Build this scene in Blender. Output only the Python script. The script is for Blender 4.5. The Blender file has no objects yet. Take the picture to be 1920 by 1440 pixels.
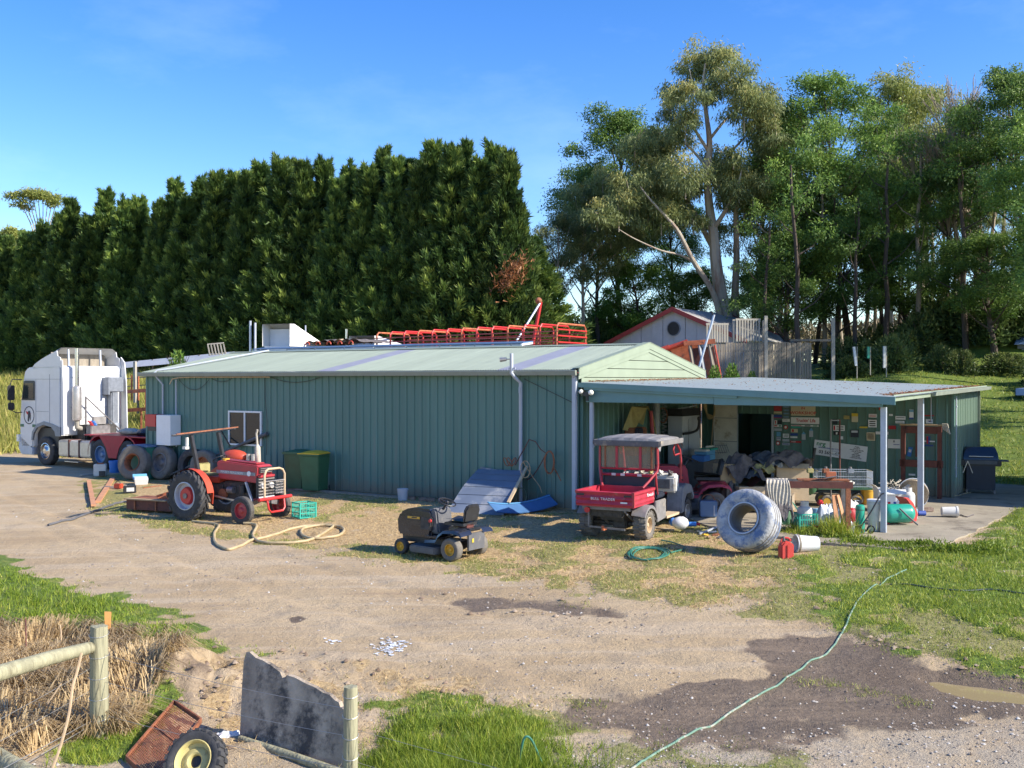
import bpy, bmesh, math, random
import numpy as np
from mathutils import Vector, Matrix, Quaternion
R = math.radians
scene = bpy.context.scene
col = scene.collection
random.seed(7)
# ------------------------------------------------------------ camera, light, exposure
F = 1920.0; HOR = 712.0; CH = 3.1
cam_d = bpy.data.cameras.new('camera'); cam = bpy.data.objects.new('camera', cam_d); col.objects.link(cam)
cam.location = (0, 0, CH)
cam.rotation_euler = (R(90) - math.atan((720 - HOR) / F), 0, 0)
cam_d.sensor_width = 36; cam_d.lens = 36; cam_d.clip_end = 6000; cam_d.clip_start = 0.1
scene.camera = cam
SUN_AZ = math.atan2(0.93, -0.36)          # clockwise from +Y
SUN_EL = R(33)
world = bpy.data.worlds.new("World"); scene.world = world; world.use_nodes = True
nt = world.node_tree
for n in list(nt.nodes): nt.nodes.remove(n)
wo = nt.nodes.new('ShaderNodeOutputWorld'); bg = nt.nodes.new('ShaderNodeBackground')
sky = nt.nodes.new('ShaderNodeTexSky'); sky.sky_type = 'NISHITA'; sky.sun_disc = False
sky.sun_elevation = SUN_EL; sky.sun_rotation = SUN_AZ
sky.altitude = 200; sky.air_density = 1.0; sky.dust_density = 0.3; sky.ozone_density = 2.2
hs = nt.nodes.new('ShaderNodeHueSaturation'); hs.inputs['Saturation'].default_value = 1.38; hs.inputs['Hue'].default_value = 0.515; hs.inputs['Value'].default_value = 1.0
nt.links.new(sky.outputs[0], hs.inputs['Color'])
# thin wisps of cloud by direction
tc = nt.nodes.new('ShaderNodeTexCoord'); mp = nt.nodes.new('ShaderNodeMapping')
mp.inputs['Scale'].default_value = (1.0, 1.0, 2.6); mp.inputs['Rotation'].default_value = (0, 0.5, 0.3)
nz = nt.nodes.new('ShaderNodeTexNoise'); nz.inputs['Scale'].default_value = 3.2; nz.inputs['Detail'].default_value = 7; nz.inputs['Roughness'].default_value = 0.62
nt.links.new(tc.outputs['Generated'], mp.inputs[0]); nt.links.new(mp.outputs[0], nz.inputs['Vector'])
cr = nt.nodes.new('ShaderNodeMapRange'); cr.inputs[1].default_value = 0.53; cr.inputs[2].default_value = 0.8; cr.inputs[3].default_value = 0; cr.inputs[4].default_value = 0.07
nt.links.new(nz.outputs[0], cr.inputs[0])
mx = nt.nodes.new('ShaderNodeMix'); mx.data_type = 'RGBA'
mx.inputs[7].default_value = (7.5, 8.6, 10.5, 1)
nt.links.new(cr.outputs[0], mx.inputs[0]); nt.links.new(hs.outputs[0], mx.inputs[6])
nt.links.new(mx.outputs[2], bg.inputs[0]); nt.links.new(bg.outputs[0], wo.inputs[0])
bg.inputs[1].default_value = 0.128
sd = bpy.data.lights.new('sun', 'SUN'); so = bpy.data.objects.new('sun', sd); col.objects.link(so)
sd.energy = 4.3; sd.angle = R(0.53); sd.color = (1.0, 0.93, 0.82)
_S = Vector((0.93, -0.36, 0)).normalized() * math.cos(SUN_EL) + Vector((0, 0, math.sin(SUN_EL)))
so.rotation_euler = (-_S).to_track_quat('-Z', 'Y').to_euler()
so.location = (30, -12, 25)
scene.view_settings.view_transform = 'Standard'; scene.view_settings.look = 'None'
scene.view_settings.gamma = 1; scene.view_settings.exposure = 1.02; scene.view_settings.use_curve_mapping = False
scene.render.resolution_x = 1024; scene.render.resolution_y = 768
try:
    scene.cycles.max_bounces = 8; scene.cycles.transparent_max_bounces = 8
except Exception: pass

# ------------------------------------------------------------ frames and ground height
EX = Vector((0.8364, -0.5481, 0)); EY = Vector((0.5481, 0.8364, 0)); C0 = Vector((1.59, 24.2, 0)); SH = -math.atan2(0.5481, 0.8364)
def L(lx, ly, z=0.0):
    p = C0 + EX * lx + EY * ly; return Vector((p.x, p.y, z))
def to_local(x, y):
    dx = x - C0.x; dy = y - C0.y
    return 0.8364 * dx - 0.5481 * dy, 0.5481 * dx + 0.8364 * dy
def sst(a, b, x):
    t = np.clip((x - a) / (b - a), 0, 1); return t * t * (3 - 2 * t)
def softp(x, k=1.5): return np.where(x > 20 * k, x, k * np.log1p(np.exp(np.clip(x / k, -40, 40))))
def tz(x, y):
    x = np.asarray(x, float); y = np.asarray(y, float)
    lx, ly = to_local(x, y)
    z = -0.04 * np.clip(-ly - 0.8, 0, 14)
    s0 = 4.0 + (10.2 - 4.0) * sst(-23, -16.5, lx) + 2.9 * sst(-1, 6, lx)
    sl = 0.27 - 0.09 * sst(-23, -16, lx) - 0.023 * sst(-1, 6, lx)
    cap = 4.2 + 2.6 * sst(-12, 6, lx)
    r = sl * softp(ly - s0 - 0.8, 0.35)
    r = np.where(lx > 0, r + 0.1 * softp(ly - 36, 2.0), r)
    r = cap * (1 - np.exp(-(r / cap) ** 1.0 * 1.0 - 0.25 * (r / cap) ** 2)) * 1.12
    return z + r + 2.4 * sst(33.5, 43, ly) * sst(-4, 6, lx)
def gp(px, py, dz=0.0):
    Y = F * CH / max(py - HOR, 20)
    for _ in range(40):
        X = (px - 960) / F * Y
        z = float(tz(X, Y)) + dz
        Y = 0.5 * Y + 0.5 * F * (CH - z) / max(py - HOR, 1)
    X = (px - 960) / F * Y
    return Vector((X, Y, float(tz(X, Y)) + dz))
def at(px, py, Y): return Vector(((px - 960) / F * Y, Y, CH - (py - HOR) / F * Y))
def grd(x, y): return Vector((x, y, float(tz(x, y))))

# ------------------------------------------------------------ numpy noise
def _hash(ix, iy, s):
    h = (ix * 374761393 + iy * 668265263 + s * 1442695041) & 0xffffffff
    h = ((h ^ (h >> 13)) * 1274126177) & 0xffffffff
    return ((h ^ (h >> 16)) & 0xffff) / 65535.0
def vnoise(x, y, s=0):
    x = np.asarray(x, float); y = np.asarray(y, float)
    ix = np.floor(x).astype(np.int64); iy = np.floor(y).astype(np.int64)
    fx = x - ix; fy = y - iy; fx = fx * fx * (3 - 2 * fx); fy = fy * fy * (3 - 2 * fy)
    a = _hash(ix, iy, s); b = _hash(ix + 1, iy, s); c = _hash(ix, iy + 1, s); d = _hash(ix + 1, iy + 1, s)
    return (a * (1 - fx) + b * fx) * (1 - fy) + (c * (1 - fx) + d * fx) * fy
def fbm(x, y, o=4, s=0):
    t = 0; a = 0.5
    for i in range(o):
        t = t + a * vnoise(x * 2 ** i, y * 2 ** i, s + i); a *= 0.5
    return t / (1 - 0.5 ** o)

# ------------------------------------------------------------ materials
_mats = {}
def mat(name, c, rough=0.6, metal=0.0, var=0.25, scale=6.0, bump=0.0, c2=None, c2amt=0.0, spec=0.5, bscale=None, stretch=None, trans=0.0, objvar=0.0, coat=0.0, emit=None):
    """procedural surface: base colour with noise variation, optional second colour in patches, optional bump"""
    if name in _mats: return _mats[name]
    m = bpy.data.materials.new(name); m.use_nodes = True; n = m.node_tree.nodes; l = m.node_tree.links
    b = n['Principled BSDF']; b.inputs['Roughness'].default_value = rough; b.inputs['Metallic'].default_value = metal
    b.inputs['Specular IOR Level'].default_value = spec
    if coat: b.inputs['Coat Weight'].default_value = coat
    t = n.new('ShaderNodeTexCoord'); mpn = n.new('ShaderNodeMapping'); l.new(t.outputs['Object'], mpn.inputs[0])
    if stretch: mpn.inputs['Scale'].default_value = stretch
    nz = n.new('ShaderNodeTexNoise'); nz.inputs['Scale'].default_value = scale; nz.inputs['Detail'].default_value = 6; nz.inputs['Roughness'].default_value = 0.65
    l.new(mpn.outputs[0], nz.inputs['Vector'])
    mr = n.new('ShaderNodeMapRange'); mr.inputs[1].default_value = 0.3; mr.inputs[2].default_value = 0.7
    mr.inputs[3].default_value = 1 - var; mr.inputs[4].default_value = 1 + var; l.new(nz.outputs[0], mr.inputs[0])
    mul = n.new('ShaderNodeVectorMath'); mul.operation = 'SCALE'; mul.inputs[0].default_value = c[:3]; l.new(mr.outputs[0], mul.inputs['Scale'])
    out = mul.outputs[0]
    if c2 is not None:
        n2 = n.new('ShaderNodeTexNoise'); n2.inputs['Scale'].default_value = scale * 0.6; n2.inputs['Detail'].default_value = 8; n2.inputs['Roughness'].default_value = 0.7
        l.new(mpn.outputs[0], n2.inputs['Vector'])
        m2 = n.new('ShaderNodeMapRange'); lo = 0.72 - 0.45 * c2amt; m2.inputs[1].default_value = lo; m2.inputs[2].default_value = lo + 0.1; l.new(n2.outputs[0], m2.inputs[0])
        mm = n.new('ShaderNodeMix'); mm.data_type = 'RGBA'; mm.inputs[7].default_value = (*c2[:3], 1); l.new(m2.outputs[0], mm.inputs[0]); l.new(out, mm.inputs[6]); out = mm.outputs[2]
    if objvar:
        oi = n.new('ShaderNodeObjectInfo'); m3 = n.new('ShaderNodeMapRange'); m3.inputs[3].default_value = 1 - objvar; m3.inputs[4].default_value = 1 + objvar; l.new(oi.outputs['Random'], m3.inputs[0])
        s3 = n.new('ShaderNodeVectorMath'); s3.operation = 'SCALE'; l.new(out, s3.inputs[0]); l.new(m3.outputs[0], s3.inputs['Scale']); out = s3.outputs[0]
    l.new(out, b.inputs['Base Color'])
    r2 = n.new('ShaderNodeMapRange'); r2.inputs[3].default_value = max(0.02, rough - 0.1); r2.inputs[4].default_value = min(1, rough + 0.12); l.new(nz.outputs[0], r2.inputs[0]); l.new(r2.outputs[0], b.inputs['Roughness'])
    if bump:
        n3 = n.new('ShaderNodeTexNoise'); n3.inputs['Scale'].default_value = bscale or scale * 4; n3.inputs['Detail'].default_value = 5; l.new(mpn.outputs[0], n3.inputs['Vector'])
        bp = n.new('ShaderNodeBump'); bp.inputs['Strength'].default_value = bump; bp.inputs['Distance'].default_value = 0.03; l.new(n3.outputs[0], bp.inputs['Height']); l.new(bp.outputs[0], b.inputs['Normal'])
    if trans: b.inputs['Transmission Weight'].default_value = trans
    if emit: b.inputs['Emission Color'].default_value = (*emit, 1)
    _mats[name] = m; return m
M = {}
def D(key, *a, **k): M[key] = mat(key, *a, **k)
D('teal', (0.092, 0.188, 0.162), 0.5, objvar=0.06, var=0.13, scale=1.8, stretch=(3, 1, 0.22), c2=(0.12, 0.19, 0.17), c2amt=0.3)
D('endwall_sunlit', (0.19, 0.27, 0.20), 0.5, objvar=0.05, var=0.08, scale=1.5)  # wall cladding in a paler tone, sunlight on the end wall put into its colour
D('palegreen', (0.26, 0.305, 0.22), 0.5, var=0.07, scale=2, c2=(0.38, 0.42, 0.33), c2amt=0.12)
D('roofgreen', (0.27, 0.31, 0.24), 0.45, objvar=0.05, var=0.12, scale=1.6, stretch=(3, 0.3, 1), c2=(0.42, 0.46, 0.38), c2amt=0.25)
D('skylight', (0.20, 0.21, 0.26), 0.4, var=0.1, scale=2)
D('verroof', (0.30, 0.335, 0.315), 0.5, var=0.1, scale=1.1, c2=(0.33, 0.31, 0.26), c2amt=0.25)
D('fascia', (0.12, 0.235, 0.235), 0.5, var=0.1, scale=2, c2=(0.1, 0.19, 0.2), c2amt=0.2)
D('gutter', (0.24, 0.26, 0.21), 0.5, var=0.12, scale=3)
D('galv', (0.42, 0.46, 0.52), 0.45, 0.25, var=0.12, scale=5)
D('galvdark', (0.22, 0.24, 0.27), 0.5, 0.3, var=0.2, scale=8)
D('pipewhite', (0.42, 0.45, 0.50), 0.45, var=0.06, scale=4)
D('white', (0.74, 0.75, 0.76), 0.35, var=0.05, scale=3, c2=(0.5, 0.48, 0.43), c2amt=0.12)
D('whiteclean', (0.62, 0.62, 0.61), 0.35, var=0.06, scale=2.5, c2=(0.40, 0.37, 0.31), c2amt=0.14, coat=0.2)
D('whitedirty', (0.62, 0.60, 0.55), 0.5, var=0.12, scale=4, c2=(0.36, 0.30, 0.22), c2amt=0.35)
D('chrome', (0.55, 0.53, 0.52), 0.22, 0.95, var=0.1, scale=6)
D('alu', (0.50, 0.47, 0.44), 0.38, 0.7, var=0.15, scale=6)
D('black', (0.025, 0.025, 0.028), 0.45, var=0.3, scale=8)
D('blackgloss', (0.02, 0.022, 0.03), 0.22, var=0.2, scale=5, coat=0.4, c2=(0.07, 0.065, 0.06), c2amt=0.2)
D('rubber', (0.045, 0.044, 0.045), 0.8, var=0.35, scale=9, c2=(0.13, 0.11, 0.09), c2amt=0.35, bump=0.2)
D('rubberdust', (0.15, 0.135, 0.115), 0.85, var=0.25, scale=7, c2=(0.07, 0.065, 0.06), c2amt=0.3, bump=0.3)
D('rubberblue', (0.36, 0.36, 0.36), 0.75, var=0.35, scale=6, c2=(0.11, 0.16, 0.27), c2amt=0.5, bump=0.5)
D('plastgrey', (0.10, 0.10, 0.105), 0.6, var=0.2, scale=6, c2=(0.26, 0.22, 0.17), c2amt=0.3)
D('roofgrey', (0.19, 0.18, 0.175), 0.65, var=0.25, scale=6, c2=(0.33, 0.28, 0.21), c2amt=0.35)
D('redtruck', (0.40, 0.010, 0.035), 0.42, var=0.12, scale=4, coat=0.08, spec=0.3)
D('red', (0.37, 0.035, 0.045), 0.5, var=0.15, scale=4, c2=(0.22, 0.03, 0.03), c2amt=0.3, coat=0.2)
D('redmule', (0.40, 0.030, 0.05), 0.45, var=0.2, scale=5, c2=(0.30, 0.16, 0.12), c2amt=0.25)
D('redbright', (0.50, 0.03, 0.03), 0.4, var=0.12, scale=4, c2=(0.4, 0.05, 0.03), c2amt=0.2)
D('redplastic', (0.55, 0.06, 0.05), 0.4, var=0.1, scale=4, c2=(0.42, 0.12, 0.09), c2amt=0.25)
D('orange', (0.46, 0.06, 0.028), 0.45, var=0.15, scale=5, c2=(0.35, 0.12, 0.05), c2amt=0.25)
D('yellow', (0.62, 0.36, 0.04), 0.45, var=0.15, scale=6, c2=(0.35, 0.22, 0.07), c2amt=0.2)
D('rimyellow', (0.50, 0.42, 0.17), 0.6, var=0.2, scale=6, c2=(0.18, 0.13, 0.06), c2amt=0.4)
D('binlid', (0.80, 0.48, 0.03), 0.45, var=0.1, scale=3)
D('bingreen', (0.045, 0.135, 0.065), 0.5, var=0.15, scale=4, c2=(0.07, 0.11, 0.06), c2amt=0.2)
D('rust', (0.28, 0.10, 0.045), 0.75, var=0.35, scale=9, c2=(0.12, 0.05, 0.03), c2amt=0.4, bump=0.3)
D('rustdark', (0.12, 0.035, 0.025), 0.65, var=0.3, scale=8, c2=(0.05, 0.02, 0.02), c2amt=0.4)
D('rustorange', (0.48, 0.14, 0.06), 0.7, var=0.3, scale=6, c2=(0.2, 0.07, 0.04), c2amt=0.4)
D('steel', (0.20, 0.19, 0.19), 0.5, 0.4, var=0.3, scale=8, c2=(0.18, 0.1, 0.06), c2amt=0.25)
D('engine', (0.055, 0.052, 0.05), 0.6, 0.2, var=0.5, scale=14, c2=(0.13, 0.09, 0.06), c2amt=0.35, bump=0.4)
D('wood', (0.34, 0.27, 0.19), 0.8, var=0.25, scale=5, stretch=(1, 1, 0.15), bump=0.5, c2=(0.2, 0.15, 0.1), c2amt=0.35)
D('woodgrey', (0.24, 0.205, 0.16), 0.85, var=0.25, scale=6, stretch=(1, 1, 0.12), bump=0.4, c2=(0.18, 0.15, 0.12), c2amt=0.35, objvar=0.22)
D('woodlight', (0.36, 0.33, 0.27), 0.8, var=0.15, scale=6, stretch=(1, 1, 0.12), bump=0.3, objvar=0.12)
D('timberred', (0.50, 0.24, 0.12), 0.7, var=0.2, scale=7, stretch=(0.2, 1, 1), c2=(0.3, 0.14, 0.08), c2amt=0.3)
D('treated', (0.31, 0.29, 0.18), 0.8, var=0.3, scale=7, stretch=(1, 1, 0.10), bump=0.6, c2=(0.17, 0.15, 0.09), c2amt=0.4)
D('stakeorange', (0.62, 0.30, 0.09), 0.7, var=0.15, scale=6)
D('cardboard', (0.42, 0.29, 0.16), 0.8, var=0.12, scale=5)
D('cardtan', (0.50, 0.38, 0.24), 0.8, var=0.12, scale=5, c2=(0.3, 0.22, 0.14), c2amt=0.2)
D('clothgrey', (0.12, 0.105, 0.105), 0.95, var=0.4, scale=5, bump=0.7, c2=(0.17, 0.15, 0.14), c2amt=0.35)
D('clothblue', (0.05, 0.065, 0.09), 0.95, var=0.3, scale=5, bump=0.6)
D('clothcream', (0.46, 0.41, 0.33), 0.9, var=0.25, scale=8, bump=0.5)
D('canvas', (0.36, 0.31, 0.13), 0.85, var=0.2, scale=6, c2=(0.22, 0.2, 0.1), c2amt=0.3)
D('bluepanel', (0.15, 0.18, 0.235), 0.45, var=0.1, scale=3, c2=(0.3, 0.31, 0.33), c2amt=0.4)
D('bluetarp', (0.06, 0.15, 0.31), 0.5, var=0.15, scale=4)
D('blue', (0.05, 0.20, 0.55), 0.45, var=0.1, scale=4)
D('navy', (0.018, 0.024, 0.04), 0.5, var=0.2, scale=4)
D('cyan', (0.12, 0.34, 0.55), 0.5, var=0.1, scale=4)
D('crategreen', (0.03, 0.36, 0.27), 0.45, var=0.1, scale=4)
D('gasgreen', (0.02, 0.30, 0.21), 0.3, var=0.1, scale=4, coat=0.3)
D('hosecream', (0.43, 0.33, 0.18), 0.6, var=0.2, scale=6)
D('hosegreen', (0.13, 0.23, 0.16), 0.55, var=0.2, scale=9, c2=(0.36, 0.34, 0.27), c2amt=0.45)
D('hosedark', (0.025, 0.045, 0.045), 0.5, var=0.2, scale=6)
D('hosegreend', (0.03, 0.16, 0.11), 0.5, var=0.2, scale=6)
D('concslab', (0.31, 0.265, 0.19), 0.85, var=0.2, scale=1.3, c2=(0.16, 0.13, 0.09), c2amt=0.4, bump=0.3, bscale=30)
D('panelold', (0.40, 0.32, 0.23), 0.9, var=0.5, scale=3, c2=(0.08, 0.07, 0.06), c2amt=0.45, bump=0.6, bscale=40)
D('stonebrick', (0.24, 0.17, 0.13), 0.9, var=0.3, scale=8, bump=0.4)
D('stonegrey', (0.17, 0.165, 0.155), 0.85, var=0.3, scale=6, bump=0.4)
D('signwhite', (0.72, 0.73, 0.76), 0.6, var=0.06, scale=4)
D('signcream', (0.55, 0.50, 0.36), 0.6, var=0.06, scale=4)
D('ink', (0.02, 0.02, 0.03), 0.6); D('inkred', (0.45, 0.02, 0.03), 0.6); D('inkgreen', (0.02, 0.22, 0.10), 0.6); D('inkblue', (0.03, 0.07, 0.3), 0.6); D('inkwhite', (0.7, 0.7, 0.68), 0.6)
D('inkyellow', (0.6, 0.45, 0.05), 0.6)
D('lampglass', (0.85, 0.82, 0.72), 0.3, var=0.02)
D('shedwhite', (0.50, 0.50, 0.50), 0.6, var=0.1, scale=2, c2=(0.36, 0.33, 0.28), c2amt=0.25)
D('barge', (0.36, 0.05, 0.045), 0.5, var=0.15, scale=3)
D('ironroof', (0.34, 0.33, 0.31), 0.6, var=0.15, scale=2, c2=(0.3, 0.24, 0.18), c2amt=0.2)
D('darkroom', (0.012, 0.013, 0.016), 0.9)
D('bluesteel', (0.12, 0.20, 0.34), 0.4, 0.2, var=0.1, scale=3)
D('trunkdark', (0.075, 0.055, 0.042), 0.95, var=0.4, scale=6, bump=0.6, stretch=(1, 1, 0.2))
D('trunkgum', (0.40, 0.34, 0.26), 0.7, var=0.15, scale=2, c2=(0.30, 0.17, 0.11), c2amt=0.42, stretch=(1, 1, 0.22), bump=0.3)
D('straw', (0.48, 0.36, 0.19), 0.9, var=0.3, scale=20)
D('stick', (0.42, 0.30, 0.18), 0.8, var=0.2, scale=10)
D('wire', (0.42, 0.41, 0.38), 0.4, 0.6, var=0.1)
# MUDSPLASH: dried mud and dust on the lowest 30 cm of the cladding
for _k in ('teal', 'endwall_sunlit'):
    _n = M[_k].node_tree.nodes; _l = M[_k].node_tree.links; _b = _n['Principled BSDF']; _src = _b.inputs['Base Color'].links[0].from_socket
    _g = _n.new('ShaderNodeTexCoord'); _sx = _n.new('ShaderNodeSeparateXYZ'); _l.new(_g.outputs['Object'], _sx.inputs[0])
    _nn = _n.new('ShaderNodeTexNoise'); _nn.inputs['Scale'].default_value = 4; _nn.inputs['Detail'].default_value = 8; _l.new(_g.outputs['Object'], _nn.inputs['Vector'])
    _ma = _n.new('ShaderNodeMath'); _ma.operation = 'MULTIPLY_ADD'; _ma.inputs[1].default_value = -0.9; _l.new(_nn.outputs[0], _ma.inputs[0]); _l.new(_sx.outputs[2], _ma.inputs[2])
    _mr = _n.new('ShaderNodeMapRange'); _mr.inputs[1].default_value = 0.10; _mr.inputs[2].default_value = -0.35; _mr.inputs[3].default_value = 0; _mr.inputs[4].default_value = 0.75; _l.new(_ma.outputs[0], _mr.inputs[0])
    _mx = _n.new('ShaderNodeMix'); _mx.data_type = 'RGBA'; _mx.inputs[7].default_value = (0.17, 0.14, 0.10, 1); _l.new(_mr.outputs[0], _mx.inputs[0]); _l.new(_src, _mx.inputs[6]); _l.new(_mx.outputs[2], _b.inputs['Base Color'])
def glassmat(name, c, rough, alpha):
    m = bpy.data.materials.new(name); m.use_nodes = True; b = m.node_tree.nodes['Principled BSDF']
    b.inputs['Base Color'].default_value = (*c, 1); b.inputs['Roughness'].default_value = rough
    b.inputs['Alpha'].default_value = alpha; b.inputs['Specular IOR Level'].default_value = 0.8
    M[name] = m
glassmat('glass', (0.03, 0.04, 0.04), 0.06, 0.82)
glassmat('perspex', (0.30, 0.26, 0.18), 0.15, 0.42)
def leafmat(name, c1, c2, tip, transl=0.25, rough=0.55):
    """leaf colour varies per leaf (attribute t: growth/age 0..1) and per tree"""
    m = bpy.data.materials.new(name); m.use_nodes = True; n = m.node_tree.nodes; l = m.node_tree.links
    b = n['Principled BSDF']; o = n['Material Output']; b.inputs['Roughness'].default_value = rough; b.inputs['Specular IOR Level'].default_value = 0.35
    at_ = n.new('ShaderNodeAttribute'); at_.attribute_name = 't'
    rp = n.new('ShaderNodeValToRGB'); rp.color_ramp.elements[0].color = (*c1, 1); rp.color_ramp.elements[1].color = (*tip, 1); rp.color_ramp.elements[1].position = 1.0
    e = rp.color_ramp.elements.new(0.55); e.color = (*c2, 1)
    l.new(at_.outputs['Fac'], rp.inputs[0])
    oi = n.new('ShaderNodeObjectInfo'); mr = n.new('ShaderNodeMapRange'); mr.inputs[3].default_value = 0.8; mr.inputs[4].default_value = 1.22; l.new(oi.outputs['Random'], mr.inputs[0])
    s = n.new('ShaderNodeVectorMath'); s.operation = 'SCALE'; l.new(rp.outputs[0], s.inputs[0]); l.new(mr.outputs[0], s.inputs['Scale'])
    l.new(s.outputs[0], b.inputs['Base Color'])
    tr = n.new('ShaderNodeBsdfTranslucent'); l.new(s.outputs[0], tr.inputs[0]); ms = n.new('ShaderNodeMixShader'); ms.inputs[0].default_value = transl
    l.new(b.outputs[0], ms.inputs[1]); l.new(tr.outputs[0], ms.inputs[2]); l.new(ms.outputs[0], o.inputs[0])
    M[name] = m
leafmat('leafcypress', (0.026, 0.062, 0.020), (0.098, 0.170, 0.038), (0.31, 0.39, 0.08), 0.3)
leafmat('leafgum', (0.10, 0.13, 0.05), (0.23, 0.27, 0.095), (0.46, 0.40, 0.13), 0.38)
leafmat('leafwattle', (0.05, 0.10, 0.028), (0.15, 0.25, 0.048), (0.34, 0.45, 0.085), 0.35)
leafmat('leafbright', (0.05, 0.12, 0.02), (0.11, 0.21, 0.03), (0.23, 0.32, 0.05), 0.3)
leafmat('leafdead', (0.16, 0.07, 0.03), (0.30, 0.12, 0.05), (0.42, 0.20, 0.08), 0.2)
leafmat('leafshrub', (0.04, 0.07, 0.024), (0.10, 0.15, 0.04), (0.25, 0.27, 0.08), 0.3)
leafmat('scrub', (0.06, 0.065, 0.03), (0.14, 0.12, 0.06), (0.28, 0.21, 0.12), 0.2)
leafmat('stone', (0.16, 0.12, 0.085), (0.30, 0.25, 0.20), (0.50, 0.47, 0.42), 0.0, 0.9)
leafmat('clod', (0.16, 0.11, 0.07), (0.28, 0.20, 0.135), (0.40, 0.31, 0.22), 0.0, 0.95)
leafmat('leafgumyellow', (0.12, 0.16, 0.04), (0.26, 0.30, 0.07), (0.46, 0.42, 0.11), 0.35)
leafmat('grassgreen', (0.07, 0.12, 0.012), (0.20, 0.275, 0.025), (0.46, 0.45, 0.075), 0.3, 0.5)
leafmat('grassolive', (0.12, 0.16, 0.03), (0.24, 0.26, 0.05), (0.44, 0.36, 0.12), 0.25, 0.6)
leafmat('grassdry', (0.30, 0.20, 0.10), (0.60, 0.43, 0.21), (0.72, 0.56, 0.32), 0.25, 0.7)
leafmat('fieldgrass', (0.12, 0.15, 0.03), (0.27, 0.27, 0.055), (0.55, 0.42, 0.16), 0.3, 0.6)

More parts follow.
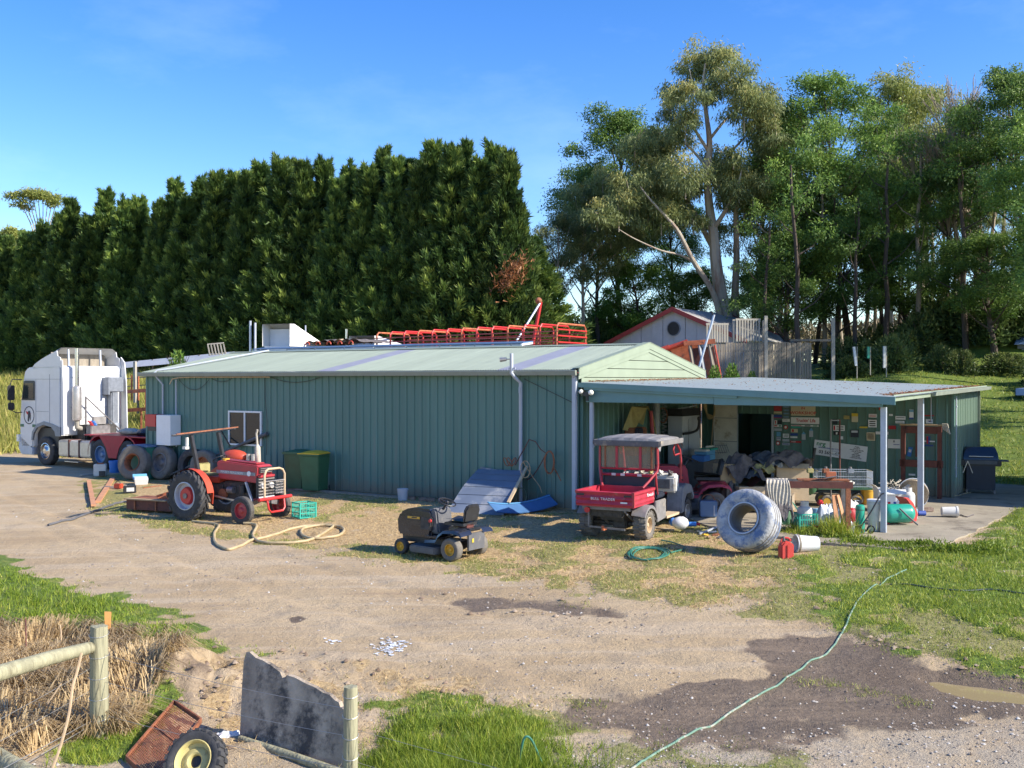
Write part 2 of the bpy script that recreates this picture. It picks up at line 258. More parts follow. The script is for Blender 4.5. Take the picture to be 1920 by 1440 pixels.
# ------------------------------------------------------------ mesh building
class MB:
    def __init__(s): s.v = []; s.f = []
    def add(s, vs, fs):
        o = len(s.v); s.v += [tuple(v) for v in vs]; s.f += [tuple(i + o for i in f) for f in fs]; return s
    def box(s, c, d, m=None, rz=0.0, taper=1.0):
        hx, hy, hz = d[0] / 2, d[1] / 2, d[2] / 2; c = Vector(c)
        vs = [Vector((x * hx * (taper if z > 0 else 1), y * hy * (taper if z > 0 else 1), z * hz)) for z in (-1, 1) for y in (-1, 1) for x in (-1, 1)]
        if rz: q = Matrix.Rotation(rz, 3, 'Z'); vs = [q @ v for v in vs]
        if m is not None: vs = [m @ v for v in vs]
        return s.add([v + c for v in vs], [(0, 2, 3, 1), (4, 5, 7, 6), (0, 1, 5, 4), (2, 6, 7, 3), (0, 4, 6, 2), (1, 3, 7, 5)])
    def beam(s, p, q, w, h=None, up=(0, 0, 1)):
        p = Vector(p); q = Vector(q); h = h or w; d = (q - p).normalized(); u = Vector(up)
        if abs(d.dot(u)) > 0.98: u = Vector((0, 1, 0))
        r = d.cross(u).normalized(); u = r.cross(d)
        vs = [e + r * a * w / 2 + u * b * h / 2 for e in (p, q) for b in (-1, 1) for a in (-1, 1)]
        return s.add(vs, [(0, 2, 3, 1), (4, 5, 7, 6), (0, 1, 5, 4), (2, 6, 7, 3), (0, 4, 6, 2), (1, 3, 7, 5)])
    def tube(s, pts, r, n=8, closed=False, cap=True):
        P = [Vector(p) for p in pts]; k = len(P); rr = r if isinstance(r, (list, tuple)) else [r] * k
        rings = []; prev = None
        for i in range(k):
            a = P[(i - 1) % k] if (closed or i > 0) else P[i]; b = P[(i + 1) % k] if (closed or i < k - 1) else P[i]
            d = (b - a); d = d.normalized() if d.length > 1e-9 else Vector((0, 0, 1))
            if prev is None:
                u = Vector((0, 0, 1)) if abs(d.z) < 0.9 else Vector((1, 0, 0)); u = (u - d * u.dot(d)).normalized()
            else:
                u = prev - d * prev.dot(d); u = u.normalized() if u.length > 1e-6 else Vector((1, 0, 0))
            prev = u; w = d.cross(u)
            rings.append([P[i] + (u * math.cos(2 * math.pi * j / n) + w * math.sin(2 * math.pi * j / n)) * rr[i] for j in range(n)])
        o = len(s.v); s.v += [tuple(v) for g in rings for v in g]
        for i in range(k if closed else k - 1):
            A = o + i * n; B = o + ((i + 1) % k) * n
            for j in range(n): s.f.append((A + j, A + (j + 1) % n, B + (j + 1) % n, B + j))
        if cap and not closed:
            s.f.append(tuple(o + j for j in reversed(range(n)))); s.f.append(tuple(o + (k - 1) * n + j for j in range(n)))
        return s
    def cyl(s, p, q, r, r2=None, n=16): return s.tube([p, q], [r, r if r2 is None else r2], n)
    def lathe(s, prof, c=(0, 0, 0), axis=(0, 0, 1), n=24, caps=False):
        a = Vector(axis).normalized(); u = Vector((1, 0, 0)) if abs(a.x) < 0.9 else Vector((0, 0, 1)); u = (u - a * u.dot(a)).normalized(); w = a.cross(u); c = Vector(c)
        o = len(s.v)
        for (r, h) in prof:
            for j in range(n):
                t = 2 * math.pi * j / n; s.v.append(tuple(c + a * h + (u * math.cos(t) + w * math.sin(t)) * max(r, 1e-4)))
        for i in range(len(prof) - 1):
            for j in range(n): A = o + i * n; B = A + n; s.f.append((A + j, A + (j + 1) % n, B + (j + 1) % n, B + j))
        if caps:
            s.f.append(tuple(o + j for j in reversed(range(n)))); s.f.append(tuple(o + (len(prof) - 1) * n + j for j in range(n)))
        return s
    def prism(s, poly, o, ux, uy, th):
        o = Vector(o); ux = Vector(ux); uy = Vector(uy); th = Vector(th); n = len(poly)
        a = [o + ux * p[0] + uy * p[1] for p in poly]; b = [v + th for v in a]
        return s.add(a + b, [tuple(range(n)), tuple(reversed(range(n, 2 * n)))] + [(i, i + n, (i + 1) % n + n, (i + 1) % n) for i in range(n)])
    def quad(s, a, b, c, d): return s.add([a, b, c, d], [(0, 1, 2, 3)])
    def grid(s, fn, nu, nv, closeu=False):
        o = len(s.v)
        for i in range(nu + 1):
            for j in range(nv + 1): s.v.append(tuple(fn(i / nu, j / nv)))
        for i in range(nu):
            for j in range(nv): A = o + i * (nv + 1) + j; s.f.append((A, A + 1, A + nv + 2, A + nv + 1))
        return s
    def ball(s, c, r, n=10, sq=(1, 1, 1), rough=0.0):
        c = Vector(c)
        def fn(u, v):
            th = u * math.pi; ph = v * 2 * math.pi
            d = Vector((math.sin(th) * math.cos(ph) * sq[0], math.sin(th) * math.sin(ph) * sq[1], math.cos(th) * sq[2]))
            k = 1 + rough * (math.sin(5.1 * d.x + 3.3 * d.y * 2 + 7 * d.z + c.x * 9) * 0.6 + math.sin(11 * d.x - 9 * d.y + 5 * d.z) * 0.4) if rough else 1
            return c + d * r * k
        return s.grid(fn, n, n * 2)
    def build(s, name, m, parent=None, smooth=False, bev=0.0, ang=40, recalc=True):
        me = bpy.data.meshes.new(name); me.from_pydata(s.v, [], s.f)
        if recalc:
            bm = bmesh.new(); bm.from_mesh(me); bmesh.ops.remove_doubles(bm, verts=bm.verts, dist=1e-5); bmesh.ops.recalc_face_normals(bm, faces=bm.faces)
            if bev: 
                es = [e for e in bm.edges if len(e.link_faces) == 2 and e.calc_face_angle(0) > 0.6]
                if es: bmesh.ops.bevel(bm, geom=es, offset=bev, segments=2, affect='EDGES', clamp_overlap=True)
            bm.to_mesh(me); bm.free()
        if smooth or bev:
            me.polygons.foreach_set('use_smooth', [True] * len(me.polygons))
            try: me.set_sharp_from_angle(angle=R(ang))
            except Exception: pass
        me.materials.append(M[m] if isinstance(m, str) else m)
        o = bpy.data.objects.new(name, me); col.objects.link(o)
        if parent is not None: o.parent = parent
        return o
def npobj(name, V, Fc, m, parent=None, t=None, smooth=False):
    """V (n,3) array, Fc (k,3|4) int array, t optional per-vertex attribute"""
    me = bpy.data.meshes.new(name); V = np.asarray(V, np.float32); Fc = np.asarray(Fc, np.int32); k = Fc.shape[1]
    me.vertices.add(len(V)); me.vertices.foreach_set('co', V.ravel())
    me.loops.add(Fc.size); me.loops.foreach_set('vertex_index', Fc.ravel())
    me.polygons.add(len(Fc)); me.polygons.foreach_set('loop_start', np.arange(0, Fc.size, k, dtype=np.int32))
    try: me.polygons.foreach_set('loop_total', np.full(len(Fc), k, np.int32))
    except Exception: pass
    if smooth: me.polygons.foreach_set('use_smooth', np.ones(len(Fc), bool))
    if t is not None:
        a = me.attributes.new('t', 'FLOAT', 'POINT'); a.data.foreach_set('value', np.asarray(t, np.float32))
    me.update(); me.materials.append(M[m] if isinstance(m, str) else m)
    o = bpy.data.objects.new(name, me); col.objects.link(o)
    if parent is not None: o.parent = parent
    return o
def tag(o, label=None, cat=None, group=None, kind=None):
    if label: o['label'] = label
    if cat: o['category'] = cat
    if group: o['group'] = group
    if kind: o['kind'] = kind
    return o
def thing(name, label, cat, loc=(0, 0, 0), rz=0.0, group=None, sc=1.0, rot=None):
    o = bpy.data.objects.new(name, None); col.objects.link(o); o.location = loc
    o.rotation_euler = rot if rot else (0, 0, rz); o.scale = (sc, sc, sc); o.empty_display_size = 0.2
    return tag(o, label, cat, group)
def copy_tree(o, parent=None):
    c = o.copy(); col.objects.link(c); c.parent = parent
    for ch in list(o.children): copy_tree(ch, c)
    return c
def inst(src, name, m=None, parent=None):
    o = bpy.data.objects.new(name, src.data); col.objects.link(o)
    if parent is not None: o.parent = parent
    return o
def text(body, size, m, parent, loc, rot, name='lettering', ext=0.002, sx=1.0, bold=0.0, align='CENTER'):
    c = bpy.data.curves.new(name, 'FONT'); c.body = body; c.size = size; c.extrude = ext; c.align_x = align; c.align_y = 'CENTER'; c.offset = bold; c.resolution_u = 2
    tmp = bpy.data.objects.new('tmp_text', c); me = bpy.data.meshes.new_from_object(tmp)
    bpy.data.objects.remove(tmp); bpy.data.curves.remove(c)
    me.materials.clear(); me.materials.append(M[m])
    o = bpy.data.objects.new(name, me); col.objects.link(o); o.parent = parent; o.location = loc; o.rotation_euler = rot; o.scale = (sx, 1, 1)
    return o
def arc(c, r, a0, a1, n, ax=(1, 0, 0), ay=(0, 0, 1)):
    c = Vector(c); ax = Vector(ax); ay = Vector(ay)
    return [c + ax * r * math.cos(a0 + (a1 - a0) * i / n) + ay * r * math.sin(a0 + (a1 - a0) * i / n) for i in range(n + 1)]
def tyre_mb(Ro, w, Ri, c=(0, 0, 0), axis=(0, 1, 0), n=32, lugs=0, lugh=0.02, chev=False):
    h = w / 2; mb = MB()
    prof = [(Ri, -h * 0.75), (Ri + (Ro - Ri) * 0.35, -h * 0.98), (Ri + (Ro - Ri) * 0.7, -h), (Ro - (Ro - Ri) * 0.1, -h * 0.9), (Ro, -h * 0.72), (Ro * 1.004, 0), (Ro, h * 0.72), (Ro - (Ro - Ri) * 0.1, h * 0.9), (Ri + (Ro - Ri) * 0.7, h), (Ri + (Ro - Ri) * 0.35, h * 0.98), (Ri, h * 0.75), (Ri * 0.99, 0), (Ri, -h * 0.75)]
    mb.lathe(prof, c, axis, n)
    if lugs:
        a = Vector(axis).normalized(); u = Vector((1, 0, 0)) if abs(a.x) < 0.9 else Vector((0, 0, 1)); u = (u - a * u.dot(a)).normalized(); wv = a.cross(u); c = Vector(c)
        for i in range(lugs):
            for sd in (-1, 1):
                t0 = 2 * math.pi * (i + (0.5 if sd > 0 else 0)) / lugs; t1 = t0 + ((2 * math.pi / lugs) * 1.1 if chev else 0)
                def P(t, r, hh): return c + a * hh + (u * math.cos(t) + wv * math.sin(t)) * r
                dt = 2 * math.pi / lugs * (0.28 if chev else 0.35); r0 = Ro * 0.97; r1 = Ro + lugh
                vs = [P(t0 - dt, r0, sd * h * 0.04), P(t0 + dt, r0, sd * h * 0.04), P(t1 + dt, r0 * 0.97, sd * h * 1.0), P(t1 - dt, r0 * 0.97, sd * h * 1.0),
                      P(t0 - dt * 0.7, r1, sd * h * 0.04), P(t0 + dt * 0.7, r1, sd * h * 0.04), P(t1 + dt * 0.7, r1 * 0.975, sd * h * 1.0), P(t1 - dt * 0.7, r1 * 0.975, sd * h * 1.0)]
                mb.add(vs, [(0, 1, 2, 3), (4, 7, 6, 5), (0, 4, 5, 1), (2, 6, 7, 3), (0, 3, 7, 4), (1, 5, 6, 2)])
    return mb
def rim_mb(Ri, w, c=(0, 0, 0), axis=(0, 1, 0), side=1, hub=0.3, dish=0.3, holes=0, n=24, deep=0.4):
    """rim ring, dished disc, hub, on the visible side (+axis*side)"""
    h = w / 2 * side; mb = MB()
    mb.lathe([(Ri * 1.03, h * 0.86), (Ri * 1.03, h * 0.76), (Ri * 0.93, h * 0.74), (Ri * 0.9, h * 0.2), (Ri * 0.86, h * 0.2 - h * 0.02), (Ri * 0.7, h * dish), (Ri * hub * 1.4, h * (dish + 0.04)), (Ri * hub, h * (dish + 0.3)), (Ri * hub * 0.8, h * (dish + 0.42)), (0.001, h * (dish + 0.44))], c, axis, n)
    mb.lathe([(Ri * 1.03, h * 0.86), (Ri * 0.95, h * 0.9), (Ri * 0.93, h * 0.74)], c, axis, n)
    mb.lathe([(Ri * 0.9, h * 0.2), (Ri * 0.9, -h * 0.7), (Ri * 1.02, -h * 0.8)], c, axis, n)
    a = Vector(axis).normalized(); u = Vector((1, 0, 0)) if abs(a.x) < 0.9 else Vector((0, 0, 1)); u = (u - a * u.dot(a)).normalized(); wv = a.cross(u)
    for i in range(holes):
        t = 2 * math.pi * i / holes; p = Vector(c) + (u * math.cos(t) + wv * math.sin(t)) * Ri * 0.45 + a * h * (dish + 0.06)
        mb.cyl(p, p + a * h * 0.14, Ri * 0.05, n=6)
    return mb
def wheel(parent, c, Ro, w, Ri, rm, axis=(0, 1, 0), side=1, tm='rubber', **k):
    lk = {q: k[q] for q in ('lugs', 'lugh', 'chev') if q in k}; rk = {q: k[q] for q in ('hub', 'dish', 'holes') if q in k}
    r = rim_mb(Ri, w, c, axis, side, **rk).build('wheel', rm, parent, smooth=True, ang=35)
    t = tyre_mb(Ro, w, Ri, c, axis, **lk).build('tyre', tm, r, smooth=True, ang=35)
    return r
# ============================================================ GROUND
def wpoly(px): return np.array([[*(gp(x, y).xy)] for x, y in px])
def lpoly(pts): return np.array([[*(L(a, b).xy)] for a, b in pts])
def sdist(P, x, y):
    """signed distance to polygon, positive inside"""
    x = np.asarray(x, float); y = np.asarray(y, float); d = np.full(x.shape, 1e9); ins = np.zeros(x.shape, bool); n = len(P)
    for i in range(n):
        x0, y0 = P[i]; x1, y1 = P[(i + 1) % n]; ex = x1 - x0; ey = y1 - y0
        t = np.clip(((x - x0) * ex + (y - y0) * ey) / (ex * ex + ey * ey + 1e-12), 0, 1)
        d = np.minimum(d, (x - x0 - t * ex) ** 2 + (y - y0 - t * ey) ** 2)
        c = ((y0 > y) != (y1 > y)) & (x < (x1 - x0) * (y - y0) / (y1 - y0 + 1e-12) + x0); ins ^= c
    d = np.sqrt(d); return np.where(ins, d, -d)
Z = {}
Z['GL'] = wpoly([(-260, 1015), (0, 1042), (60, 1072), (150, 1108), (240, 1125), (300, 1160), (370, 1185), (450, 1212), (545, 1228), (500, 1236), (420, 1222), (345, 1225), (250, 1205), (200, 1195), (0, 1195), (-260, 1195)])
Z['DL'] = wpoly([(-300, 1185), (0, 1185), (200, 1190), (300, 1200), (325, 1240), (290, 1330), (215, 1375), (100, 1400), (0, 1440), (-300, 1440)])
Z['GB'] = wpoly([(660, 1360), (760, 1318), (880, 1318), (960, 1335), (1100, 1375), (1240, 1405), (1480, 1420), (1560, 1440), (1560, 1700), (560, 1700), (690, 1400)])
Z['GC'] = wpoly([(150, 1385), (215, 1370), (250, 1330), (300, 1320), (260, 1400), (200, 1440), (60, 1440)])
Z['DC'] = wpoly([(440, 1235), (640, 1225), (760, 1260), (900, 1290), (1000, 1330), (800, 1325), (700, 1350), (640, 1420), (430, 1420), (380, 1300)])
Z['DM'] = wpoly([(160, 893), (330, 884), (640, 905), (1090, 950), (1280, 960), (1400, 985), (1480, 1010), (1500, 1070), (1430, 1140), (1300, 1148), (1150, 1108), (950, 1078), (820, 1062), (700, 1046), (500, 1020), (360, 996), (300, 985), (170, 960)])
Z['OL'] = wpoly([(960, 1035), (1100, 1010), (1340, 1045), (1480, 1020), (1560, 1010), (1600, 1190), (1440, 1160), (1250, 1140), (1100, 1112), (1000, 1085)])
Z['GR'] = wpoly([(1490, 1060), (1530, 1010), (1640, 1012), (1700, 1035), (1800, 1032), (1850, 985), (1895, 950), (2300, 960), (2600, 1300), (2050, 1290), (1920, 1266), (1760, 1240), (1640, 1200), (1560, 1170), (1510, 1110)])
Z['WET'] = wpoly([(1120, 1318), (1250, 1303), (1290, 1280), (1430, 1267), (1445, 1232), (1415, 1198), (1500, 1186), (1600, 1195), (1760, 1240), (1920, 1268), (2200, 1310), (2200, 1350), (1920, 1348), (1790, 1375), (1640, 1360), (1500, 1388), (1400, 1402), (1250, 1400), (1130, 1375), (1060, 1335)])
Z['W2'] = wpoly([(815, 1122), (870, 1113), (960, 1118), (1080, 1128), (1150, 1138), (1225, 1166), (1120, 1160), (1000, 1140), (880, 1147)])
Z['W3'] = wpoly([(540, 1158), (560, 1155), (572, 1162), (550, 1166)])
Z['PUD'] = wpoly([(1715, 1258), (1760, 1252), (1830, 1262), (1920, 1272), (2050, 1286), (2050, 1310), (1920, 1304), (1830, 1296), (1760, 1280)])
Z['RUT'] = wpoly([(1480, 1262), (1560, 1268), (1700, 1296), (1885, 1342), (1890, 1353), (1700, 1314), (1560, 1286), (1480, 1272)])
LANE = wpoly([(-200, 872), (0, 905), (150, 950), (300, 1006), (500, 1068), (700, 1122), (900, 1184), (1100, 1240), (1300, 1292), (1600, 1350), (2000, 1420)])
def lane_d(x, y):
    d = np.full(np.shape(x), 1e9)
    for i in range(len(LANE) - 1):
        x0, y0 = LANE[i]; ex, ey = LANE[i + 1] - LANE[i]; t = np.clip(((x - x0) * ex + (y - y0) * ey) / (ex * ex + ey * ey), 0, 1); d = np.minimum(d, np.hypot(x - x0 - t * ex, y - y0 - t * ey))
    return d
Z['OLIVE2'] = wpoly([(960, 1320), (1080, 1330), (1180, 1375), (1100, 1385), (980, 1370)])
Z['BR'] = lpoly([(-1, 12.6), (9.2, 12.0), (9.0, 4.5), (9.0, 0), (40, -5), (90, 20), (90, 140), (-60, 140), (-30, 40), (-4, 24)])
Z['FL'] = lpoly([(-17.2, 4.6), (-26, 4.2), (-40, 6), (-120, 10), (-140, 120), (-40, 120), (-17, 22)])
Z['FL2'] = lpoly([(-30, 3.0), (-34, 3.8), (-60, 3.6), (-90, 6), (-40, 9)])
Z['SLAB'] = lpoly([(2.6, 0.2), (3.6, -0.9), (6.2, -1.75), (7.7, -1.7), (8.3, -0.3), (8.5, 3), (8.7, 6.5), (9.3, 9), (9.3, 12), (2.6, 12)])
Z['GRAV'] = wpoly([(-200, 1440), (1100, 1400), (1320, 1390), (1620, 1362), (1920, 1350), (2300, 1350), (2300, 1700), (1100, 1700)])
MX, MY = gp(345, 1290).xy
def masks(x, y):
    S = {k: sdist(P, x, y) for k, P in Z.items()}
    n1 = fbm(x * 1.3, y * 1.3, 4, 3) - 0.5; n2 = fbm(x * 0.6, y * 0.6, 4, 11); n3 = fbm(x * 2.7, y * 2.7, 3, 23)
    e = n1 * 1.3
    def m(k, w=0.32, ed=1.0): return sst(-w, w, S[k] + e * ed + (n3 - 0.5) * 0.9 * ed)
    g = np.maximum.reduce([m('GL'), m('GB') * sst(0.36, 0.52, n2 * 0.5 + n3 * 0.5) * (1 - 0.72 * sst(-0.1, 0.7, x)), m('GC') * 0.9, m('BR', 0.4), m('GR') * sst(0.42, 0.56, n2 * 0.45 + n3 * 0.55 + 0.22 * sst(0.5, 4.0, S['GR']))])
    ol = np.maximum.reduce([m('OL') * sst(0.30, 0.50, n2 * 0.6 + n3 * 0.4), m('OLIVE2') * sst(0.42, 0.55, n3), sst(-0.05, 0.12, S['RUT'] + n1 * 0.3) * sst(0.42, 0.5, n3), 0.85 * m('GR'), m('GB') * sst(0.44, 0.55, n3)]); ol = np.maximum(ol, m('DM') * sst(0.50, 0.62, n2 * 0.5 + n3 * 0.5 + 0.10 * sst(1.6, 0.3, S['DM'])))
    d = np.maximum.reduce([m('DM') * (0.55 + 0.45 * sst(0.3, 0.5, n3)), m('DL', 0.2, 0.4), m('DC') * sst(0.42, 0.6, n3) * 0.8, m('OL') * 0.35])
    w = np.maximum.reduce([sst(-0.34, 0.34, S['WET'] + n1 * 0.9 + (n3 - 0.5) * 1.0), 0.85 * sst(-0.12, 0.28, S['W2'] + n1 * 0.35), sst(-0.06, 0.06, S['W3'] + n1 * 0.1)])
    w = w * (1 - 0.5 * sst(0.52, 0.7, n3) * 0.6)
    w = np.maximum(w, 0.62 * np.exp(-((x - MX) ** 2 + (y - MY) ** 2) / 1.4) * sst(0.36, 0.58, n3))
    f = np.maximum(sst(-1, 1, S['FL'] + e), sst(-0.8, 0.8, S['FL2'] + e)); v = sst(-0.4, 0.4, S['GRAV'] + e * 0.6)
    k = 1 - m('SLAB', 0.15, 0.3)
    g = g * k; d = d * k * (1 - 0.85 * g); ol = ol * k * (1 - g)
    return S, np.clip(g, 0, 1), np.clip(d, 0, 1), np.clip(w, 0, 1), np.clip(f, 0, 1), np.clip(v, 0, 1), np.clip(ol, 0, 1)
MX, MY = gp(345, 1290).xy
def fine(x, y, S, g, d, w, f, ol):
    z = 0.05 * (fbm(x * 0.8, y * 0.8, 3, 41) - 0.5) + 0.02 * (fbm(x * 5, y * 5, 3, 45) - 0.5)
    z = z + 0.07 * np.maximum(g, ol * 0.6) * sst(-0.1, 0.5, np.maximum.reduce([S['GR'], S['OL'], S['GL'], S['GB']]))
    z = z - 0.06 * sst(-0.2, 0.8, S['WET']) - 0.035 * sst(-0.05, 0.3, S['W2']) - 0.08 * sst(-0.15, 0.2, S['PUD'])
    r = np.hypot((x - MX) / 1.0, (y - MY) / 0.8)
    z = z + 0.42 * np.exp(-(r / 0.75) ** 2) * (0.7 + 1.3 * (fbm(x * 3.5, y * 3.5, 4, 51) - 0.35)) + 0.10 * np.exp(-(r / 1.3) ** 2) * (fbm(x * 9, y * 9, 3, 53) - 0.5)
    ld = lane_d(x, y) + 0.25 * (fbm(x * 0.5, y * 0.5, 2, 83) - 0.5); bare = np.clip(1 - g - d, 0, 1)
    z = z - 0.028 * bare * (np.exp(-((ld - 0.72) / 0.17) ** 2) + 0.6 * np.exp(-((ld - 1.5) / 0.14) ** 2)) + 0.012 * bare * np.exp(-((ld - 0.98) / 0.10) ** 2)
    dc = sst(-0.3, 0.3, S['DC']); z = z + dc * 0.16 * (fbm(x * 2.6, y * 2.6, 4, 57) - 0.42)
    return z
def height(x, y):
    x = np.asarray(x, float); y = np.asarray(y, float); S, g, d, w, f, v, ol = masks(x, y)
    return tz(x, y) + fine(x, y, S, g, d, w, f, ol)
rows = [-60, -20, -5, 2, 5] + list(6.2 * np.exp(np.linspace(0, math.log(130 / 6.2), 400))) + [160, 220, 320, 500, 900, 2500]
ts = np.concatenate([[-40, -12, -4, -2.2, -1.3, -0.95], np.linspace(-0.72, 0.72, 360), [0.95, 1.3, 2.2, 4, 12, 40]])
YY = np.repeat(np.array(rows)[:, None], len(ts), 1); XX = ts[None, :] * np.maximum(YY, 8.0)
XX = np.clip(XX, -3000, 3000)
xs = XX.ravel(); ys = YY.ravel()
S_, g_, d_, w_, f_, v_, ol_ = masks(xs, ys)
zs = tz(xs, ys) + fine(xs, ys, S_, g_, d_, w_, f_, ol_)
nr, nc = XX.shape; ii = np.arange(nr - 1)[:, None] * nc + np.arange(nc - 1)[None, :]
Fq = np.stack([ii, ii + 1, ii + nc + 1, ii + nc], -1).reshape(-1, 4)
def ground_material():
    m = bpy.data.materials.new('ground'); m.use_nodes = True; n = m.node_tree.nodes; l = m.node_tree.links; b = n['Principled BSDF']
    geo = n.new('ShaderNodeNewGeometry')
    def noise(s, d=6, r=0.6, vec=None):
        q = n.new('ShaderNodeTexNoise'); q.inputs['Scale'].default_value = s; q.inputs['Detail'].default_value = d; q.inputs['Roughness'].default_value = r
        l.new(vec or geo.outputs['Position'], q.inputs['Vector']); return q.outputs[0]
    def rng(a, lo, hi, t0=0.0, t1=1.0):
        q = n.new('ShaderNodeMapRange'); q.interpolation_type = 'SMOOTHSTEP'; q.inputs[1].default_value = lo; q.inputs[2].default_value = hi; q.inputs[3].default_value = t0; q.inputs[4].default_value = t1; l.new(a, q.inputs[0]); return q.outputs[0]
    def mixc(f, a, c):
        q = n.new('ShaderNodeMix'); q.data_type = 'RGBA'
        if isinstance(a, tuple): q.inputs[6].default_value = (*a, 1)
        else: l.new(a, q.inputs[6])
        if isinstance(c, tuple): q.inputs[7].default_value = (*c, 1)
        else: l.new(c, q.inputs[7])
        if isinstance(f, float): q.inputs[0].default_value = f
        else: l.new(f, q.inputs[0])
        return q.outputs[2]
    def add(a, c):
        q = n.new('ShaderNodeMath'); q.operation = 'ADD'
        for i, z in enumerate((a, c)):
            if isinstance(z, float): q.inputs[i].default_value = z
            else: l.new(z, q.inputs[i])
        return q.outputs[0]
    def mul(a, c):
        q = n.new('ShaderNodeMath'); q.operation = 'MULTIPLY'
        for i, z in enumerate((a, c)):
            if isinstance(z, float): q.inputs[i].default_value = z
            else: l.new(z, q.inputs[i])
        return q.outputs[0]
    a1 = n.new('ShaderNodeAttribute'); a1.attribute_name = 'cover'; s1 = n.new('ShaderNodeSeparateColor'); l.new(a1.outputs['Color'], s1.inputs[0])
    a2 = n.new('ShaderNodeAttribute'); a2.attribute_name = 'soil'; s2 = n.new('ShaderNodeSeparateColor'); l.new(a2.outputs['Color'], s2.inputs[0])
    G, Dd, W = s1.outputs; Fd, V, O = s2.outputs
    big = noise(0.35, 5); mid = noise(2.2, 7, 0.65); fin = noise(14, 6, 0.7); vf = noise(60, 4, 0.7)
    vor = n.new('ShaderNodeTexVoronoi'); vor.inputs['Scale'].default_value = 26; l.new(geo.outputs['Position'], vor.inputs['Vector'])
    vor2 = n.new('ShaderNodeTexVoronoi'); vor2.inputs['Scale'].default_value = 60; l.new(geo.outputs['Position'], vor2.inputs['Vector'])
    # wheel tracks run along the lane: stretched noise
    mp = n.new('ShaderNodeMapping'); mp.inputs['Rotation'].default_value = (0, 0, R(50)); mp.inputs['Scale'].default_value = (0.14, 1.5, 1); l.new(geo.outputs['Position'], mp.inputs[0])
    trk = noise(1.3, 6, 0.6, mp.outputs[0])
    dirt = mixc(rng(big, 0.35, 0.65), (0.39, 0.28, 0.155), (0.47, 0.35, 0.205))
    dirt = mixc(rng(trk, 0.45, 0.62, 0, 0.7), dirt, (0.48, 0.375, 0.25))
    dirt = mixc(rng(trk, 0.28, 0.40, 0.5, 0.0), dirt, (0.27, 0.19, 0.12))
    dirt = mixc(rng(noise(0.9, 7, 0.7), 0.54, 0.70, 0, 0.55), dirt, (0.27, 0.215, 0.15)); dirt = mixc(rng(noise(5.5, 7, 0.75), 0.55, 0.72, 0, 0.6), dirt, (0.235, 0.175, 0.115)); dirt = mixc(rng(fin, 0.48, 0.72, 0, 0.55), dirt, (0.29, 0.22, 0.15))
    dirt = mixc(rng(mid, 0.60, 0.75, 0, 0.4), dirt, (0.30, 0.27, 0.235))
    dirt = mixc(rng(vor2.outputs['Distance'], 0.10, 0.0, 0, 0.35), dirt, (0.42, 0.40, 0.37))
    grav = mixc(rng(vf, 0.35, 0.65), (0.24, 0.205, 0.155), (0.46, 0.39, 0.29))
    dirt = mixc(mul(V, rng(mid, 0.35, 0.6, 0.35, 0.85)), dirt, grav)
    strawc = mixc(rng(fin, 0.35, 0.65), (0.30, 0.20, 0.095), (0.53, 0.38, 0.19)); strawc = mixc(rng(mid, 0.55, 0.75, 0, 0.5), strawc, (0.19, 0.14, 0.08))
    c = mixc(rng(add(Dd, mul(add(mid, -0.5), 1.1)), 0.35, 0.65), dirt, strawc)
    olc = mixc(rng(fin, 0.35, 0.65), (0.17, 0.16, 0.05), (0.25, 0.25, 0.065)); c = mixc(rng(add(O, mul(add(mid, -0.5), 1.0)), 0.35, 0.65, 0, 0.8), c, olc)
    wet = mixc(rng(fin, 0.35, 0.65), (0.135, 0.098, 0.062), (0.205, 0.152, 0.10)); wet = mixc(rng(vor.outputs['Distance'], 0.16, 0.05, 0, 0.4), wet, (0.2, 0.16, 0.12)); wet = mixc(rng(trk, 0.46, 0.62, 0, 0.7), wet, (0.25, 0.18, 0.115)); wet = mixc(rng(big, 0.45, 0.62, 0, 0.6), wet, (0.12, 0.082, 0.05))
    wm = rng(add(W, mul(add(mid, -0.5), 0.9)), 0.30, 0.66); c = mixc(wm, c, wet)
    gc = mixc(rng(fin, 0.3, 0.7), (0.06, 0.09, 0.014), (0.16, 0.23, 0.028)); gc = mixc(rng(mid, 0.48, 0.70, 0, 0.65), gc, (0.26, 0.25, 0.055)); c = mixc(rng(add(G, mul(add(mid, -0.5), 0.9)), 0.35, 0.62), c, gc)
    fc = mixc(rng(mid, 0.35, 0.65), (0.14, 0.17, 0.03), (0.30, 0.24, 0.08)); c = mixc(Fd, c, fc)
    l.new(c, b.inputs['Base Color'])
    ro = n.new('ShaderNodeMix'); ro.data_type = 'FLOAT'; l.new(wm, ro.inputs[0]); ro.inputs[2].default_value = 0.92; l.new(rng(big, 0.4, 0.6, 0.42, 0.68), ro.inputs[3]); l.new(ro.outputs[0], b.inputs['Roughness'])
    b.inputs['Specular IOR Level'].default_value = 0.35
    h = add(add(mul(fin, 0.5), mul(vf, 0.18)), add(mul(mid, 0.7), mul(rng(vor.outputs['Distance'], 0.3, 0.0), 0.12)))
    h = add(h, mul(trk, 0.7))
    bp = n.new('ShaderNodeBump'); bp.inputs['Strength'].default_value = 0.95; bp.inputs['Distance'].default_value = 0.06; l.new(h, bp.inputs['Height']); l.new(bp.outputs[0], b.inputs['Normal'])
    return m
gnd = npobj('ground', np.stack([xs, ys, zs], 1), Fq, ground_material(), smooth=True)
gnd['kind'] = 'structure'
for nm, arr in (('cover', (g_, d_, w_)), ('soil', (f_, v_, ol_))):
    ca = gnd.data.color_attributes.new(nm, 'FLOAT_COLOR', 'POINT')
    ca.data.foreach_set('color', np.stack([*arr, np.ones_like(g_)], 1).astype(np.float32).ravel())
